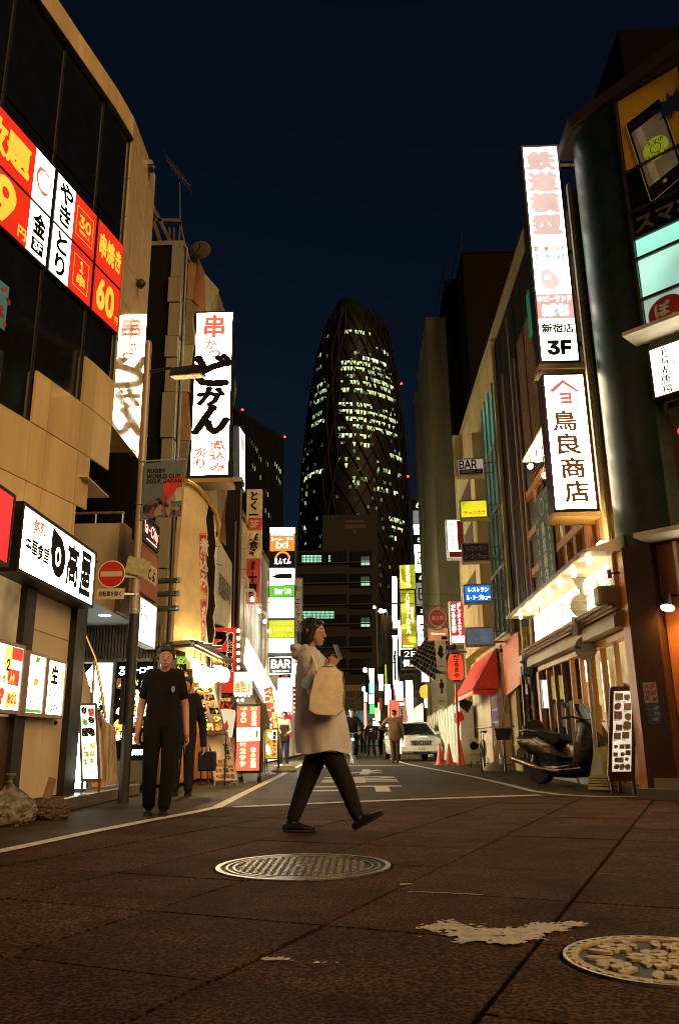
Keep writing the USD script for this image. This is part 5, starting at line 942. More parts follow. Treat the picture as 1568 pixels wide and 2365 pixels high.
# ---------------------------------------------------------------- far right side of the street
R5 = T('far_right_row', 'row of buildings behind the stacked signs on the right', 'buildings', (6, 70, 0)); R5.part('front', box(3.45, 16, 47.2, 145, 0, 11.5), M('far_right_wall', (.03, .027, .02), .9, spec=.08)); R5.part('shop_glow', box(3.38, 3.44, 47.4, 140, .1, 2.8), E('far_shop_glow_right', (1, .60, .30), 3.0, var=.8, scale=.6))
def fs(y, q, face, label, words=None, ink=INK, frame=DK, depth=.25, name='projecting_sign', rim=None, **k):
    f_ = FY(y); R_ = f_.R(*q); s = lightbox(name, label, f_, R_, depth, face, frame, rim if rim is not None else .06*min(R_[1]-R_[0], R_[3]-R_[2]))
    w, h = R_[1]-R_[0], R_[3]-R_[2]
    for wd in (words or []):
        st, u0, u1, v0, v1, m = wd[:6]; s.fitted(f_, st, R_[0]+u0*w, R_[0]+u1*w, R_[2]+v0*h, R_[2]+v1*h, m, c=.012, **(wd[6] if len(wd) > 6 else {}))
    return s, f_, R_
V = dict(vert=True, bold=3)
GRN, BLU = E('far_green', (.10, .9, .25), 1.2), E('far_blue', (.30, .75, 1), 2.2)
fs(80, (852, 1543, 865, 1577), W_LIT, 'white lit segment topping a far sign column by the street end'); fs(80, (852, 1578, 865, 1602), BLU, 'pale blue lit segment of the far sign column', rim=.02); fs(80, (852, 1603, 865, 1626), W_LIT, 'white lit segment between the blue and green ones', rim=.02); fs(80, (853, 1627, 866, 1650), GRN, 'green lit segment at the foot of the far sign column', rim=.02)
fs(95, (839, 1600, 848, 1622), W_LIT, 'small white lit sign left of the far coloured column'); fs(95, (839, 1623, 848, 1690), PRINT['pink'], 'pink lit strip under a small white sign at the street end')
fs(62, (873, 1557, 886, 1597), W_LIT, 'white lit sign with brown top right of the coloured column'); fs(62, (873, 1540, 886, 1556), M('far_brown', (.15, .07, .04), .6), 'brown unlit board above a white sign')
fs(56, (887, 1581, 904, 1629), W_BRIGHT, 'bright white sign left of the grey pole building')
fs(70, (876, 1612, 887, 1642), RED_LIT, 'red lit shop board under the white brown-topped sign'); fs(58, (888, 1535, 894, 1582), E('far_lime', (.6, .7, .05), .8), 'thin lime sign edge beside the grey block')
fs(66, (843, 1560, 851, 1600), M('far_blue_dark', (.02, .03, .05), .5), 'dark narrow sign left of the coloured column')
t = T('grey_block', 'narrow grey building edge behind the white sign column', 'building', (2.2, 64, 0)); f_ = FY(64); (a0, z1), (a1, z0) = f_.at(879, 1418), f_.at(909, 1700); t.part('wall', box(a0, a0+6, 64, 75, 0, f_.at(890, 1421)[1]), M('grey_block_wall', (.20, .19, .13), .9, scale=1.2, streak=True, spec=.1)); t.part('duct', box(a0+.2, a0+.5, 63.8, 64, 3, f_.at(890, 1440)[1]), GREY)
for k, (px_, py_, y, r) in enumerate(((864, 1403, 110, .22), (879, 1411, 90, .26), (888, 1411, 90, .18), (843, 1548, 100, .3), (841, 1592, 100, .3))):
    a, b = FY(y).at(px_, py_); l = T('street_lamp', ('upper white', 'large twin', 'small twin', 'upper amber', 'lower amber')[k]+' street lamp glowing near the post office', 'street lamp', (a, y, b)); l.part('globe', ball((a, y, b), r, 2), E('far_lamp', (1, .66, .36), 14), smooth=True); l.part('pole', bar((a+.3, y+.2, 0), (a+.3, y+.2, b), .06, 6), GREY); l.part('arm', bar((a+.3, y+.2, b), (a, y, b+.1), .05, 5), GREY)
for k in range(4): pass
s, f_, R_ = fs(46, (903, 1330, 919, 1393), E('thin_white', (1, .97, .92), 7), 'upper panel of the narrow white sign column', rim=.03); fs(46, (904, 1395, 919, 1452), MATS['thin_white'], 'second panel of the narrow white sign column', rim=.03)
fs(46, (905, 1466, 920, 1530), MATS['thin_white'], 'third panel of the narrow white column, with tiny writing', [('喫茶食事処', .3, .6, .1, .9, INK, V)], rim=.03); fs(46, (906, 1532, 921, 1592), MATS['thin_white'], 'lowest panel of the narrow white column, with tiny writing', [('二階奥の間', .3, .6, .1, .9, INK, V)], rim=.03)
YAK = E('yakiniku_yellow', (.62, .55, .02), .8, var=.5, scale=2.5); YG = E('yakiniku_glow', (1, .95, .35), 3.2)
s, f_, R_ = fs(43, (921, 1304, 961, 1361), YAK, 'olive yellow lit grill sign, upper square panel', [('黒毛和牛', .38, .66, .08, .96, YG, V)], rim=.03); rb = np.random.default_rng(4)
s.part('print', f_.poly(Polygon([(R_[0]+.05, R_[3]-.1), (R_[0]+.14, R_[3]-.9), (R_[0]+.5, R_[2]+.25), (R_[1]-.1, R_[2]+.2), (R_[1]-.06, R_[2]+.6), (R_[0]+.6, R_[2]+.1), (R_[0]+.05, R_[2]+.05)]).buffer(.02), .008), YEL_LIT)
s, f_, R_ = fs(43, (923, 1363, 963, 1497), YAK, 'olive yellow lit grill sign with glowing brush writing, lower panel', [('八重子の丸', .34, .64, .24, .95, YG, V), ('焼肉', .08, .42, .10, .17, E('yak_red', (1, .12, .04), 1.2), dict(bold=4)), ('YAKICHI', .05, .75, .015, .05, YG), ('国産牛', .70, .86, .42, .7, YG, V)], rim=.03)
for q in ((.0, .72, .45, .25), (.9, .15, .5, .16), (.2, .38, .35, .12)): s.part('print', f_.poly(blob(rb, R_[0]+q[0]*.9, R_[2]+q[1]*3, q[2], q[3], 12, .6).intersection(sbox(R_[0]+.03, R_[2]+.03, R_[1]-.03, R_[3]-.03)), .006+.001*q[2]), YEL_LIT)
fs(43, (925, 1500, 964, 1545), M('black_green_board', (.02, .022, .015), .4), 'black board with white 2F and characters under the grill sign', [('2F', .22, .92, .60, .90, W_SOFT, dict(bold=1)), ('個室', .10, .98, .12, .48, W_SOFT, dict(bold=2))], rim=.03)
fs(43, (922, 1557, 959, 1612), M('dark_brown_board', (.035, .018, .010), .5), 'dark brown board with gold characters and a ring', [('香苑', .38, .74, .10, .70, W_SOFT, V)], frame=M('gold_frame', (.35, .22, .08), .4), rim=.03)
fs(44, (909, 1512, 921, 1570), INK, 'black strip sign with a column of white characters', [('個室居酒屋', .35, .8, .04, .96, W_SOFT, V)])
fs(41, (911, 1573, 933, 1620), E('white_blue_sign', (.85, .95, 1), 6), 'white and pale blue lit square sign under the black strip', rim=.03); fs(40.9, (927, 1574, 932, 1619), E('pale_blue_strip', (.5, .72, 1), 2.2), 'pale blue lit strip at the side of a white square sign', rim=.005, depth=.05)
fs(40, (935, 1570, 957, 1652), E('pale_yellow_sign', (1, .93, .55), 4.2), 'tall pale yellow lit sign with one thin character', [('八', .3, .7, .70, .80, M('brown_ink', (.25, .15, .04), .6))], rim=.03)
fs(38, (920, 1621, 935, 1632), E('dull_red_board', (.6, .08, .06), .35), 'small red board topping a pale hanging sign', [('焼肉', .1, .9, .1, .9, W_SOFT)]); fs(38, (920, 1633, 936, 1667), M('pale_hanging_sign', (.45, .45, .33), .6), 'pale hanging sign with black brush writing above the car', [('伎食', .3, .7, .1, .9, INK, V)])
fs(39, (971, 1527, 992, 1576), E('white_square', (1, .98, .95), 6), 'white lit sign with faint grey characters beside the concrete building', [('木谷', .3, .8, .42, .6, MATS['faint_ink'])], rim=.03)
t = T('round_lantern', 'big yellow round paper lantern under the white sign', 'lantern', (3.0, 40, 3)); a, b = FY(40).at(985, 1598); t.part('shade', lathe([(.1, -.33), (.28, -.25), (.36, 0), (.28, .25), (.1, .33)], (a, 40, b), 16), E('yellow_lantern', (1, .50, .05), 1.3, var=.4, scale=4), smooth=True); t.part('cap', lathe([(.1, .33), (.1, .38), (.02, .4)], (a, 40, b), 8), BLK)
fs(40, (979, 1613, 993, 1636), E('white_flag_sign', (1, .93, .85), 4), 'small white lit flag sign under the yellow lantern', [('酒', .2, .8, .15, .85, RED_INK)])
a, b = FY(39).at(949, 1662); t = T('globe_lamp', 'warm globe lamp over the car roof', 'lamp', (a, 39, b)); t.part('globe', ball((a, 39, b), .13, 2), E('warm_globe', (1, .6, .3), 30), smooth=True); t.part('stem', bar((a, 39, b), (a, 39, b+.3), .02, 5), BLK)
# glowing stalls and clutter at street level on the far right
cs = np.random.default_rng(77); GL = [W_WARM, PRINT['orange'], PRINT['red'], PRINT['cream'], PRINT['yellow'], W_LIT]
for k in range(14):
    y = 50+6.2*k; px_ = 905-3.2*k-4*cs.random(); py_ = 1655+24*cs.random(); f_ = FY(y); a, b = f_.at(px_, py_); w = .8+1.0*cs.random(); h = .8+1.5*cs.random(); b = max(b, .9)
    s = T('far_shop_sign', ('red', 'warm white', 'orange', 'cream', 'yellow')[k % 5]+' low shop sign in the glowing cluster, %s from the car' % ('first', 'second', 'third', 'fourth', 'fifth', 'sixth', 'seventh', 'eighth', 'ninth', 'tenth', 'eleventh', 'twelfth', 'thirteenth', 'fourteenth')[k], 'sign', (a, y, b), 'low glowing signs at the far right')
    s.part('face', box(a, a+w, y, y+.12, b, b+h), (E('far_red', (1, .10, .05), 2), W_WARM, E('far_orange', (1, .40, .10), 3), E('far_cream', (1, .8, .5), 5), E('far_yellow', (1, .7, .2), 3))[k % 5]); s.part('frame', box(a-.04, a+w+.04, y+.02, y+.15, b-.04, b+h+.04), DK)
for k in range(7):
    y = 48+9*k; a, b = FY(y).at(900-5*k, 1668+4*(k % 3)); l = T('paper_lantern', 'warm lantern number %s along the far right shop fronts' % ('one', 'two', 'three', 'four', 'five', 'six', 'seven')[k], 'lantern', (a, y, b), 'lanterns on the far right'); l.part('shade', ball((a, y, b), .17, 2, (1, 1, 1.2)), E('far_lantern', (1, .55, .22), 14), smooth=True); l.part('cap', lathe([(.06, .19), (.06, .23), (.01, .24)], (a, y, b), 8), BLK)
fa, fb = FY(70).at(868, 1690); t = T('far_awning', 'dark striped awning over the far right shops', 'awning', (2.6, 60, 2.4)); t.part('cloth', hexa([(2.1, 52, 2.35), (3.1, 52, 2.5), (3.1, 64, 2.5), (2.1, 64, 2.35), (2.15, 52, 2.42), (3.1, 52, 2.9), (3.1, 64, 2.9), (2.15, 64, 2.42)]), DK); t.part('strip_light', bar((2.15, 52, 2.5), (2.15, 63, 2.5), .03, 5), W_LIT)

fr_ = np.random.default_rng(88); FAR = [E('far_mix_%d' % k, c, e, var=.2, scale=3) for k, (c, e) in enumerate((((1, .9, .7), 6), ((1, .30, .10), 2.2), ((1, .75, .25), 4), ((.6, .85, 1), 3), ((1, .12, .10), 1.8), ((.5, 1, .4), 1.6)))]
WORDS = ('居酒屋', '焼鳥', '酒場', '寿司', '鍋料理', '珈琲', '麺処', '中華', '酒蔵', '串揚')
for k in range(16):
    y = 48+4.6*k; f_ = FY(y); x = 2.0+.75*fr_.random(); z = 2.6+4.2*fr_.random()*(1-.3*(k > 9)); w = .55+.5*fr_.random(); h = .9+1.9*fr_.random(); m = FAR[(k*5+k//3) % 6]
    s = lightbox('projecting_sign', '%s lit sign of the far right row, %s beyond the yellow grill sign' % (('warm white', 'orange', 'amber', 'pale blue', 'red', 'green')[(k*5+k//3) % 6], (ORD+('eleventh', 'twelfth', 'thirteenth', 'fourteenth', 'fifteenth', 'sixteenth'))[k]), f_, (x, x+w, z, z+h), .25, m, DK, .04)
    s.fitted(f_, WORDS[k % 10], x+.25*w, x+.75*w, z+.12*h, z+.88*h, INK if k % 3 else W_SOFT, vert=True, bold=2)
# ================================================================ right side of the street
def nice(fr, pts): return Polygon([fr.at(*q) for q in pts])
S36 = SR(3.6)
WOOD = [M('warm_timber_%d' % k, tuple(np.array((.48, .235, .075))*q), .5, scale=7, streak=True, var=.3) for k, q in enumerate((.85, 1.0, 1.2))]
# dark stepped blocks and the concrete building
for k, (x0, x1, yt, Y_, mat, lab) in enumerate(((977, 1003, 905, 39.2, 'c', 'lower pale concrete building edge with a rooftop mast beside the white sign'), (1003, 1060, 738, 33, 'c', 'tall plain concrete building behind the stacked projecting signs'), (1058, 1105, 650, 32, 'd', 'dark stepped building block behind the concrete one'), (1104, 1400, 584, 30, 'd', 'dark tallest stepped block behind the railway model sign'))):
    f_ = FY(Y_); a0 = f_.at(x0, 1400)[0]+(.0 if k else 0); b1 = f_.at(x0, yt)[1]; a0 = f_.at(x0, yt)[0] if k else f_.at(980, 1380)[0]
    base0 = f_.at(983 if k == 0 else x0, 1650)[0]
    t = T('concrete_building' if mat == 'c' else 'dark_block', lab, 'building', (a0+1, Y_, 0))
    aa = a0 if k == 0 else f_.at(x0+8, 1300)[0]
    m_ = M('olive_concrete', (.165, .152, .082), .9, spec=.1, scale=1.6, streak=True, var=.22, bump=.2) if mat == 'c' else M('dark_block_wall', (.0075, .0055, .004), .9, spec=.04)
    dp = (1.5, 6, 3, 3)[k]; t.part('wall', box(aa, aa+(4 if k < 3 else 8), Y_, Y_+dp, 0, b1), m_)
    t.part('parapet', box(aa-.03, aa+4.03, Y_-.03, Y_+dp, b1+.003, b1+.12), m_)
    if k == 1: t.part('drain_pipe', bar((aa+1.25, Y_-.08, 0), (aa+1.25, Y_-.08, b1-4), .06), M('teal_pipe', (.10, .16, .13), .4)); t.part('fixture', box(aa+.9, aa+1.2, Y_-.06, Y_, 13.6, 13.66), WHT)
    if k == 0:
        for dx in (0, .35): t.part('mast', bar((aa+.5+dx, Y_+.3, b1), (aa+.5+dx, Y_+.3, b1+2.4-dx), .03, 5), DK)
        t.part('mast_arm', bar((aa+.2, Y_+.3, b1+1.4), (aa+1.1, Y_+.3, b1+1.4), .025, 5), DK)
    if mat == 'd': t.part('roof_rail', [bar((aa, Y_+.1, b1+.1), (aa, Y_+.1, b1+1.1), .025, 4), bar((aa, Y_+.1, b1+1.1), (aa-.0, Y_+6, b1+1.1), .02, 4)], DK)
# long facade with green lit windows
t = T('window_strip_building', 'narrow olive building with a strip of tall green windows', 'building', (4.5, 21, 0))
OLW = M('olive_wall', (.42, .33, .15), .8, spec=.1, scale=1.8, streak=True, var=.22); PUR = M('dark_panel_wall', (.018, .015, .014), .8, spec=.1, scale=1.4, streak=True)
t.part('wall', box(3.62, 9, 19.25, 26.2, 0, 10.9), OLW); t.part('front_return', box(3.3, 3.62, 26.0, 26.2, 0, 10.9), OLW)
t.part('panel_wall', box(3.66, 9, 14.35, 19.2, 0, 10.8), PUR)
for y in (14.9, 15.8, 16.7, 17.6, 18.5): t.part('panel_seam', box(3.645, 3.665, y, y+.025, 3.2, 10.7), DK)
t.part('roof_trim', [box(3.52, 3.75, 14.3, 26.25, 10.92, 10.98)], M('roof_trim', (.30, .22, .12), .5)); t.part('corner_trim', box(3.56, 3.64, 19.15, 19.3, .3, 10.9), OLW)
ry = [(9.85, 8.2), (8.12, 6.55), (6.47, 4.95), (4.87, 3.3)]
GW = [E('green_pane_%d' % k, c, s, var=.55, scale=1.1) for k, (c, s) in enumerate((((.22, .62, .42), .34), ((.20, .50, .34), .22), ((.24, .44, .30), .13), ((.22, .36, .26), .10)))]
for k, (z1, z0) in enumerate(ry):
    for j in range(3): 
        y0 = 19.62+.62*j; t.part('window_pane', S36.box(-(y0+.57), -y0, z0, z1, -.01, .0), GW[k])
    for j in range(4): t.part('window_mullion', S36.box(-(19.60+.62*j), -(19.55+.62*j), z0, z1, .002, .05), M('window_mullion', (.20, .19, .13), .5))
    t.part('window_transom', S36.box(-21.5, -19.5, z0-.07, z0-.005, .002, .06), MATS['window_mullion'])
t.part('small_window', S36.box(-15.0, -14.78, 8.7, 9.7, -.02, .01), E('small_green_window', (.10, .5, .22), .20, var=.5))
t.part('bay_wall', box(3.3, 3.62, 21.75, 25.8, 3.2, 9.3), OLW)
for z in (4.6, 6.1, 7.4): t.part('stair_opening', box(3.285, 3.302, 22.6, 24.6, z, z+.8), M('stair_opening_dark', (.05, .035, .02), .8)); 
for k, (px_, z0, z1, r) in enumerate(((1186, .2, 9.2, .035), (1206, 2.2, 10.2, .03), (1216, 3.0, 8.9, .02))):
    a, _ = SR(3.52).at(px_, 1200); t.part('drain_pipe', bar((3.52, -a, z0), (3.52, -a, z1), r), M('tan_drain_pipe', (.38, .26, .13), .45))
# stacked projecting signs
Y20 = FY(20.0); SFR = M('rusted_sign_frame', (.28, .19, .08), .6, scale=20, var=.4)
def psign(q, face, label, words, trim=SFR):
    (a0, b1), (a1, b1b), (c0, b0), (c1, b0b) = [Y20.at(*p) for p in q]
    R_ = ((a0+c0)/2, (a1+c1)/2, (b0+b0b)/2, (b1+b1b)/2); f_ = Fr((0, 20, 0), (-.10, -1, 0)); f_.u = np.cross(f_.v, f_.n)
    R_ = (R_[0]/f_.u[0], R_[1]/f_.u[0], R_[2], R_[3]); s = lightbox('projecting_sign', label, f_, R_, .30, face, trim, .035)
    for wd in words: s.fitted(f_, wd[0], R_[0]+wd[1]*(R_[1]-R_[0]), R_[0]+wd[2]*(R_[1]-R_[0]), R_[2]+wd[3]*(R_[3]-R_[2]), R_[2]+wd[4]*(R_[3]-R_[2]), wd[5], bold=wd[6] if len(wd) > 6 else 3)
    s.part('bracket', [bar(f_.P(R_[1], R_[2]+.1, -.15), f_.P(R_[1]+.35, R_[2]+.1, -.15), .025, 5), bar(f_.P(R_[1], R_[3]-.1, -.15), f_.P(R_[1]+.35, R_[3]-.1, -.15), .025, 5)], SFR); return s, f_, R_
s, f_, R_ = psign(((1051, 1072), (1113, 1062), (1055, 1112), (1116, 1100)), E('bar_face_dim', (1, .84, .60), .34), 'cream BAR sign with rusty frame, topmost of the stacked projecting signs', [('BAR', .08, .72, .38, .90, INK, 3)]); s.part('strip', f_.quad(R_[0]+.05, R_[1]-.05, R_[2]+.04, R_[2]+.17, .008), INK); s.fitted(f_, 'HERMIT 4F', R_[0]+.1, R_[1]-.1, R_[2]+.07, R_[2]+.14, M('cream_ink', (.5, .42, .28), .6), bold=0)
psign(((1057, 1166), (1120, 1158), (1061, 1208), (1124, 1200)), E('lime_face', (.88, .80, .02), .95, var=.25), 'lime yellow lit sign with red katakana, second of the stack', [('チャンカヤ', .14, .92, .18, .42, RED_LIT, 2), ('カラオケ', .3, .74, .54, .68, PRINT['orange'], 0), ('3F', .06, .2, .72, .88, INK, 0)])
for q, face, lab, ink in ((((1061, 1263), (1126, 1256), (1066, 1307), (1128, 1300)), M('navy_face', (.012, .018, .06), .4), 'dark navy unlit restaurant sign, third of the stack', M('tan_ink', (.42, .33, .2), .6)), (((1066, 1359), (1130, 1350), (1070, 1402), (1132, 1392)), E('blue_face', (.01, .17, .85), 1.0, var=.5, scale=4), 'bright blue lit restaurant sign, fourth of the stack', W_LIT), (((1070, 1457), (1136, 1448), (1074, 1500), (1138, 1490)), E('grey_blue_face', (.30, .42, .55), .26, var=.35, scale=4), 'grey blue dim restaurant sign, lowest of the stack', M('pale_ink', (.6, .62, .42), .6))):
    psign(q, face, lab, [('レストラン', .18, .88, .58, .82, ink, 1), ('ル・クープシュー', .10, .95, .16, .42, ink, 1)])
s, f2, R2 = fs(22, (1029, 1200, 1075, 1290), E('pale_sign_glow', (.9, 1, .9), 1.6), 'white rounded lit sign with torn paper and red katakana', [('チャンカヤ', .20, .42, .22, .92, RED_INK, dict(vert=True, bold=1))], frame=WHT); s.part('red_flap', f2.quad(R2[0]+.62*(R2[1]-R2[0]), R2[1]-.02, R2[2]+.25, R2[3]-.05, .01), REDP); s.part('base_strip', f2.quad(R2[0]+.05, R2[1]-.05, R2[2]+.04, R2[2]+.2, .01), REDP)
s, f2, R2 = fs(22.5, (1037, 1389, 1075, 1487), E('karaoke_red', (1, .03, .03), .9), 'red lit sign with white characters and white foot, beside the blue sign', [('だるま亭', .10, .42, .25, .92, W_LIT, dict(vert=True, bold=3)), ('ジンギスカン', .54, .78, .2, .96, W_LIT, dict(vert=True, bold=2))], frame=WHT, rim=.03); s.part('foot', f2.quad(R2[0]+.03, R2[1]-.03, R2[2]+.03, R2[2]+.22, .01), E('sign_foot_white', (1, .97, .9), 2.2)); s.fitted(f2, '地下1F', R2[0]+.2, R2[1]-.3, R2[2]+.06, R2[2]+.16, INK, c=.014, bold=1)
# tenant column with floor numbers
YU = FY(45.0); UX0, UX1 = YU.at(958, 1300)[0], YU.at(995, 1300)[0]
t = T('floor_sign_column', 'tall black and white floor number sign column beside the concrete building', 'sign', (UX0+.4, 45, 5)); UW, UG = E('floor_white', (.95, 1, .95), 1.7, var=.3), E('floor_dim', (.75, .72, .6), .32, var=.4)
zz = lambda y: YU.at(970, y)[1]
t.part('casing', box(UX0-.04, UX1+.6, 45.02, 45.4, zz(1500), zz(1145)), DK)
for n, y0, y1, y2, m in (('6', 1155, 1178, 1235, UG), ('5', 1237, 1257, 1322, UW), ('4', 1324, 1345, 1400, UG), ('3', 1402, 1421, 1492, UW)):
    t.part('number_plate', YU.quad(UX0, UX1+.5, zz(y1), zz(y0), .01), INK); t.fitted(YU, n, UX0+.20, UX0+.40, zz(y1)+.12, zz(y0)-.14, W_SOFT, c=.016, bold=3 if n in '53' else 1); t.part('panel', YU.quad(UX0, UX1+.5, zz(y2), zz(y1)-.03, .01), m)
    if n != '6': zc = (zz(y1)+zz(y2))/2; t.part('emblem', YU.poly(sbox(UX0+.14, zc-.36, UX0+.86, zc+.36).difference(sbox(UX0+.21, zc-.29, UX0+.79, zc+.29)), .018), INK); t.fitted(YU, '牛', UX0+.27, UX0+.73, zc-.22, zc+.22, INK, c=.018, bold=4); t.text(YU, 'Beef', UX0+.42, zz(y2)+.3, .22, REDP if n == '3' else MATS['faint_ink'], bold=0, c=.018)
    else: t.text(YU, 'ダー', UX0+.42, zz(y2)+.4, .35, INK, bold=0, c=.018)
t.part('panel', YU.quad(UX0, UX1+.5, zz(1235)+.02, zz(1212), .014), UW)
# hydrant sign, orange board, lattice, banners, lantern
Y24 = FY(24.0); t = T('hydrant_sign', 'round red fire hydrant sign with a thin outer ring', 'sign', (2.28, 24, 4)); a, b = Y24.at(1010, 1427); HR = M('hydrant_red', (.42, .05, .035), .45)
t.part('disc', Y24.poly(Point(a, b).buffer(.26, 24), 0, .02), HR); t.part('rim', Y24.poly(Point(a, b).buffer(.265, 24).difference(Point(a, b).buffer(.24, 24)), .024), M('hydrant_cream', (.7, .5, .32), .5)); t.part('outer_ring', Y24.poly(Point(a, b).buffer(.375, 28).difference(Point(a, b).buffer(.345, 28)), .0, .02), HR); t.part('spoke', Y24.poly(unary_union([LineString([(a-.36, b), (a+.36, b)]).buffer(.01), LineString([(a, b-.36), (a, b+.36)]).buffer(.01)]), -.02, .01), HR); t.fitted(Y24, '消火栓', a-.19, a+.19, b-.08, b+.07, MATS['hydrant_cream'], c=.028, bold=2); t.fitted(Y24, 'FIRE HYDRANT', a-.15, a+.15, b+.12, b+.155, MATS['hydrant_cream'], c=.028, bold=0); t.part('pole', bar((a+.45, 24.05, 0), (a+.45, 24.05, b+.3), .035), M('red_pole', (.30, .035, .025), .5))
R_ = Y24.R(988, 1452, 1035, 1479); t = T('advert_plate', 'orange advertising plate under the hydrant sign', 'sign', (2.3, 24, R_[2])); t.part('plate', Y24.box(*R_, -.02, 0), E('orange_plate', (1, .38, .14), .55, var=.35, scale=3)); t.text(Y24, 'Sincrono', (R_[0]+R_[1])/2, (R_[2]+R_[3])/2+.02, .10, PRINT['cream'], bold=0); t.part('print', Y24.quad(R_[1]-.2, R_[1]-.02, R_[2]+.02, R_[2]+.12, .006), PRINT['dark'])
LATM = M('grey_lattice', (.24, .23, .17), .6); Lf = Fr((0, 30, 0), (-.35, -.75, -.55), np.cross((1, 0, 0), (0, .6, -.8))*0+np.array([-.19, -.5, .84])); 
gl = [FY(30.5).P(*FY(30.5).at(*q)) for q in ((985, 1472), (1052, 1482), (1004, 1582), (940, 1537))]; gl[2] = gl[2]+[0, -1.6, -.05]; gl[3] = gl[3]+[0, -1.6, -.05]
t = T('mesh_canopy', 'tilted grey mesh canopy hanging over the parked car', 'canopy', (gl[3]+gl[2])/2)
for k in range(10):
    u = k/9; t.part('bar', bar(gl[0]*(1-u)+gl[1]*u, gl[3]*(1-u)+gl[2]*u, .022, 5), LATM)
for k in range(9):
    u = k/8; t.part('bar', bar(gl[0]*(1-u)+gl[3]*u, gl[1]*(1-u)+gl[2]*u, .022, 5), LATM)
t.part('sheet', TM([gl[0]+[0, .05, .03], gl[1]+[0, .05, .03], gl[2]+[0, .05, .03], gl[3]+[0, .05, .03]], [(0, 1, 2), (0, 2, 3)]), M('lattice_sheet', (.035, .035, .028), .5)); t.part('hanger', [bar(gl[k], (3.6, gl[k][1]+.8, gl[k][2]+.3), .015, 4) for k in (0, 1)], DK)
for k, q in enumerate(((1003, 1476, 1032, 1551), (1005, 1556, 1034, 1632))):
    f_ = FY(26); R_ = f_.R(*q); t = T('hanging_banner', ('upper', 'lower')[k]+' pale cloth banner with a dark emblem beside the red pole', 'banner', ((R_[0]+R_[1])/2, 26, R_[2])); g = Polygon([(R_[0], R_[3]), (R_[1], R_[3]-.03), (R_[1]-.02, R_[2]), (R_[0]+.05, R_[2]+.04)]); t.part('cloth', f_.poly(g, 0, .01), M('banner_cloth', (.30, .29, .20), .8)); c = ((R_[0]+R_[1])/2, (R_[2]+R_[3])/2+.08)
    t.part('emblem', f_.poly(affinity.translate(Polygon([(-.03, .22), (.05, .22), (.10, -.06), (.02, -.2), (-.10, -.05), (-.06, .1)]), *c) if k == 0 else affinity.translate(unary_union([sbox(-.06, -.02, .08, .14), sbox(-.02, -.2, .04, .25)]), *c), .016), INK); t.text(f_, 'KING', c[0], R_[2]+.16, .07, INK, c=.016); t.part('rod', bar(f_.P(R_[0]-.03, R_[3]+.01), f_.P(R_[1]+.1, R_[3]-.02), .012, 5), DK)
Y21 = FY(21.5); a, b = Y21.at(1052, 1542); t = T('red_lantern', 'big glowing red paper lantern with black kana under a small dark roof', 'lantern', (a, 21.5, b-.35)); RL = E('red_lantern_paper', (1, .075, .025), 1.05, var=.35, scale=5)
pf = [(.10, -.33)]+[(.205+.012*(k % 2)-.045*abs(k/8-.9)**2, -.30+.60*k/16) for k in range(17)]+[(.11, .33)]; t.part('shade', lathe(pf, (a, 21.5, b), 22), RL, smooth=20); t.part('cap', lathe([(.12, .33), (.12, .37), (.02, .40)], (a, 21.5, b), 12), BLK); t.part('base_ring', lathe([(.09, -.37), (.11, -.33), (.09, -.33)], (a, 21.5, b), 12), BLK)
t.part('roof', lathe([(.02, .62), (.06, .55), (.20, .45), (.33, .41), (.33, .39), (.0, .43)], (a, 21.5, b), 16), DK); g = text2d('だるまや', .155, vert=True, bold=3); m = Y21.poly(affinity.translate(g, a, b), 0); v = m.vertices; v[:, 1] = 21.5-np.sqrt(np.maximum(.222**2-(v[:, 0]-a)**2, 0))-.006; t.part('lettering', TM(v, m.faces), INK)
t = T('red_flag_pole', 'red pole leaning by the white fence with a small red flag', 'pole', (2.95, 25.5, 0)); f_ = FY(25.0); t.part('pole', bar(f_.P(*f_.at(1048, 1500)), f_.P(*f_.at(1062, 1762)), .035, 7), MATS['red_pole']); t.part('flag', f_.poly(nice(f_, ((1050, 1648), (1066, 1642), (1072, 1662), (1062, 1668), (1060, 1682), (1050, 1668))), .05, .01), E('flag_red', (1, .04, .02), .28, var=.4, scale=6))
one('black_pennant', FY(24.2).poly(nice(FY(24.2), ((1060, 1612), (1092, 1622), (1080, 1648), (1060, 1630))), 0, .01), M('black_cloth', (.015, .012, .014), .8), 'black cloth pennant hanging under the red awning', 'pennant')
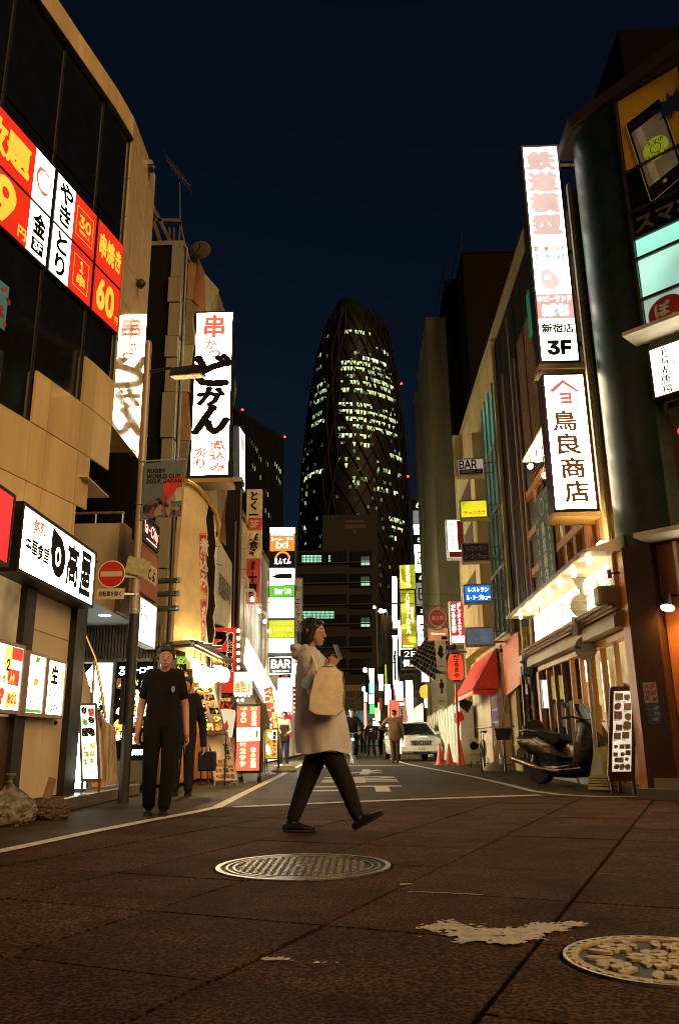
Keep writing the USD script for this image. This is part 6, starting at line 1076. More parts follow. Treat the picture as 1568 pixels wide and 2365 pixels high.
# construction fence and cones
SF = SR(2.95); FEN = M('white_sheet_fence', (.46, .47, .38), .5, scale=3, streak=True, var=.25)
t = T('site_fence', 'white corrugated site fence with uneven top behind the cones', 'fence', (2.95, 32, 0)); rf_ = np.random.default_rng(6)
for k in range(26):
    y = 25.3+.5*k; h = 1.78+.12*rf_.random()-.002*k; t.part('fence_panel', hexa([(2.95, y, .03), (3.0, y, .03), (3.0, y+.49, .03), (2.95-.03*(k % 2), y+.49, .03), (2.95-.03*(k % 2), y, h), (3.0, y, h), (3.0, y+.49, h-.03), (2.95, y+.49, h-.05)]), FEN)
t.part('front_panel', box(2.95, 3.35, 25.2, 25.26, .03, 1.84), FEN)
for k, (px_, py_, lab) in enumerate(((1017, 1768, 'orange traffic cone nearest the parked car'), (1038, 1767, 'orange traffic cone in the middle of the three by the fence'), (1065, 1765, 'orange traffic cone beside the red pole'))):
    x, y = G(px_, py_); y = min(y, 25.0); x = FY(y).at(px_, py_)[0]; c = T('traffic_cone', lab, 'traffic cone', (x, y, 0)); h = .62 if k < 2 else .72
    c.part('body', lathe([(.13, .03), (.12, .06), (.025, h), (.0, h+.005)], (x, y, 0), 16), E_C if False else M('cone_orange', (.55, .10, .03), .5, scale=9), smooth=40); c.part('base', bbox(x-.17, x+.17, y-.17, y+.17, 0, .03, .01), MATS['cone_orange'])
# red awning shop
t = T('red_awning', 'red fabric awning with white lettering on its hem', 'awning', (3.1, 22.5, 2)); RAW = M('red_awning_cloth', (.66, .05, .02), .6, scale=4, var=.22)
A0, A1 = 20.5, 24.8; p = dict(a=(3.40, A0, 2.95), b=(3.40, A0, 1.93), c=(2.76, A0, 1.93), d=(2.76, A1, 1.93), e=(3.40, A1, 2.95), f=(3.40, A1, 1.93), g=(2.76, A0, 1.80), h=(2.76, A1, 1.80), i=(3.40, A0, 1.80))
P3 = {k: np.array(v, float) for k, v in p.items()}
t.part('side_panel', TM([P3['a'], P3['b'], P3['c']], [(0, 1, 2)]), RAW); t.part('slope_panel', TM([P3['a'], P3['c'], P3['d'], P3['e']], [(0, 1, 2), (0, 2, 3)]), RAW); t.part('hem', TM([P3['c'], P3['g'], P3['h'], P3['d']], [(0, 1, 2), (0, 2, 3)]), RAW); t.part('hem', TM([P3['b'], P3['i'], P3['g'], P3['c']], [(0, 1, 2), (0, 2, 3)]), RAW)
t.part('frame', [bar(P3['c'], P3['d'], .02, 5), bar(P3['b'], P3['c'], .02, 5), bar(P3['a'], P3['c'], .02, 5)], M('awning_frame', (.3, .05, .03), .5)); f_ = SR(2.755); t.fitted(f_, 'LE COUP CHOU', -23.6, -20.8, 1.83, 1.90, WHT, c=.004, bold=1)
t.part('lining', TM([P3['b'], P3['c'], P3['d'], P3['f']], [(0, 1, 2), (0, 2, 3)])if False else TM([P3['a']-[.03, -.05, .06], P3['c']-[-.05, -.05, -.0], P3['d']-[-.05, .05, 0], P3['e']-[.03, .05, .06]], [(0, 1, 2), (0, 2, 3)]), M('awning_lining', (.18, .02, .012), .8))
S35 = SR(3.5); t = T('orange_wall_panel', 'orange red painted wall panel beside the red awning', 'wall panel', (3.5, 19.5, 1.8)); t.part('panel', S35.poly(nice(S35, ((1143, 1498), (1195, 1459), (1202, 1580), (1168, 1608), (1147, 1592))), -.05, .05), M('orange_red_paint', (.72, .20, .06), .6, scale=3, var=.15)); t.part('screw', [ball(S35.P(*S35.at(1148, 1510+18*k), .0), .018, 1) for k in range(5)], WHT); a, b = S35.at(1160, 1503); t.part('wall_knob', ball(S35.P(a, b, .03), .05, 1), BLK)
t = T('restaurant_front', 'small restaurant front with paned door under the red awning', 'shop front', (3.45, 21.5, 0)); f_ = SR(3.45)
t.part('wall', box(3.46, 3.6, 20.3, 26, 0, 3.0), M('cream_shop_wall', (.40, .33, .20), .7, scale=2)); t.part('timber_post', box(3.38, 3.46, 21.9, 22.15, .02, 1.95), WOOD[1]); t.part('timber_post', box(3.36, 3.46, 20.3, 20.5, .02, 1.95), WOOD[0]); t.part('door_frame', box(3.40, 3.455, 20.5, 21.9, .05, 1.85), M('dark_door', (.03, .018, .012), .5))
for i in range(3):
    for j in range(4): t.part('door_pane', box(3.390, 3.402, 20.58+.44*i, 20.95+.44*i, .55+.31*j, .82+.31*j), E('door_pane_glow' if (i+j) % 3 else 'door_pane_violet', (1, .6, .35) if (i+j) % 3 else (.6, .45, 1), .22, var=.7, scale=6))
fp = FY(22.6); R_ = fp.R(1083, 1705, 1108, 1758); t = T('poster_stand', 'pale poster with dark round print leaning by the timber post', 'poster', ((R_[0]+R_[1])/2, 22.6, 0)); t.part('board', fp.box(*R_, -.02, 0), M('pale_poster', (.5, .45, .32), .7)); t.part('print', fp.poly(affinity.translate(blob(np.random.default_rng(8), 0, 0, .13, .11, 14, .5), (R_[0]+R_[1])/2, R_[3]-.22), .004), INK); t.text(fp, 'BISTRO', (R_[0]+R_[1])/2, R_[2]+.16, .07, INK, bold=0); t.part('leg', [bar(fp.P(R_[0]+.03, 0, -.01), fp.P(R_[0]+.03, R_[2], -.01), .012, 5), bar(fp.P(R_[1]-.03, 0, -.01), fp.P(R_[1]-.03, R_[2], -.01), .012, 5)], DK)
# passage beside the restaurant: signs and wires
for q, y, face, lab, words in (((1207, 1603, 1225, 1672), 17.5, M('sign_white_red', (.50, .42, .32), .6), 'white and red 3F stair sign in the passage', 1), ((1206, 1676, 1226, 1712), 17.4, M('olive_poster', (.28, .24, .08), .6), 'olive poster with a round print under the 3F sign', 2), ((1228, 1598, 1240, 1712), 17.2, M('narrow_menu', (.5, .38, .22), .6, scale=12, var=.5), 'narrow vertical menu strip beside the 3F sign', 3), ((1243, 1588, 1254, 1712), 16.9, E('narrow_white', (1, .92, .72), .55), 'narrow white lit strip left of the sliding doors', 3), ((1204, 1448, 1232, 1522), 17.6, M('yellow_poster', (.48, .33, .06), .6, scale=5, var=.35), 'yellow poster on the passage wall above the signs', 2)):
    f_ = FY(y); R_ = f_.R(*q); t = T('wall_sign', lab, 'sign', ((R_[0]+R_[1])/2, y, R_[2])); t.part('board', f_.box(*R_, -.04, 0), face)
    if words == 1: t.part('red_field', f_.quad(R_[0]+.03, R_[1]-.03, R_[2]+.22, R_[3]-.03, .004), REDP); t.text(f_, '3F', R_[1]-.10, R_[3]-.12, .10, WHT, bold=1); t.part('stair_mark', f_.poly(unary_union([sbox(R_[0]+.07+.03*k, R_[2]+.28+.03*k, R_[0]+.09+.03*k+.02, R_[2]+.30+.03*k) for k in range(4)]), .008), WHT)
    if words == 2: t.part('print', f_.poly(Point((R_[0]+R_[1])/2, (R_[2]+R_[3])/2).buffer(.07), .004), M('olive_green_print', (.12, .18, .03), .6))
f_ = FY(16.2); R_ = f_.R(1249, 1570, 1270, 1637); t = lightbox('hanging_sign', 'white lit bar sign with black kana left of the sliding doors', f_, R_, .08, E('hanging_white', (.9, 1, .95), 1.6), WHT, .015); t.fitted(f_, 'バー', R_[0]+.05, R_[1]-.05, R_[2]+.22, R_[2]+.36, INK, bold=2); t.fitted(f_, 'ゴマイ', R_[0]+.05, R_[1]-.05, R_[3]-.17, R_[3]-.05, INK, bold=2)
f_ = FY(17.0); t = T('passage_wall', 'grey passage wall with meters and pipes left of the restaurant', 'wall', (3.5, 17.3, 0)); t.part('wall', box(3.57, 3.70, 17.45, 18.1, 0, 2.9), M('passage_grey', (.18, .16, .11), .8)); t.part('meter_box', bbox(3.38, 3.6, 17.2, 17.6, 2.0, 2.45, .02), GREY); t.part('lamp_hood', lathe([(.02, .12), (.05, .10), (.16, 0), (.15, -.01), (.0, .08)], (3.42, 16.9, 2.25), 14), STEEL); t.part('post', box(3.36, 3.42, 17.3, 17.36, 0, 2.2), DK); t.part('white_panel', box(3.50, 3.52, 17.5, 18.0, .2, 1.85), M('dotted_panel', (.4, .38, .28), .6))
# ---------------------------------------------------------------- restaurant with lit eave
t = T('corner_restaurant', 'timber fronted restaurant with lit eave sign and sliding doors', 'restaurant', (4.2, 13.5, 0)); Y0, Y1 = 10.75, 16.75
t.part('shop_body', [box(3.95, 9, Y0, Y1, 0, 2.5), box(3.72, 9, 11.5, Y1, 2.5, 9.6)], M('restaurant_body', (.10, .055, .025), .7))
t.part('interior', box(3.90, 3.94, Y0, Y1, .1, 2.1), E('interior_glow', (1, .60, .24), .8, var=.55, scale=2.0)); t.part('plinth', box(3.55, 3.95, Y0, Y1, .0, .10), M('stone_plinth', (.12, .10, .08), .6)); rs = np.random.default_rng(14)
GLZ = GLASS('door_glass')
for k in range(9):
    y = 10.95+.62*k; t.part('door_stile', box(3.58, 3.66, y, y+.055, .10, 2.02), WOOD[k % 3]); t.part('door_pane', S36.quad(-(y+.61), -(y+.06), .62, 1.98, -.017), GLZ); t.part('kick_panel', box(3.60, 3.64, y+.06, y+.61, .12, .50), WOOD[(k+1) % 3]); t.part('mid_rail', box(3.59, 3.65, y+.06, y+.61, .51, .60), WOOD[2])
    if k in (0, 2, 3, 5): a = y+.1; t.part('wall_menu', box(3.86, 3.89, a, a+.2+.2*rs.random(), 1.1+.3*rs.random(), 1.9), (PRINT['cream'], W_SOFT, PRINT['orange'])[k % 3])
    if k in (1, 4, 6): t.part('bottle_shelf', [box(3.80, 3.88, y+.05+.09*q, y+.11+.09*q, 1.0, 1.16+.1*rs.random()) for q in range(6)], WOOD[0], kind='stuff'); t.part('shelf_board', box(3.78, 3.9, y, y+.62, .96, .99), WOOD[2])
t.part('lintel', box(3.56, 3.68, Y0, Y1, 2.03, 2.12), WOOD[2]); t.part('far_post', box(3.56, 3.68, 16.55, 16.75, 0, 2.12), WOOD[1])
SHU = M('cream_shutter_box', (.44, .36, .19), .55, scale=3, var=.12)
for y0, y1 in ((10.72, 12.35), (12.37, 14.0), (14.02, 16.6)):
    pr = [(3.62, 2.13), (3.36, 2.13)]+[(3.50-.14*math.cos(a), 2.24+.12*math.sin(a)) for a in np.linspace(0, math.pi/2, 6)]+[(3.62, 2.36)]
    t.part('shutter_box', rings([np.array([(x, y, z) for x, z in pr]) for y in (y0, y1)]), SHU, smooth=30)
t.part('gutter', [bar((3.33, 10.75, 2.47), (3.33, 16.9, 2.47), .035, 7), bar((3.38, 10.75, 2.42), (3.38, 16.9, 2.42), .025, 7)], M('brown_gutter', (.20, .12, .05), .5)); t.part('gutter_board', box(3.42, 3.66, 10.75, 16.8, 2.38, 2.52), WOOD[0])
EV = E('eave_sign_face', (1, .80, .46), 3.4, var=.35, scale=1.3); t.part('sign_face', box(3.50, 3.56, 10.95, 16.3, 2.56, 3.10), EV); t.part('sign_end', box(3.44, 3.57, 10.78, 10.95, 2.52, 3.14), WHT)
fE = SR(3.495); r_ = np.random.default_rng(19)
for k, w in enumerate('鳥良商店手羽先唐揚'): t.text(fE, w, -15.6+.55*k, 2.83+.04*(k % 2), .26, E('eave_letters', (.9, .38, .10), .6), c=.004, bold=0)
t.part('canopy', [hexa([(3.05, 10.6, 3.14), (3.7, 10.6, 3.14), (3.7, 16.8, 3.14), (3.05, 16.8, 3.14), (3.05, 10.6, 3.17), (3.7, 10.6, 3.40), (3.7, 16.8, 3.40), (3.05, 16.8, 3.17)])], M('canopy_board', (.70, .62, .46), .5, scale=3)); t.part('canopy_edge', sq((3.04, 10.6, 3.155), (3.04, 16.8, 3.155), .03, .06), GREY)
for k in range(7): t.part('canopy_lamp', ball((3.22, 11.1+.85*k, 3.08), .035, 1), E('canopy_lamp_bulb', (1, .66, .30), 90))
t.part('end_box', bbox(3.2, 3.56, 10.74, 10.98, 2.45, 2.70, .02), SHU)
# timber upper storey
t.part('upper_wall', box(3.66, 3.73, 11.55, 16.6, 3.42, 9.4), M('upper_wall', (.30, .18, .08), .6, scale=2, streak=True))
for y in (11.55, 12.2, 12.9, 13.5, 14.15, 15.5): t.part('timber_stud', box(3.56, 3.66, y, y+.16, 3.42, 5.7), WOOD[int(y*10) % 3])
for z in (3.95, 4.75, 5.6): t.part('timber_beam', box(3.54, 3.655, 11.53, 16.5, z, z+.14), WOOD[1])
for y, z0, z1 in ((13.7, 4.1, 4.7), (13.7, 4.92, 5.5), (12.1, 4.1, 4.7), (14.4, 4.92, 5.5)): t.part('upper_pane', box(3.635, 3.655, y, y+.42, z0, z1), E('upper_pane_glow', (.9, .62, .22), .45, var=.7, scale=5))
for y0, y1, z0, z1 in ((15.0, 15.5, 5.35, 5.95), (11.7, 12.5, 5.65, 6.5)):
    t.part('louvre_back', box(3.60, 3.62, y0, y1, z0, z1), BLK)
    for k in range(7): zk = z0+(z1-z0)*k/7; t.part('louvre_slat', hexa([(3.56, y0, zk), (3.60, y0, zk+.05), (3.60, y1, zk+.05), (3.56, y1, zk), (3.56, y0, zk+.015), (3.60, y0, zk+.065), (3.60, y1, zk+.065), (3.56, y1, zk+.015)]), WOOD[2])
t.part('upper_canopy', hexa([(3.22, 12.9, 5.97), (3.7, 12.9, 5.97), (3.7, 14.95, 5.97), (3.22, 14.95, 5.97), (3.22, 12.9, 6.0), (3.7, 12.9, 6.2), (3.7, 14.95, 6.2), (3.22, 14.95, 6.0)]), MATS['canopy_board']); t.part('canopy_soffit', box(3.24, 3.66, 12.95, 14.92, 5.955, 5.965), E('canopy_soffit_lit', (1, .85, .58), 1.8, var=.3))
for k, (px_, py_, y) in enumerate(((1225, 1077, 14.5), (1257, 1046, 13.6), (1258, 1098, 14.0), (1240, 1062, 14.2))):
    a, b = FY(y).at(px_, py_); l = T('bare_bulb', ('lowest left', 'upper right', 'lower right', 'middle')[k]+' bare bulb glowing under the small upper canopy', 'bulb', (a, y, b)); l.part('globe', ball((a, y, b), .055, 2), BULB, smooth=True); l.part('cord', bar((a, y, b+.05), (a, y, 5.96 if b < 5.85 else b+.1), .008, 4), BLK)
a, b = FY(15.2).at(1247, 1427); l = T('bare_bulb', 'bare bulb glowing at the far end of the lit eave sign', 'bulb', (a, 15.2, b)); l.part('globe', ball((a, 15.2, b), .06, 2), BULB, smooth=True); l.part('cord', bar((a, 15.2, b+.06), (a, 15.2, 3.14), .008, 4), BLK)
fG = SR(3.50); g = nice(fG, ((1247, 1168), (1280, 1168), (1300, 1345), (1262, 1345))); b = g.bounds; t = T('green_banner', 'long dark green banner with white brush writing on the timber front', 'banner', (3.5, 14.5, b[1])); gx0, gx1 = b[0], b[2]; gx0, gx1 = -15.45, -14.15
t.part('cloth', fG.box(gx0, gx1, 3.42, 5.25, -.02, 0), M('green_cloth', (.04, .085, .06), .7, var=.15)); t.part('emblem', fG.poly(affinity.translate(affinity.scale(ring2(.13, .16, 16), 1, 1.1), (gx0+gx1)/2, 5.0), .006), M('banner_ink', (.5, .52, .36), .6)); t.text(fG, '鳥良商店', (gx0+gx1)/2, 4.1, .30, MATS['banner_ink'], vert=True, bold=3); t.text(fG, '手羽先唐揚絶品', gx0+.2, 4.2, .13, MATS['banner_ink'], vert=True, gap=.6, bold=1); t.text(fG, '焼鳥串焼鍋料理酒', gx1-.2, 4.2, .13, MATS['banner_ink'], vert=True, gap=.5, bold=1)
# big projecting signs
F125 = FY(11.5); W_TRAIN = E('railway_sign_face', (.90, 1.0, .84), 2.6, var=.10); TP = E('train_letters', (1, .68, .58), .95)
def big(q, face, frame, name, label, depth):
    (a0, b1), (a1, _), (c0, b0), (c1, _) = [F125.at(*p) for p in q]; R_ = ((a0+c0)/2, (a1+c1)/2, b0, b1); s = lightbox('projecting_sign', label, F125, R_, depth, face, frame, .028); return s, R_
s, R_ = big(((1200, 337), (1285, 337), (1250, 838), (1345, 838)), W_TRAIN, DK, '', 'tall white lit railway model shop sign, upper of the two big right signs', 0.3128); w, h = R_[1]-R_[0], R_[3]-R_[2]; xm = (R_[0]+R_[1])/2
for k, ch in enumerate('鉄道模型'): s.fitted(F125, ch, xm-0.2484, xm+0.2484, R_[3]-0.1196-(k+1)*0.4186+0.0276, R_[3]-0.1196-k*0.4186-0., TP, bold=6)
s.fitted(F125, '高く買います!', R_[0]+0.0552, R_[1]-0.046, R_[2]+2.0056, R_[2]+2.1068, E('pale_orange_letters', (1, .50, .22), .7), bold=3); s.fitted(F125, '安く売ります!', R_[0]+0.0644, R_[1]-0.046, R_[2]+1.8492, R_[2]+1.9504, E('pale_green_letters', (.40, .75, .42), .7), bold=3)
s.part('emblem', F125.poly(affinity.translate(Polygon([(-0.184, 0.), (-0.1564, 0.1288), (-0.046, 0.184), (0., 0.092), (0.0736, 0.0184), (0.092, -0.092), (0., -0.184), (-0.1104, -0.1564)]).buffer(0.0184), xm+0., R_[2]+1.4904).difference(Point(xm-0.0736, R_[2]+1.5272).buffer(0.0552)), .010), E('pale_rose', (1, .76, .70), 1.0)); s.part('emblem_line', F125.poly(affinity.translate(affinity.scale(ring2(0.092, 0.0994, 16), 1.012, 1.196), xm+0.1104, R_[2]+1.472), .012), E('pale_line', (.8, .78, .66), .9))
s.part('rose_band', F125.quad(R_[0]+0.0276, R_[1]-0.0276, R_[2]+0.7728, R_[2]+1.2144, .008), E('rose_band', (1, .52, .44), .95)); s.fitted(F125, 'ホビーランド', R_[0]+0.046, R_[1]-0.046, R_[2]+1.0764, R_[2]+1.1868, W_LIT, bold=3); s.fitted(F125, 'ぽち', xm-0.2208, xm+0.2208, R_[2]+0.8096, R_[2]+1.0488, W_LIT, bold=8)
GI = M('dark_green_ink', (.03, .06, .02), .5, spec=.2); s.fitted(F125, '新宿店', R_[0]+0.0736, R_[1]-0.0552, R_[2]+0.5152, R_[2]+0.6808, GI, bold=3); s.fitted(F125, '3F', xm-0.184, xm+0.2024, R_[2]+0.1288, R_[2]+0.3864, GI, bold=6)
s.part('bracket', [sq((R_[1], 11.67, R_[2]+.4+1.7*k), (R_[1]+.5, 11.67, R_[2]+.4+1.7*k), .06) for k in range(3)], DK); s.part('under_tray', box(R_[0]-.03, R_[1]+.05, 11.45, 11.9, R_[2]-.12, R_[2]-.03), MATS['ochre_tray'])
W_TORI = E('tori_sign_face', (1, .82, .54), 11, var=.06); s, R_ = big(((1250, 864), (1350, 864), (1280, 1181), (1382, 1181)), W_TORI, M('dark_red_frame', (.05, .012, .008), .4), '', 'white lit chicken restaurant sign with brown brush characters', 0.3128); xm = (R_[0]+R_[1])/2
TR = E('tori_red', (1, .22, .13), .85); s.part('roof_mark', F125.poly(affinity.translate(Polygon([(-0.2392, 0), (0, 0.2024), (0.2392, 0.), (0.2024, -0.0184), (0., 0.138), (-0.1564, -0.0092)]), xm-0.0184, R_[3]-0.3036), .012), TR); s.fitted(F125, 'ヨ', xm-0.092, xm+0.092, R_[3]-0.5152, R_[3]-0.3312, TR, bold=4); s.fitted(F125, '上', xm-0.276, xm-0.2208, R_[3]-0.23, R_[3]-0.1564, TR, bold=0)
TB = E('tori_ink', (.42, .13, .03), .42)
for k, ch in enumerate('鳥良商店'): s.fitted(F125, ch, xm-0.184+0.0276*k-0.046, xm+0.1472+0.0276*k-0.0092, R_[3]-0.6256-(k+1)*0.3818+0.046, R_[3]-0.6256-k*0.3818, TB, bold=2)
s.part('under_tray', box(R_[0]-.04, R_[1]+.12, 11.42, 11.95, R_[2]-.10, R_[2]-.035), MATS['ochre_tray']); s.part('bracket', [sq((R_[1], 11.67, R_[2]+.4+1.2*k), (R_[1]+.4, 11.67, R_[2]+.4+1.2*k), .07) for k in range(2)], GREY)
one('sign_tray_box', [box(3.62, 3.95, 12.2, 12.6, 5.05, 5.3)], GREY, 'small grey box mounted beside the big chicken restaurant sign', 'junction box')
# ---------------------------------------------------------------- corner building on the right
t = T('corner_building', 'dark glossy corner building with rounded column and overhanging roof', 'building', (4.6, 10.6, 0)); CH = Fr((3.97, 9.97, 0), (-.69466, -.71934, 0))
col = [(4.5+.935*math.cos(q), 10.76+.935*math.sin(q)) for q in np.linspace(math.radians(140), math.radians(236), 22)]; cin = [(4.6, 10.2), (4.6, 11.35)]
GLOSSK = M('glossy_dark_column', (.014, .032, .024), .34, var=.2, scale=3, spec=.22)
t.part('column', rings([np.array([(x, y, z) for x, y in col+cin]) for z in (3.12, 9.95)]), GLOSSK, smooth=40)
for x, y in ((3.606, 11.2), (3.665, 10.57)): t.part('column_seam', bar((x-.006, y, 3.2), (x-.006, y, 9.9), .008, 5), M('seam_steel', (.25, .2, .15), .25, metal=.9))
t.part('corner_strip', box(3.56, 3.62, 11.36, 11.44, 3.4, 9.6), M('peeling_trim', (.40, .34, .22), .6, scale=14, var=.4)); t.part('corner_strip', box(3.57, 3.61, 11.46, 11.52, 3.4, 9.6), WOOD[1])
t.part('roof_overhang', hexa([(3.45, 11.3, 10.02), (3.45, 10.57, 10.02), CH.P(4, 10.02, .55), (9, 11.3, 10.02), (3.43, 11.3, 10.18), (3.43, 10.54, 10.18), CH.P(4, 10.18, .58), (9, 11.3, 10.18)]), M('roof_edge_brown', (.05, .037, .028), .6, spec=.2)); t.part('soffit', TM([(3.48, 11.28, 9.98), (3.48, 10.6, 9.98), CH.P(4, 9.98, .5), (9, 11.28, 9.98)], [(0, 2, 1), (0, 3, 2)]), M('soffit_brown', (.07, .045, .025), .7, spec=.1))
t.part('penthouse', box(4.6, 9, 11, 13, 10.2, 12.4), M('penthouse_dark', (.004, .004, .005), .9, spec=.03))
t.part('core', TM([CH.P(0, 0, -.5), CH.P(4, 0, -.5), (9, 11.3, 0), (4.6, 11.3, 0), CH.P(0, 9.9, -.5), CH.P(4, 9.9, -.5), (9, 11.3, 9.9), (4.6, 11.3, 9.9)], BF), BLK)
# chamfer glazing
FRM = M('dark_bronze_frame', (.05, .045, .035), .35, metal=.4)
PZ = [(9.92, 8.66, 'y'), (8.62, 7.98, 'k'), (7.94, 7.55, 'k2'), (7.52, 7.22, 'g1'), (7.18, 6.58, 'g2'), (6.54, 5.98, 'w')]
PM = {'y': M('yellow_window_film', (.80, .50, .03), .5, var=.1), 'k': M('black_window_film', (.008, .008, .008), .15), 'k2': M('black_window_film2', (.010, .011, .010), .2), 'g1': E('teal_pane', (.36, .90, .68), .95, var=.35, scale=1.0), 'g2': E('teal_pane_pale', (.52, .95, .74), .85, var=.5, scale=.9), 'w': E('pale_pane', (.70, .92, .72), .50, var=.3)}
for z1, z0, k in PZ:
    for a0, a1 in ((.03, .97), (1.01, 1.95), (1.99, 2.93)): t.part('window_pane', CH.box(a0, a1, z0, z1, -.03, -.01), PM[k])
    t.part('frame_rail', CH.box(0, 3, z0-.045, z0-.005, -.03, .03), FRM)
for a in (0, .975, 1.955): t.part('frame_post', CH.box(a-.018, a+.018, 5.95, 9.95, -.03, .035), FRM)
fp = [(.10, 8.42), (.47, 8.30)]
ph_ = Polygon([(.16, 9.42), (.62, 9.52), (.80, 8.18), (.36, 8.02)]).buffer(.03)
sc_ = Polygon([(.19, 9.24), (.645, 9.34), (.775, 8.36), (.33, 8.22)])
t2 = T('phone_advert', 'window advert of a slanted black mobile phone with a yellow round label', 'advert', CH.P(.45, 8.0)); t2.part('phone_body', CH.poly(ph_, .012), BLK); t2.part('phone_edge', CH.poly(ph_.buffer(.012).difference(ph_), .012), M('pale_edge', (.7, .78, .68), .5)); t2.part('screen', CH.poly(sc_, .016), M('phone_screen', (.42, .45, .38), .5)); t2.part('screen_glare', CH.poly(Polygon([(.24, 9.25), (.34, 9.27), (.50, 8.27), (.40, 8.24)]), .018), M('phone_glare', (.7, .78, .68), .5)); t2.part('home_button', CH.poly(Point(.56, 8.20).buffer(.03), .018), MATS['pale_edge'])
t2.part('round_label', CH.poly(Point(.50, 8.78).buffer(.185, 24), .022), E('label_lime', (.62, .66, .03), .30)); t2.part('label_ring', CH.poly(affinity.translate(ring2(.07, .08, 18), .50, 8.78), .026), INK); t2.text(CH, 'スマホ', .50, 8.89, .085, INK, c=.026, bold=2); t2.text(CH, 'ゴールド', .50, 8.67, .085, INK, c=.026, bold=2)
star = Polygon([(.80+.24*(1 if k % 2 else .5)*math.cos(k*math.pi/9), 9.33+.24*(1 if k % 2 else .5)*math.sin(k*math.pi/9)) for k in range(18)]); t2.part('star_burst', CH.poly(star, .03), M('navy_star', (.02, .035, .09), .4)); t2.text(CH, 'スマホ', .50, 7.72, .30, M('outline_kana', (.12, .10, .06), .5), c=.012, bold=4)
t2 = T('round_emblem', 'red disc emblem with white characters on the pale window', 'emblem', CH.P(.3, 6.05)); t2.part('disc', CH.poly(affinity.scale(Point(.34, 6.24).buffer(.24, 20), 1.1, 1), .012), M('emblem_red', (.35, .03, .02), .5)); t2.text(CH, 'ぽ', .28, 6.30, .22, M('emblem_white', (.5, .55, .45), .5), c=.018, bold=4); t2.part('bone_mark', CH.poly(LineString([(.24, 6.10), (.42, 6.14)]).buffer(.035).union(Point(.24, 6.10).buffer(.055)).union(Point(.42, 6.14).buffer(.055)), .018), MATS['emblem_white'])
# canopies and lit signs on the chamfer
t.part('upper_canopy', CH.box(-.14, 3, 5.90, 5.955, -.05, .42), MATS['canopy_board']); s = lightbox('chamfer_sign', 'white lit sign with vertical brush writing under the upper canopy', CH, (.0, 3.0, 5.05, 5.80), .16, E('chamfer_white', (1, .92, .72), 4.5, var=.2), M('dark_red_frame', (.05, .012, .008), .4), .03); s.text(CH, '手羽先唐揚', .20, 5.42, .135, INK, vert=True, bold=2, c=.012); s.text(CH, '秘伝の味', .36, 5.36, .08, MATS['olive_ink'], vert=True, bold=1, c=.012); s.part('divider', CH.box(.46, .50, 5.07, 5.78, .002, .018), MATS['dark_red_frame']); s.text(CH, '焼鳥', .8, 5.42, .2, INK, vert=True, bold=2, c=.012)
t.part('glazed_wall', CH.box(-.05, 3, 3.2, 5.04, -.25, -.2), M('dark_red_glass', (.020, .007, .005), .12))
for k, (a, z) in enumerate(((.28, 4.55), (.62, 4.95), (.95, 4.4))): l = T('red_lamp', ('small', 'bigger', 'third')[k]+' red round lamp behind the dark glass of the corner building', 'lamp', CH.P(a, z, -.1)); l.part('globe', ball(CH.P(a, z, -.08), .06+.02*k, 2), E('red_globe', (1, .05, .02), 1.6), smooth=True); l.part('cord', bar(CH.P(a, z, -.08), CH.P(a, 5.04, -.08), .006, 4), BLK)
for a in (.42, .95): t.part('chrome_pole', bar(CH.P(a, 3.2, -.05), CH.P(a, 5.04, -.05), .022, 10), M('chrome', (.6, .6, .62), .06, metal=1.))
# brown pillar base, orange wall
PIL = M('brown_steel_pillar', (.050, .020, .006), .5, spec=.25, scale=4, streak=True, var=.25); ORW = M('orange_wall', (.50, .17, .03), .5, scale=3, streak=True, var=.2)
t.part('pillar_front', CH.box(-.64, -.27, .10, 3.12, -.10, .10), PIL); t.part('pillar_side', box(3.49, 3.62, 10.42, 10.78, .10, 3.12), ORW)
t.part('orange_wall', CH.box(-.265, 3, .45, 3.12, -.25, -.12), ORW); t.part('lower_canopy', CH.box(-.30, 3, 3.13, 3.19, -.2, .45), MATS['canopy_board']); s = lightbox('chamfer_sign', 'lit white sign under the lower canopy at the right edge', CH, (.05, 3, 2.5, 3.05), .10, E('chamfer_low_white', (1, .88, .62), 4), WOOD[1], .03)
t.part('step', CH.box(-.72, 3, 0, .12, -.3, .26), MATS['stone_plinth'] if 'stone_plinth' in MATS else GREY); t.part('step', CH.box(-.55, 3, .12, .24, -.3, .12), M('step_stone', (.20, .16, .11), .6)); t.part('drain_pipe', bar(CH.P(.02, 2.2, .0), CH.P(.02, 3.1, .0), .03), MATS['canopy_board'])
def spot(label, p, q, em):
    l = T('spot_lamp', label, 'lamp', p); l.part('shade', tube([p, np.asarray(p)*.6+np.asarray(q)*.4, q], [.03, .05, .085], 14), BLK, smooth=40); l.part('lens', tube([q, np.asarray(q)+(np.asarray(q)-np.asarray(p))*.04], [.078, .078], 14), em); l.part('arm', bar(np.asarray(p), np.asarray(p)+CH.n*-.25+np.array([0, 0, .02]), .018, 6), BLK)
    return l
SPL = E('spot_lens_warm', (1, .58, .22), 260); p = CH.P(-.10, 2.42, .10); spot('black spot lamp lighting the orange wall at the right edge', p, p+np.array([-.05, -.06, -.17]), SPL); p = CH.P(.22, 2.46, .10); spot('second black spot lamp at the very right edge', p, p+np.array([.06, -.05, -.12]), SPL)
p = np.array([3.48, 11.1, 3.38]); l = T('uplight', 'small black uplight shining at the corner column above the eave', 'lamp', p); l.part('case', bbox(3.40, 3.52, 11.0, 11.2, 3.22, 3.36, .01), BLK); l.part('lens', box(3.38, 3.50, 11.0, 11.2, 3.372, 3.38), SPL)
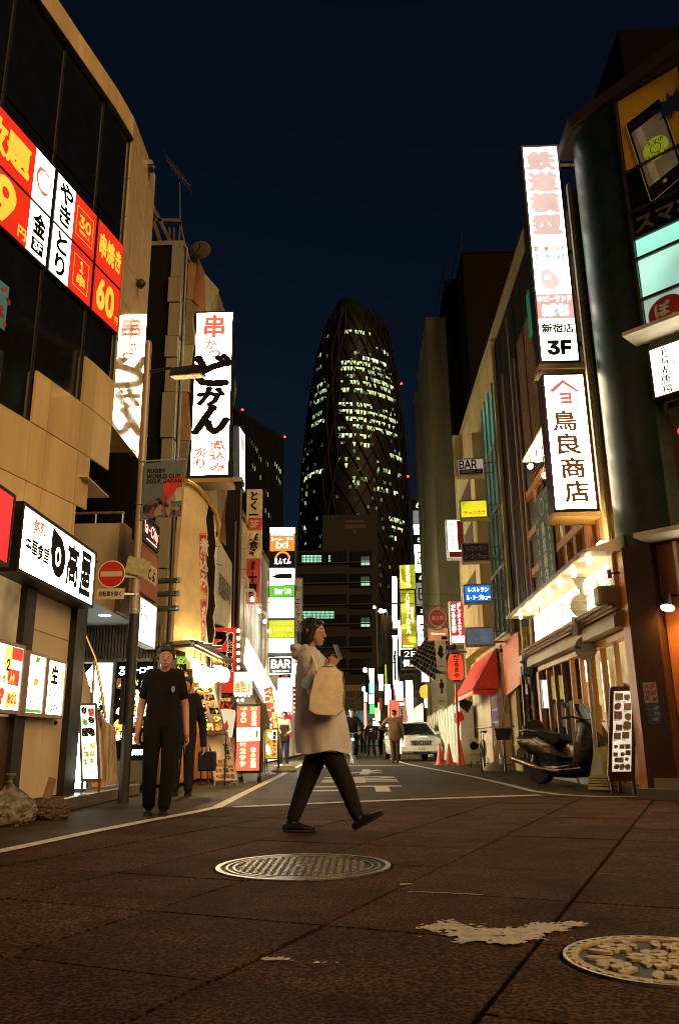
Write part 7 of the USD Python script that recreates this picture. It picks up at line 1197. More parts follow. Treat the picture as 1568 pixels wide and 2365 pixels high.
p = np.array([3.40, 10.72, 2.85]); l = T('wall_torch', 'small brass wall lamp on an arm by the orange pillar', 'lamp', p); l.part('arm', bar((3.52, 10.65, 2.85), (3.36, 10.70, 2.85), .012, 6), BLK); l.part('head', bar((3.36, 10.70, 2.78), (3.36, 10.70, 2.90), .03, 10), M('brass', (.5, .3, .1), .35, metal=.8))
for k, (z0, z1, a0) in enumerate(((1.12, 1.37, -.56), (.87, 1.11, -.55))):
    s = T('wall_poster', ('pale printed poster, upper of two on the brown pillar', 'dark blue poster, lower of two on the brown pillar')[k], 'poster', CH.P(a0+.1, z0)); s.part('sheet', CH.box(a0, a0+.17, z0, z1, .101, .104), (M('poster_paper', (.34, .32, .26), .5, scale=14, var=.4), M('poster_blue', (.02, .05, .12), .4, scale=20, var=.6))[k]); menu(s, CH, (a0+.01, a0+.16, z0+.02, z1-.02), 90+k, 3, 2, True, ('brown', 'red', 'dark') if k == 0 else ('dark', 'cream', 'dark'), c=.106, mats=PR2 if k == 0 else {**PR2, 'cream': M('poster_pale_blue', (.22, .3, .4), .5)})
# ================================================================ people
SKIN = M('skin', (.42, .22, .14), .5, var=.08, scale=12); HAIR = M('black_hair', (.010, .008, .007), .45, scale=60)
def sph(p, r, n=14): return m3.Manifold.sphere(r, n).translate([float(x) for x in p])
def bone(a, ra, b, rb, n=14): return m3.Manifold.batch_hull([sph(a, ra, n), sph(b, rb, n)])
def ell(p, r, n=18, rot=0.): return m3.Manifold.sphere(1.0, n).scale([float(x) for x in r]).rotate([0, rot, 0]).translate([float(x) for x in p])
def chain(pts, rs, n=14): return [bone(pts[i], rs[i], pts[i+1], rs[i+1], n) for i in range(len(pts)-1)]
def fuse(parts, edge=.025, it=8):
    m = m3.Manifold.batch_boolean(parts, m3.OpType.Add)
    if edge: m = m.refine_to_length(edge)
    g = m.to_mesh(); t = trimesh.Trimesh(g.vert_properties[:, :3], g.tri_verts, process=True)
    if it: trimesh.smoothing.filter_taubin(t, lamb=.5, nu=.53, iterations=it)
    return t
A_ = np.asarray
def hand(wrist, fdir, palm_n, s=1.0, curl=.5, side=1):
    """A hand from the wrist: palm, four unequal bent fingers and a thumb leaving the side near the wrist."""
    w = A_(wrist, float); f = A_(fdir, float)/np.linalg.norm(fdir); n = A_(palm_n, float); n = n-f*(n@f); n /= np.linalg.norm(n); x = np.cross(f, n)*side
    kn = [w+f*.085*s+x*(.033-.022*i)*s for i in range(4)]; out = [m3.Manifold.batch_hull([sph(w, .022*s, 10)]+[sph(k, .0115*s, 10) for k in kn])]
    for i, (k, L) in enumerate(zip(kn, (.066, .074, .069, .054))):
        p = [k]; d = f
        for j, fr in enumerate((.45, .32, .23)):
            d = d*math.cos(curl*.8)+n*math.sin(curl*.8); d /= np.linalg.norm(d); p.append(p[-1]+d*L*fr*s)
        out += chain(p, [.0098*s, .009*s, .0083*s, .0075*s], 8)
    t0 = w+f*.022*s+x*.018*s; t1 = t0+(f*.55+x*.75+n*.25)*.034*s; t2 = t1+(f*.85+x*.35+n*.4)*.030*s; t3 = t2+(f*.9+n*.35)*.024*s
    return out+chain([t0, t1, t2, t3], [.013*s, .0115*s, .010*s, .0085*s], 8)
def head_parts(c, face, s=1.0, up=(0, 0, 1)):
    """Skull, jaw, nose, ears, brow and lips around the head centre c, facing FACE."""
    f = A_(face, float)/np.linalg.norm(face); u = A_(up, float); u = u-f*(u@f); u /= np.linalg.norm(u); r = np.cross(f, u); P = lambda a, b, c_: A_(c, float)+(f*a+r*b+u*c_)*s
    out = [bone(P(-.012, 0, .025), .083*s, P(.018, 0, .015), .078*s, 20), m3.Manifold.batch_hull([sph(P(.035, .032, -.045), .036*s), sph(P(.035, -.032, -.045), .036*s), sph(P(.062, 0, -.085), .026*s), sph(P(.02, 0, -.01), .07*s)]),
           bone(P(.082, 0, .012), .010*s, P(.103, 0, -.022), .0135*s, 10), bone(P(.098, .010, -.027), .009*s, P(.098, -.010, -.027), .009*s, 8), bone(P(.088, .02, -.055), .0075*s, P(.088, -.02, -.055), .0075*s, 8), bone(P(.086, .017, -.065), .0075*s, P(.086, -.017, -.065), .0075*s, 8)]
    for sd in (-1, 1): out += [bone(P(-.005, sd*.078, .012), .013*s, P(-.005, sd*.078, -.025), .011*s, 10), bone(P(.078, sd*.02, .033), .009*s, P(.068, sd*.05, .034), .009*s, 8)]
    return out, P
def face_bits(t, P, s=1.0, hair=HAIR):
    for sd in (-1, 1):
        t.part('eye', fuse([bone(P(.0835, sd*.028, .012), .0085*s, P(.081, sd*.036, .012), .0075*s, 10)], 0, 0), M('eye_white', (.45, .42, .38), .25), smooth=True); t.part('iris', ball(P(.0915, sd*.031, .012), .0048*s, 1), BLK, smooth=True)
        t.part('eyebrow', fuse([bone(P(.087, sd*.017, .036), .0045*s, P(.076, sd*.05, .038), .0035*s, 8)], 0, 0), hair)
    t.part('mouth', fuse([bone(P(.0955, .016, -.060), .0022*s, P(.0955, -.016, -.060), .0022*s, 8)], 0, 0), M('lip', (.22, .07, .05), .5))
# ---- walking woman
YW = 6.92; FW = FY(YW)
def w_(px, py, dy=0.): a, b = FY(YW+dy).at(px, py); return np.array([a, YW+dy, b])
t = T('person', 'woman in a pale grey hooded coat striding to the right across the crossing', 'person', (-.2, YW, 0), None)
hc = w_(724, 1463); hp, HP = head_parts(hc, (.97, -.20, -.06), 1.0)
nk = w_(712, 1505); pel = w_(742, 1690); chest = w_(718, 1560)
hipR, hipL = pel+[.01, -.085, -.02], pel+[.02, .085, -.02]
knB, ankB = w_(702, 1822, .06), w_(674, 1898, .06); knF, ankF = w_(800, 1815, -.05), w_(826, 1888, -.05)
shR, shL = w_(712, 1522, -.165), w_(722, 1522, .165); elR, wrR = w_(733, 1606, -.23), w_(764, 1545, -.20); elL, wrL = w_(700, 1612, .25), w_(712, 1690, .28)
body = hp+[bone(nk+[-.01, 0, -.03], .058, hc+[-.02, 0, -.06], .052), m3.Manifold.batch_hull([sph(shR, .06), sph(shL, .06), sph(chest+[0, 0, -.05], .13)]), bone(chest, .135, pel, .145)]
body += chain([shR, elR, wrR], [.055, .042, .028])+chain([shL, elL, wrL], [.055, .042, .028])
body += chain([hipR, knF, ankF], [.095, .058, .040])+chain([hipL, knB, ankB], [.095, .058, .040])
body += hand(wrR, (w_(778, 1508, -.19)-wrR), (.2, 1, .0), 1.0, .75, 1)+hand(wrL, (.05, 0, -1), (-1, 0, 0), 1.0, .4, -1)
t.part('body', fuse(body, .02, 6), SKIN, smooth=True); face_bits(t, HP)
hr = [ell(HP(-.028, 0, .030), (.112, .100, .110)), bone(HP(-.05, .06, .0), .055, HP(-.06, .055, -.075), .042), bone(HP(-.05, -.06, .0), .055, HP(-.06, -.055, -.075), .042), bone(HP(-.10, 0, .0), .055, HP(-.095, 0, -.08), .046), bone(HP(.02, -.078, .06), .03, HP(-.01, -.085, -.075), .028), bone(HP(.02, .078, .06), .03, HP(-.01, .085, -.075), .028), bone(HP(.06, .045, .092), .022, HP(.06, -.05, .092), .022)]
hm = fuse(hr, .016, 3); v = hm.vertices; hm.vertices = v+hm.vertex_normals*(.012*(meshkit.fbm(v*np.array([60, 60, 9]), 3, 2)-.5))[:, None]; t.part('hair', hm, HAIR, smooth=True)
COAT = M('pale_grey_coat', (.47, .46, .46), .85, scale=5, var=.12, bump=.25, bscale=160)
def coat_ring(zc, cx, rx, ry, n=36, fold=.0, ph_=0.):
    a = np.linspace(0, 2*np.pi, n, endpoint=False); f = 1+fold*np.sin(5*a+ph_)+fold*.6*np.sin(9*a+2*ph_); return np.stack([cx+rx*f*np.cos(a), YW+ry*f*np.sin(a), np.full(n, zc)], 1)
prof_c = []
for py, xl, xr, ry, fold in ((1738, 683, 812, .235, .05), (1737, 684, 811, .24, .05), (1700, 683, 806, .235, .045), (1660, 682, 798, .225, .035), (1610, 682, 786, .215, .03), (1565, 683, 774, .212, .02), (1535, 685, 764, .215, .012), (1518, 690, 752, .20, .01), (1508, 694, 742, .15, .0), (1500, 698, 734, .10, .0), (1494, 700, 730, .075, .0)):
    a0, z = FW.at(xl, py); a1, z1 = FW.at(xr, py); rg = coat_ring((z+z1)/2, (a0+a1)/2, (a1-a0)/2, ry, fold=fold, ph_=z*3)
    if py > 1730: rg[:, 2] += .012*np.sin(rg[:, 0]*17)
    prof_c.append(rg)
inner = [r.copy() for r in prof_c[:3]][::-1]
for r in inner: c = r.mean(0); r[:, :2] = c[:2]+(r[:, :2]-c[:2])*.93
cm = rings(inner+prof_c, caps=False); cm = cm.subdivide(); v = cm.vertices; trimesh.smoothing.filter_taubin(cm, iterations=4); v = cm.vertices
v += cm.vertex_normals*(.042*(meshkit.fbm(v*np.array([8, 8, 1.9]), 4, 5)-.5))[:, None]; cm.vertices = v
cp = t.part('coat', cm, COAT, smooth=True)
sl = fuse(chain([shR+[0, 0, .0], elR, wrR-(wrR-elR)*.06], [.088, .072, .060]), .02, 5); v = sl.vertices; sl.vertices = v+sl.vertex_normals*(.02*(meshkit.fbm(v*np.array([12, 12, 20]), 3, 4)-.5))[:, None]; t.part('sleeve', sl, COAT, smooth=True, of=cp)
t.part('sleeve', fuse(chain([shL, elL, wrL-(wrL-elL)*.06], [.088, .072, .060]), .025, 5), COAT, smooth=True, of=cp)
hd = fuse([ell(w_(690, 1502), (.085, .12, .055), rot=25), bone(w_(684, 1512, -.06), .045, w_(705, 1497, -.10), .035), bone(w_(684, 1512, .06), .045, w_(705, 1497, .10), .035)], .018, 4); t.part('hood', hd, COAT, smooth=True, of=cp)
t.part('collar', fuse([bone(w_(703, 1506, -.06), .03, w_(733, 1508, -.03), .026), bone(w_(703, 1506, .06), .03, w_(733, 1508, .03), .026)], .015, 3), COAT, smooth=True, of=cp)
TRO = M('black_trousers', (.012, .011, .011), .85, spec=.15); t.part('trousers', fuse(chain([hipR, knF, ankF+(knF-ankF)*.12], [.105, .074, .056])+chain([hipL, knB, ankB+(knB-ankB)*.12], [.105, .074, .056])+[bone(hipR, .10, hipL, .10)], .03, 5), TRO, smooth=True)
BOOT = M('black_boot', (.007, .006, .006), .5, spec=.2)
def shoe(t, ank, heel, toe, h=.06, up=(0, 0, 1), boot=True):
    heel, toe, ank = A_(heel, float), A_(toe, float), A_(ank, float); d = (toe-heel)/np.linalg.norm(toe-heel); u = A_(up, float); u = u-d*(u@d); u /= np.linalg.norm(u); sd = np.cross(d, u)
    P = [sph(heel+u*.036+sd*.016, .034, 10), sph(heel+u*.036-sd*.016, .034, 10), sph(heel+d*.13+u*.034+sd*.024, .03, 10), sph(heel+d*.13+u*.034-sd*.024, .03, 10), sph(toe-d*.03+u*.024+sd*.014, .022, 10), sph(toe-d*.03+u*.024-sd*.014, .022, 10)]
    m = [m3.Manifold.batch_hull(P), bone(heel+d*.04+u*.05, .038, ank, .046)]+([bone(heel+d*.06+u*.05, .04, heel+d*.12+u*.04, .034)])
    t.part('shoe', fuse(m, .016, 3), BOOT, smooth=True)
    so = m3.Manifold.batch_hull([sph(q+u*.010, .009, 8) for q in (heel+sd*.034-d*.01, heel-sd*.034-d*.01, heel+d*.14+sd*.046, heel+d*.14-sd*.046, toe-d*.01+sd*.02, toe-d*.01-sd*.02)]); t.part('sole', fuse([so], .03, 0), RUBBER)
hb = np.array([*G(661, 1924), 0]); hb = np.array([FY(YW+.06).at(661, 1920)[0], YW+.06, 0.]); tb_ = hb+[.255, -.03, 0]; shoe(t, ankB, hb, tb_)
hf = w_(826, 1908, -.05); hf[2] = .025; tf = hf+[.225, -.02, .115]; shoe(t, ankF, hf, tf, up=(-.4, 0, 1))
t = T('tote_bag', 'cream cloth tote bag hanging from the walking woman\'s shoulder', 'bag', w_(755, 1650, -.34)); TOTE = M('cream_canvas', (.74, .66, .50), .8, scale=6, var=.10, bump=.2, bscale=120)
g = Polygon([FY(YW-.33).at(*q) for q in ((729, 1560), (742, 1541), (776, 1541), (792, 1552), (795, 1590), (793, 1640), (778, 1655), (735, 1652), (714, 1643), (718, 1605))]).buffer(.02).buffer(-.02)
m = FY(YW-.33).poly(g, -.05, .10).subdivide_to_size(.03); v = m.vertices; c = np.array(g.centroid.coords[0]); d = np.clip(1-np.hypot((v[:, 0]-c[0])/.20, (v[:, 2]-c[1])/.26), 0, 1)**.5; sgn = np.sign((YW-.33)-v[:, 1]); v[:, 1] -= sgn*.035*d-sgn*.03*(meshkit.fbm(v*np.array([13, 1, 8]), 4, 6)-.5); trimesh.smoothing.filter_taubin(m, iterations=3); t.part('bag', m, TOTE, smooth=True)
for dy in (-.27, -.36): t.part('strap', tube([w_(733, 1556, dy), w_(726, 1530, dy+.04), w_(718, 1506, -.17), w_(728, 1520, -.14)], .012, 6), TOTE)
t = T('blue_pouch', 'small pale blue pouch dangling beside the cream tote bag', 'pouch', w_(706, 1590, -.31)); f_ = FY(YW-.31); t.part('pouch', f_.poly(Polygon([f_.at(*q) for q in ((700, 1569), (716, 1563), (720, 1576), (711, 1591), (697, 1586))]).buffer(.006), -.01, .02), M('pale_blue_cloth', (.16, .27, .34), .7)); t.part('cord', bar(f_.P(*f_.at(709, 1566)), f_.P(*f_.at(722, 1540)), .004, 4), WHT)
ph0 = wrR+(w_(778, 1508, -.19)-wrR)*.9; t = T('mobile_phone', 'dark mobile phone held up by the walking woman', 'phone', ph0); m = bbox(-.036, .036, -.005, .005, -.07, .07, .004); m.apply_transform(trimesh.transformations.rotation_matrix(1.1, [0, 0, 1])); m.apply_transform(trimesh.transformations.rotation_matrix(-.35, [0, 1, 0])); m.apply_translation(ph0+[.012, .012, .02]); t.part('case', m, M('phone_case', (.05, .07, .10), .3))
# ---- generic standing or walking figure
def person(label, x, y, ht, face, mats, pose=None, detail=1, hair=HAIR, shirt_len=.47, sleeve='short', bulk=.9, group=None):
    """face: direction the figure faces; pose: offsets of feet, hands in body axes (forward, left, up) metres at 1.7 m."""
    s = ht/1.7; f = A_([face[0], face[1], 0.], float); f /= np.linalg.norm(f); l = np.array([-f[1], f[0], 0]); o = np.array([x, y, 0.])
    P = lambda a, b, c: o+(f*a+l*b)*s+np.array([0, 0, c*s]); p = dict(footL=(.0, .10, 0), footR=(.0, -.10, 0), handL=(.05, .27, .80), handR=(.05, -.27, .80), elL=(-.03, .27, 1.08), elR=(-.03, -.27, 1.08), lean=0., kneeL=None, kneeR=None, hip=.90, head=(0, 0))
    p.update(pose or {}); n = 14 if detail else 8; ed = .02*detail if detail else .05; ln = p['lean']
    t = T('person', label, 'person', (x, y, 0), group)
    shL, shR = P(ln, .185*bulk, 1.41), P(ln, -.185*bulk, 1.41); pel = P(0, 0, p['hip']+.05); ch = P(ln*.8, 0, 1.26); hc = P(ln*1.25+.02+p['head'][0], p['head'][1], 1.60)
    hL, hR = P(0, .09, p['hip']), P(0, -.09, p['hip'])
    fL, fR = P(*p['footL']), P(*p['footR']); aL, aR = fL+[0, 0, .08*s], fR+[0, 0, .08*s]
    kL = P(*p['kneeL']) if p['kneeL'] else (hL+aL)/2+f*.04*s; kR = P(*p['kneeR']) if p['kneeR'] else (hR+aR)/2+f*.04*s
    eL, eR, wL, wR = (P(*p[k]) for k in ('elL', 'elR', 'handL', 'handR'))
    hp, HP = head_parts(hc, f*1.0+np.array([0, 0, -.05]), s)
    b = hp+[bone(P(ln, 0, 1.43), .055*s, hc-np.array([0, 0, .06*s]), .052*s, n), m3.Manifold.batch_hull([sph(shL, .062*s, n), sph(shR, .062*s, n), sph(ch+l*.07*s, .11*s*bulk, n), sph(ch-l*.07*s, .11*s*bulk, n)]), m3.Manifold.batch_hull([sph(ch+l*.06*s, .105*s*bulk, n), sph(ch-l*.06*s, .105*s*bulk, n), sph(pel+l*.06*s, .105*s*bulk, n), sph(pel-l*.06*s, .105*s*bulk, n)])]
    b += chain([shL, eL, wL], [.054*s, .042*s, .029*s], n)+chain([shR, eR, wR], [.054*s, .042*s, .029*s], n)+chain([hL, kL, aL], [.092*s, .06*s, .042*s], n)+chain([hR, kR, aR], [.092*s, .06*s, .042*s], n)
    if detail: b += hand(wL, wL-eL, -l*.8+f*.4, s, .55, -1)+hand(wR, wR-eR, l*.8+f*.4, s, .55, 1)
    else: b += hand(wL, wL-eL, -l, s*1.05, .4, -1)+hand(wR, wR-eR, l, s*1.05, .4, 1)
    t.part('body', fuse(b, ed, 5 if detail else 2), SKIN, smooth=True)
    if detail: face_bits(t, HP, s, hair)
    t.part('hair', fuse([ell(HP(-.020, 0, .050), (.108*s, .098*s, .092*s)), bone(HP(-.06, 0, .03), .065*s, HP(-.07, 0, -.04), .05*s, n), bone(HP(.050, .045, .085), .026*s, HP(.050, -.045, .085), .026*s, n), bone(HP(.01, .078, .04), .020*s, HP(.0, .080, -.005), .015*s, n), bone(HP(.01, -.078, .04), .020*s, HP(.0, -.080, -.005), .015*s, n)], ed, 1), hair, smooth=True)
    g = .018*s; T1 = [m3.Manifold.batch_hull([sph(shL, .075*s, n), sph(shR, .075*s, n), sph(ch+l*.08*s, .125*s*bulk, n), sph(ch-l*.08*s, .125*s*bulk, n)]), m3.Manifold.batch_hull([sph(q+l*k*.075*s, .128*s*bulk, n) for q in (ch, P(ln*.3, 0, 1.43-shirt_len)) for k in (-1, 1)])]
    frac = .62 if sleeve == 'short' else 1.0
    for S_, E_, W_2 in ((shL, eL, wL), (shR, eR, wR)): T1 += chain([S_, S_+(E_-S_)*frac], [.074*s, .066*s], n) if sleeve == 'short' else chain([S_, E_, E_+(W_2-E_)*.93], [.076*s, .064*s, .05*s], n)
    sm_ = fuse(T1, ed or .05, 4); v = sm_.vertices; sm_.vertices = v+sm_.vertex_normals*(.018*s*(meshkit.fbm(v*np.array([9, 9, 6])/s, 3, 7)-.5))[:, None]; t.part('top', sm_, mats[0], smooth=True)
    t.part('trousers', fuse(chain([hL, kL, aL+(kL-aL)*.06], [.108*s, .080*s, .066*s], n)+chain([hR, kR, aR+(kR-aR)*.06], [.108*s, .080*s, .066*s], n)+[bone(hL+[0, 0, .04], .105*s, hR+[0, 0, .04], .105*s, n)], ed or .05, 4), mats[1], smooth=True)
    for F_, A2 in ((fL, aL), (fR, aR)): shoe(t, A2, F_-f*.07*s, F_+f*.19*s) if detail else t.part('shoe', fuse([bone(F_-f*.05+[0, 0, .04], .04*s, F_+f*.15+[0, 0, .035], .034*s, 8)], 0, 0), BOOT)
    t.P, t.HP, t.s, t.f, t.l = P, HP, s, f, l
    return t
BKT = M('black_tshirt', (.010, .010, .011), .9, spec=.12); BKP = M('black_wide_trousers', (.009, .009, .010), .9, spec=.12); DSUIT = M('dark_suit', (.012, .013, .016), .85, spec=.12)
a, _ = FY(8.7).at(372, 1700)
t = person('man in black top and wide black trousers walking towards the viewer', a, 8.72, 1.70, (.22, -1), (BKT, BKP), dict(footL=(.10, .06, 0), footR=(-.12, -.10, .0), handL=(.04, .26, .80), handR=(.0, -.25, .83), elL=(-.05, .235, 1.09), elR=(-.07, -.225, 1.10), kneeL=(.10, .09, .48), kneeR=(.03, -.10, .48), head=(.02, .01)), sleeve='short', shirt_len=.54, bulk=.78)
t.part('chest_print', fuse([ell(t.P(.147, .10, 1.26), (.02, .006, .035))], 0, 0), M('grey_print', (.28, .26, .24), .7))
a, _ = FY(11.9).at(424, 1700)
t = person('man in a dark suit half hidden behind the walking man in black', a, 11.9, 1.62, (.2, -1), (DSUIT, DSUIT), dict(footL=(.08, .10, 0), footR=(-.05, -.10, 0), handL=(.05, .30, .70), elL=(-.05, .28, 1.03)), sleeve='long', shirt_len=.62)
q = t.P(.05, .36, .52); tt_ = T('handbag', 'black square handbag carried beside the man in the dark suit', 'bag', q-[0, 0, .16]); tt_.part('bag', bbox(q[0]-.12, q[0]+.13, q[1]-.06, q[1]+.06, q[2]-.17, q[2]+.10, .02), BLK)
for k in (-.04, .04): tt_.part('handle', tube([q+[k, 0, .10], q+[k*1.0-.02, 0, .19], q+[k+.06-.04, 0, .10]], .009, 6), BLK)
a, _ = FY(26.8).at(655, 1740); APR = M('dark_apron', (.045, .015, .010), .8); t = person('shop assistant with white sleeves and jeans under the vertical sign', a, 26.8, 1.66, (.15, -1), (M('white_shirt', (.55, .52, .46), .8), M('blue_jeans', (.03, .05, .09), .8)), dict(handL=(.20, .12, 1.0), elL=(.0, .25, 1.1)), detail=0, sleeve='long'); t.part('apron', fuse([m3.Manifold.batch_hull([sph(t.P(.10, k*.10, z), .05, 8) for k in (-1, 1) for z in (.78, 1.25)])], 0, 0), APR)
a, _ = FY(28.3).at(911, 1700); t = person('man in a brown jacket seen from behind, hand on hip, by the car', a, 28.3, 1.72, (.12, 1), (M('brown_jacket', (.11, .055, .018), .8), M('brown_trousers', (.045, .028, .012), .8)), dict(handL=(.05, .20, 1.02), elL=(-.12, .46, 1.14), footL=(0, .06, 0), footR=(.05, -.07, 0)), detail=0, sleeve='long', bulk=1.12, shirt_len=.62)
a, _ = FY(42).at(857, 1700); t = person('man in a dark T-shirt with a pale chest print standing arms apart down the street', a, 42, 1.72, (0, -1), (M('maroon_black_shirt', (.03, .012, .012), .8), M('dark_jeans', (.02, .02, .024), .8)), dict(handL=(.05, .36, .85), elL=(0, .38, 1.12), handR=(.05, -.36, .85), elR=(0, -.38, 1.12), footL=(0, .16, 0), footR=(0, -.16, 0)), detail=0)
f_ = FY(41.83); t.part('chest_print', f_.poly(affinity.translate(unary_union([affinity.rotate(affinity.scale(Point(0, .06).buffer(.05, 6), .55, 1.0), r, origin=(0, 0)) for r in (-50, 0, 50)]+[sbox(-.10, -.06, .10, -.035)]), a, 1.26)), WHT)
a, _ = FY(44).at(880, 1700); person('man in black walking at the kerb beside the man with the chest print', a, 44, 1.72, (-.3, -1), (DSUIT, BKP), dict(footL=(.15, .1, 0), footR=(-.2, -.1, 0)), detail=0, sleeve='long')
a, _ = FY(50).at(839, 1700); person('figure in dark clothes in the middle distance beyond the cyclist', a, 50, 1.66, (0, -1), (DSUIT, BKP), dict(footL=(.1, .1, 0), footR=(-.1, -.1, 0)), detail=0, sleeve='long')
a, _ = FY(23.2).at(737, 1770); person('walker in dark trousers hidden behind the woman except for the feet', a, 23.4, 1.70, (.1, 1), (DSUIT, BKP), dict(footL=(.12, .09, 0), footR=(-.1, -.09, 0)), detail=0, sleeve='long')
a, _ = FY(12.6).at(1413, 1700); t = person('woman with dark hair sitting inside the restaurant behind the glass doors', 3.80, 12.0, 1.45, (.1, 1), (M('orange_jumper', (.45, .18, .06), .8), BKP), dict(handL=(.1, .2, 1.0)), detail=0, sleeve='long')
# ---- vehicles
def xf(base, heading):
    """Local (forward, left, up) to the world."""
    h = A_([heading[0], heading[1], 0.], float); h /= np.linalg.norm(h); l = np.array([-h[1], h[0], 0.]); R = np.stack([h, l, [0, 0, 1.]], 1)
    def go(m): m = m.copy() if hasattr(m, 'copy') else m; m.vertices = m.vertices@R.T+A_(base, float); return m
    return go
def wheel(t, go, c, r, w, name='wheel', rim=STEEL, spokes=5, n=24):
    wp = t.part(name, go(lathe([(r*.62, -w/2), (r*.93, -w/2), (r, -w*.3), (r, w*.3), (r*.93, w/2), (r*.62, w/2)], c, n, 'y')), RUBBER, smooth=40)
    t.part('rim', go(lathe([(r*.60, -w*.38), (r*.66, -w*.45), (r*.66, w*.45), (r*.60, w*.38), (r*.60, -w*.38)], c, n, 'y')), rim, of=wp)
    t.part('hub', go(cat([lathe([(.01, -w*.42), (r*.18, -w*.40), (r*.18, w*.40), (.01, w*.42)], c, 12, 'y')]+[bar(A_(c)+[0, 0, 0], A_(c)+np.array([math.cos(a), 0, math.sin(a)])*r*.63, r*.06, 5) for a in np.arange(spokes)*2*math.pi/spokes])), rim, of=wp)
# white sedan
cxx, _ = FY(30.6).at(958, 1740); go = xf((cxx, 33.0, 0), (-.11*-1, -1)); t = T('parked_car', 'white sedan parked facing the viewer beside the cones', 'car', (cxx, 33.0, 0))
CARP = M('white_car_paint', (.58, .56, .50), .22, var=.05, coat=.8); CGL = M('car_glass', (.010, .012, .012), .06); L2, W2 = 2.35, .875
st = [(-2.35, .42, .62, .70), (-2.30, .30, .86, .80), (-1.6, .24, .98, .86), (-.8, .22, .97, .875), (.6, .22, .95, .875), (1.15, .22, .93, .875), (1.8, .24, .86, .86), (2.20, .26, .76, .80), (2.34, .30, .66, .70), (2.37, .36, .58, .62)]
R_c = []
for x, z0, z1, hw in st:
    pr = [(-hw*.92, z0), (-hw, z0+.12), (-hw, z1-.16), (-hw*.93, z1-.03), (-hw*.7, z1+.01), (0, z1+.03), (hw*.7, z1+.01), (hw*.93, z1-.03), (hw, z1-.16), (hw, z0+.12), (hw*.92, z0), (0, z0-.02)]; R_c.append(np.array([(x, y, z) for y, z in pr]))
t.part('body', go(rings(R_c)), CARP, smooth=35)
gh = [(-1.75, .95, .80), (-1.05, 1.36, .60), (-.6, 1.42, .62), (.1, 1.42, .62), (.45, 1.36, .61), (1.25, .92, .80)]
t.part('cabin_glass', go(rings([np.array([(x, -.78, .90), (x, -hw, z), (x, 0, z+.015), (x, hw, z), (x, .78, .90)]) for x, z, hw in gh])), CGL, smooth=30)
t.part('roof', go(rings([np.array([(x, -.60, z), (x, 0, z+.035), (x, .60, z), (x, 0, z-.02)]) for x, z in ((-1.0, 1.375), (-.6, 1.43), (.1, 1.43), (.40, 1.385))])), CARP, smooth=40)
for sy in (-1, 1):
    t.part('pillar', go(sq((1.27, sy*.79, .93), (.42, sy*.60, 1.40), .05)), CARP); t.part('pillar', go(sq((-1.75, sy*.79, .96), (-1.02, sy*.60, 1.39), .06)), CARP); t.part('pillar', go(sq((-.25, sy*.80, .95), (-.25, sy*.62, 1.43), .05)), BLK)
    t.part('headlight', go(hexa([(2.12, sy*.48, .60), (2.355, sy*.46, .58), (2.16, sy*.82, .60), (1.95, sy*.82, .62), (2.12, sy*.48, .76), (2.28, sy*.47, .72), (2.09, sy*.82, .74), (1.95, sy*.82, .77)])), M('headlight_lens', (.55, .52, .42), .08, metal=.4)); t.part('mirror', go(bbox(.98, 1.12, sy*.90-.09, sy*.90+.09, .92, 1.05, .03)), CARP)
    t.part('fog_recess', go(box(2.33, 2.385, sy*.42-.13+sy*.05, sy*.42+.13+sy*.05, .34, .42)), BLK)
    for x in (-1.42, 1.42): t.part('wheel_arch', go(lathe([(.37, sy*.80), (.37, sy*.885)], (x, 0, .32), 20, 'y')), BLK); wheel(t, go, (x, sy*.78, .315), .315, .20)
t.part('grille', go(bbox(2.30, 2.40, -.40, .40, .55, .72, .02)), DK); t.part('grille_rim', go(cat([sq((2.405, -.42, .73), (2.38, .42, .73), .02), sq((2.40, -.42, .73), (2.41, -.36, .55), .02), sq((2.40, .42, .73), (2.41, .36, .55), .02)])), ALU); t.part('badge', go(ball((2.41, 0, .65), .03, 1, (.4, 1, 1.2))), ALU)
for k in range(9): t.part('grille_bar', go(box(2.395, 2.408, -.36+.088*k, -.352+.088*k, .56, .71)), ALU)
t.part('bumper', go(bbox(2.28, 2.42, -.80, .80, .30, .52, .05)), CARP); t.part('air_intake', go(box(2.41, 2.425, -.34, .34, .27, .33)), BLK); NP = [(2.425, -.165), (2.425, .165)]; t.part('number_plate', go(box(2.42, 2.432, -.165, .165, .37, .50)), M('plate_white', (.5, .48, .4), .5))
fN = Fr((0, 0, 0), (1, 0, 0)); g = text2d('3-131', .085, bold=2); t.part('plate_digits', go(fN.poly(affinity.translate(g, 0, .43), 2.434)), M('plate_green', (.05, .10, .05), .6))
for sy in (-.3, .25): t.part('wiper', go(sq((1.27, sy, .945), (1.05, sy+.35, 1.06), .015)), BLK)
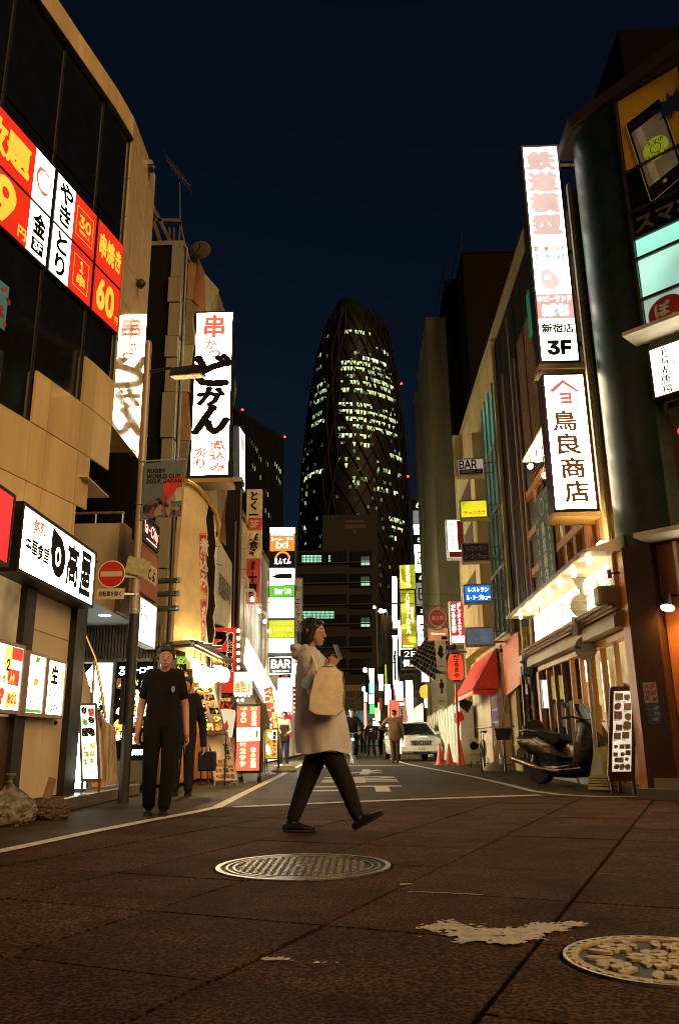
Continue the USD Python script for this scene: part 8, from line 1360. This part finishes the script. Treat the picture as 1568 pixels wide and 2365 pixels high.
# scooter
p0, p1 = np.array([2.82, 14.1]), np.array([3.70, 12.8]); sc = p1-p0; go = xf((*(p0+sc*.0), 0), sc); LS = np.linalg.norm(sc)
t = T('scooter', 'big black scooter parked aslant in front of the restaurant doors', 'scooter', ((p0[0]+p1[0])/2, (p0[1]+p1[1])/2, 0)); GB = M('gloss_black_plastic', (.004, .004, .0045), .2, spec=.35); SEAT = M('black_seat_vinyl', (.010, .009, .009), .6, bump=.2, spec=.2)
def plate(pts, w, mat, name, tap=.7, y=0.):
    """A side profile with a rounded, narrowing edge."""
    g = Polygon(pts).buffer(.02).buffer(-.0); R = []
    inn = g.buffer(-.035)
    ring = lambda q, n=60: np.array([q.exterior.interpolate(i/n, normalized=True).coords[0] for i in range(n)])
    a_ = ring(g); c = a_.mean(0); b_ = c+(a_-c)*.82
    R = [np.c_[b_[:, 0], np.full(60, y-w/2), b_[:, 1]], np.c_[a_[:, 0], np.full(60, y-w/2*tap), a_[:, 1]], np.c_[a_[:, 0], np.full(60, y+w/2*tap), a_[:, 1]], np.c_[b_[:, 0], np.full(60, y+w/2), b_[:, 1]]]
    return t.part(name, go(rings(R)), mat, smooth=50)
wheel(t, go, (.18, 0, .27), .27, .15, 'rear_wheel', spokes=6); wheel(t, go, (LS-.10, 0, .28), .28, .12, 'front_wheel', spokes=6)
plate([(-.15, .62), (-.20, .72), (.0, .80), (.30, .78), (.62, .62), (.80, .40), (.62, .30), (.30, .42), (.02, .52)], .36, GB, 'rear_fairing'); plate([(.35, .22), (.32, .34), (.75, .36), (1.15, .34), (1.22, .22), (1.0, .14), (.5, .14)], .40, GB, 'floor_fairing'); plate([(1.02, .30), (1.05, .55), (1.16, .86), (1.24, 1.02), (1.36, .96), (1.52, .74), (1.58, .52), (1.42, .50), (1.34, .32)], .38, GB, 'front_fairing'); plate([(1.40, .58), (1.52, .64), (1.82, .52), (1.86, .44), (1.60, .50)], .18, GB, 'front_mudguard')
plate([(-.10, .77), (-.06, .86), (.14, .89), (.30, .84), (.48, .80), (.72, .76), (.80, .68), (.62, .62), (.3, .72)], .30, SEAT, 'seat'); plate([(.10, .86), (.06, .98), (.13, 1.0), (.22, .88)], .26, SEAT, 'backrest')
t.part('windscreen', go(rings([np.array([(x, y*w, z) for y in np.linspace(-1, 1, 9)]) + np.array([[.05*(1-abs(yy)**2), 0, 0] for yy in np.linspace(-1, 1, 9)]) for x, z, w in ((1.30, 1.0, .20), (1.20, 1.12, .18), (1.12, 1.24, .13))], closed=False)), M('smoked_screen', (.02, .02, .02), .08))
t.part('handlebar', go(tube([(1.06, .34, 1.02), (1.12, .2, 1.04), (1.18, 0, 1.0), (1.12, -.2, 1.04), (1.06, -.34, 1.02)], .014, 8)), BLK)
for sy in (-1, 1): t.part('grip', go(bar((1.07, sy*.24, 1.03), (1.05, sy*.36, 1.02), .02, 8)), RUBBER); t.part('mirror_stem', go(tube([(1.10, sy*.24, 1.04), (1.12, sy*.30, 1.18)], .008, 5)), BLK); t.part('mirror', go(ball((1.12, sy*.32, 1.22), .06, 2, (.35, 1.2, .8))), BLK, smooth=True); t.part('grab_rail', go(tube([(.30, sy*.15, .84), (.05, sy*.17, .86), (-.15, sy*.12, .84)], .014, 6)), STEEL); t.part('shock', go(bar((.12, sy*.13, .30), (.22, sy*.14, .55), .03, 8)), STEEL); t.part('fork', go(bar((LS-.10, sy*.09, .28), (1.40, sy*.07, .75), .025, 8)), STEEL)
t.part('exhaust', go(tube([(.75, -.20, .22), (.35, -.21, .26), (.20, -.22, .30), (-.22, -.23, .40)], [.02, .03, .06, .055], 12)), M('exhaust_steel', (.30, .26, .22), .25, metal=.9), smooth=40); t.part('tail_light', go(bbox(-.235, -.17, -.11, .11, .64, .72, .02)), M('red_lens', (.25, .01, .01), .15)); t.part('number_plate', go(hexa([(-.30, -.10, .42), (-.29, -.10, .42), (-.29, .10, .42), (-.30, .10, .42), (-.24, -.10, .55), (-.23, -.10, .55), (-.23, .10, .55), (-.24, .10, .55)])), WHT); t.part('stand', go(bar((.75, .16, .18), (.70, .30, .01), .014, 6)), STEEL); t.part('chrome_strip', go(tube([(-.12, -.185, .70), (.2, -.19, .70), (.6, -.19, .50)], .010, 5)), ALU); t.part('chrome_strip', go(tube([(.40, -.205, .26), (.8, -.21, .24), (1.2, -.2, .28)], .008, 5)), ALU); t.part('dash', go(bbox(1.10, 1.24, -.12, .12, .94, 1.0, .02)), M('red_dash', (.12, .015, .012), .3))
# bicycles
def bicycle(label, base, heading, basket=True, lamp=False, group=None):
    go = xf(base, heading); t = T('bicycle', label, 'bicycle', base, group); R = .33; FR = M('bicycle_frame', (.06, .055, .05), .35, metal=.5)
    for x, nm in ((-.52, 'rear_wheel'), (.52, 'front_wheel')):
        w = t.part(nm, go(cat([tube([(x+R*math.cos(a), 0, R+.0+R*math.sin(a)) for a in np.linspace(0, 2*np.pi, 25)], .017, 6, caps=False)])), RUBBER, smooth=True); t.part('rim', go(tube([(x+(R-.03)*math.cos(a), 0, R+(R-.03)*math.sin(a)) for a in np.linspace(0, 2*np.pi, 25)], .008, 4, caps=False)), STEEL, of=w); t.part('spokes', go(cat([bar((x, 0, R), (x+(R-.03)*math.cos(a), .0, R+(R-.03)*math.sin(a)), .0025, 3) for a in np.arange(14)*2*np.pi/14])), STEEL, of=w, kind='stuff')
    P = dict(bb=(-.05, 0, .29), st=(-.18, 0, .72), hd=(.36, 0, .82), hb=(.40, 0, .68), ra=(-.52, 0, R), fa=(.52, 0, R))
    for a, b in (('bb', 'st'), ('bb', 'hb'), ('st', 'ra'), ('bb', 'ra'), ('hb', 'fa'), ('hd', 'hb'), ('st', 'hb')): t.part('frame_tube', go(bar(P[a], P[b], .015, 6)), FR)
    t.part('seat_post', go(bar((-.18, 0, .72), (-.21, 0, .88), .012, 6)), STEEL); t.part('saddle', go(fuse([bone((-.32, .06, .90), .03, (-.05, 0, .90), .02, 8), bone((-.32, -.06, .90), .03, (-.05, 0, .90), .02, 8)], 0, 0)), BLK); t.part('handlebar', go(tube([(.20, .28, .98), (.34, .2, 1.0), (.36, 0, .96), (.34, -.2, 1.0), (.20, -.28, .98)], .012, 6)), STEEL); t.part('stem', go(bar((.36, 0, .82), (.36, 0, .97), .012, 6)), STEEL)
    t.part('mudguard', go(tube([(-.52+.36*math.cos(a), 0, R+.36*math.sin(a)) for a in np.linspace(.3, 2.8, 10)], .014, 5)), FR); t.part('crank', go(cat([bar((-.05, .07, .29), (-.05+.12, .08, .18), .01, 5), bar((-.05, -.07, .29), (-.17, -.08, .40), .01, 5)])), STEEL); t.part('stand', go(bar((-.52, .06, .3), (-.60, .14, .01), .009, 5)), STEEL); t.part('pedal', go(box(.03, .12, .07, .15, .17, .19)), BLK)
    if basket: t.part('basket', go(hexa([(.46, -.14, .70), (.70, -.14, .70), (.70, .14, .70), (.46, .14, .70), (.43, -.18, .95), (.76, -.18, .95), (.76, .18, .95), (.43, .18, .95)])), M('dark_basket', (.02, .018, .015), .6)); t.part('basket_rim', go(tube([(.43, -.18, .95), (.76, -.18, .95), (.76, .18, .95), (.43, .18, .95), (.43, -.18, .95)], .01, 5)), STEEL)
    if lamp: t.part('headlamp', go(ball((.50, 0, .78), .045, 1)), E('bike_lamp', (.8, .9, 1), 6))
    return t
bicycle('bicycle with a dark front basket, nearer the leaning flag', (3.08, 18.6, 0), (-.12, -1)); bicycle('bicycle behind the leaning flag, close to the orange panel', (2.82, 19.8, 0), (-.22, -1), False)
a, _ = FY(26.5).at(813, 1740); bicycle('bicycle ridden towards the viewer beside the woman, with a lit lamp', (a, 26.8, 0), (.06, -1), False, True)
t = person('cyclist in black riding a bicycle towards the viewer', a-.005, 26.95, 1.72, (.06, -1), (BKT, BKP), dict(footL=(.12, .11, .22), footR=(-.12, -.11, .42), kneeL=(.30, .12, .62), kneeR=(.26, -.12, .82), handL=(.42, .26, 1.0), handR=(.42, -.26, 1.0), elL=(.2, .32, 1.12), elR=(.2, -.32, 1.12), hip=.92, lean=.14), detail=0, sleeve='long')
# right hand street furniture
Yp = FY(12.45); bx, _ = Yp.at(1383, 1815); t = T('sign_pole', 'thin steel pole carrying the backs of four traffic signs, by the scooter', 'pole', (bx, 12.45, 0)); GPOLE = M('grey_sign_pole', (.36, .35, .30), .45, metal=.35, scale=12); tx = Yp.at(1341, 1330)[0]; t.part('shaft', tube([(bx, 12.45, 0), (tx, 12.45, 3.30)], .033, 12), GPOLE, smooth=40)
PLB = M('sign_back_grey', (.30, .285, .22), .5, scale=10); Yq2 = FY(12.40)
def plate_px(pts, nm, lab):
    g = Polygon([Yq2.at(*q) for q in pts]).buffer(.015); c = g.centroid; t.part(nm, Yq2.poly(g, 0, .006), PLB, label=lab)
    for dz in (-.07, .07): t.part('clamp', Yq2.box(c.x-.10, c.x+.10, c.y+dz-.010, c.y+dz+.010, .006, .02), GPOLE); t.part('bolt', [ball(Yq2.P(c.x+s*.07, c.y+dz, .02), .010, 1) for s in (-1, 1)], STEEL)
plate_px([(1307, 1310), (1362, 1312), (1337, 1360)], 'triangle_plate', 'inverted triangle sign back'); circ = lambda x, y, r, ry=None: [(x+r*math.cos(a), y+(ry or r)*math.sin(a)) for a in np.linspace(0, 2*np.pi, 24, endpoint=False)]
plate_px(circ(1342, 1399, 23, 25), 'round_plate', 'upper round sign back'); plate_px([(1322, 1427), (1371, 1428), (1373, 1466), (1323, 1465)], 'square_plate', 'square sign back'); plate_px(circ(1353, 1497, 24, 26), 'round_plate', 'lower round sign back with dark stickers'); t.part('sticker', Yq2.poly(affinity.translate(sbox(-.05, -.02, .03, .02), *Yq2.at(1336, 1496)), .009), BLK)
PR3 = {**PR2, 'cream': M('print_cream_paper', (.72, .62, .46), .5), 'pale': M('print_pale_rose', (.66, .46, .34), .5), 'orange': M('print_soft_orange', (.6, .30, .12), .5)}
t = aboard('menu_board', 'tall brown framed menu board on the pavement by the brown pillar', ((1424, 1597), (1468, 1593), (1413, 1780), (1457, 1786)), 11.05, .14, E('menu_stand_face', (1, .88, .64), .8, var=.3, scale=3), M('dark_red_wood', (.10, .032, .014), .5), .05, legs=False)
menu(t, t.f, (-t.w/2+.01, t.w/2-.01, .02, t.L*.33), 101, 4, 3, False, ('brown', 'orange', 'pale', 'cream', 'yellow'), c=.006, mats=PR3); menu(t, t.f, (-t.w/2+.01, t.w/2-.01, t.L*.36, t.L-.03), 102, 5, 2, True, ('cream', 'pale', 'cream', 'orange', 'pale'), c=.006, mats=PR3)
for s_ in (-1, 1): p = t.f.P(s_*(t.w/2+.02), t.L+.02, -.04); t.part('leg', sq((p[0]+.02, p[1], p[2]), (p[0]+.03, 11.42, .0), .04), MATS['dark_red_wood']); p2 = t.f.P(s_*(t.w/2+.018), 0, -.015); t.part('foot', sq(p2, (p2[0], p2[1]-.03, .0), .035), MATS['dark_red_wood'])
t.part('top_board', t.f.box(-t.w/2-.035, t.w/2+.035, t.L+.0, t.L+.06, -.04, .015), MATS['dark_red_wood']); t.part('bottom_board', t.f.box(-t.w/2-.035, t.w/2+.035, -.12, -.0, -.035, .008), MATS['dark_red_wood'])
cxp, cyp = 3.36, 11.95; t = T('yellow_pyramid_sign', 'yellow tapered street sign with black bands at its foot, behind the sign pole', 'sign', (cxp, cyp, 0)); YP = M('yellow_plastic', (.50, .40, .05), .5, scale=6)
def pyr(z0, z1, grow=0.):
    w = lambda z: .235-.145*(z/.56)+grow; return [np.array([(cxp+w(z)*sx, cyp+w(z)*sy, z) for sx, sy in ((0, -1), (1, 0), (0, 1), (-1, 0))]) for z in (z0, z1)]
t.part('body', rings(pyr(.02, .56)), YP); t.part('cap', rings(pyr(.56, .585, .006)), YP)
for k in range(4): t.part('black_band', rings(pyr(.06+.035*k, .073+.035*k, .003)), BLK)
t.part('picture_panel', TM([(cxp-.19*.9, cyp-.02, .22), (cxp-.03, cyp-.165, .22), (cxp-.03, cyp-.095, .50), (cxp-.10, cyp-.035, .50)], [(0, 1, 2), (0, 2, 3)]), M('pyramid_white', (.5, .46, .34), .6))
# leaning banner flag with its weight
f_ = FY(19.3); t = T('nobori_banner', 'tall narrow yellow and red banner leaning on its pole before the bicycles', 'banner', (f_.at(1143, 1783)[0], 19.3, 0)); t.part('pole', bar(f_.P(*f_.at(1143, 1778), .02), f_.P(*f_.at(1168, 1592), .02), .013, 6), M('cream_pole', (.6, .5, .3), .4))
for q, c, nm in ((((1146, 1602), (1162, 1598), (1158, 1660), (1150, 1665)), (.48, .38, .32), 'pink'), (((1152, 1660), (1160, 1655), (1150, 1770), (1140, 1768)), (.50, .40, .06), 'yellow'), (((1157, 1640), (1163, 1635), (1152, 1772), (1148, 1772)), (.50, .10, .04), 'red'), (((1160, 1595), (1171, 1620), (1172, 1650), (1160, 1640)), (.22, .16, .06), 'olive')):
    t.part('cloth', f_.poly(Polygon([f_.at(*p) for p in q]), .0+.004*len(nm), .004), M('flag_'+nm, c, .7, scale=6, var=.3))
x, y = G(1143, 1784); t.part('base', lathe([(.30, 0), (.31, .04), (.20, .14), (.06, .22), (.02, .24)], (f_.at(1143, 1780)[0], 19.3, 0), 18), M('tan_weight', (.32, .25, .13), .6), smooth=30)
# overhead wires
WIRE = M('black_cable', (.008, .008, .008), .6)
def wire(name_label, pts, r=.012):
    q = [FY(y).P(*FY(y).at(px_, py_)) for px_, py_, y in pts]; one('overhead_wire', tube(q, r, 5), WIRE, name_label, 'wire')
wire('upper overhead wire crossing before the concrete building', ((921, 1370, 41), (1000, 1373, 33), (1080, 1376, 26), (1200, 1384, 19.5)), .016); wire('lower overhead wire crossing before the concrete building', ((921, 1392, 41), (1000, 1399, 33), (1080, 1403, 26), (1185, 1405, 19.5)), .016)
wire('cable hanging from the wire knot beside the blue sign', ((1196, 1384, 19.4), (1208, 1420, 19.0), (1226, 1470, 18.4), (1232, 1500, 18)), .012); wire('second cable hanging down to the orange wall panel', ((1190, 1390, 19.4), (1196, 1430, 19.2), (1206, 1490, 18.8)), .010); wire('thin wire from the skewer building to the red vertical sign', ((500, 1302, 15), (530, 1312, 19), (572, 1316, 24), (622, 1316, 27)), .010)
wire('thin roof wire above the dark stepped blocks', ((1140, 590, 30), (1175, 575, 26), (1215, 560, 22)), .012)
k_ = FY(19.4); a, b = k_.at(1198, 1381); tk = T('wire_knot', 'dark tangle of cable joints where the overhead wires meet', 'cable joint', (a, 19.4, b)); tk.part('joint', [ball((a+.05*i, 19.4, b+.02*(i % 2)), .03, 1) for i in range(-2, 3)], WIRE, kind='stuff'); tk.part('loop', tube([(a-.15, 19.4, b-.05), (a-.2, 19.38, b-.22), (a-.05, 19.4, b-.24), (a+.02, 19.42, b-.05)], .009, 5), WIRE)
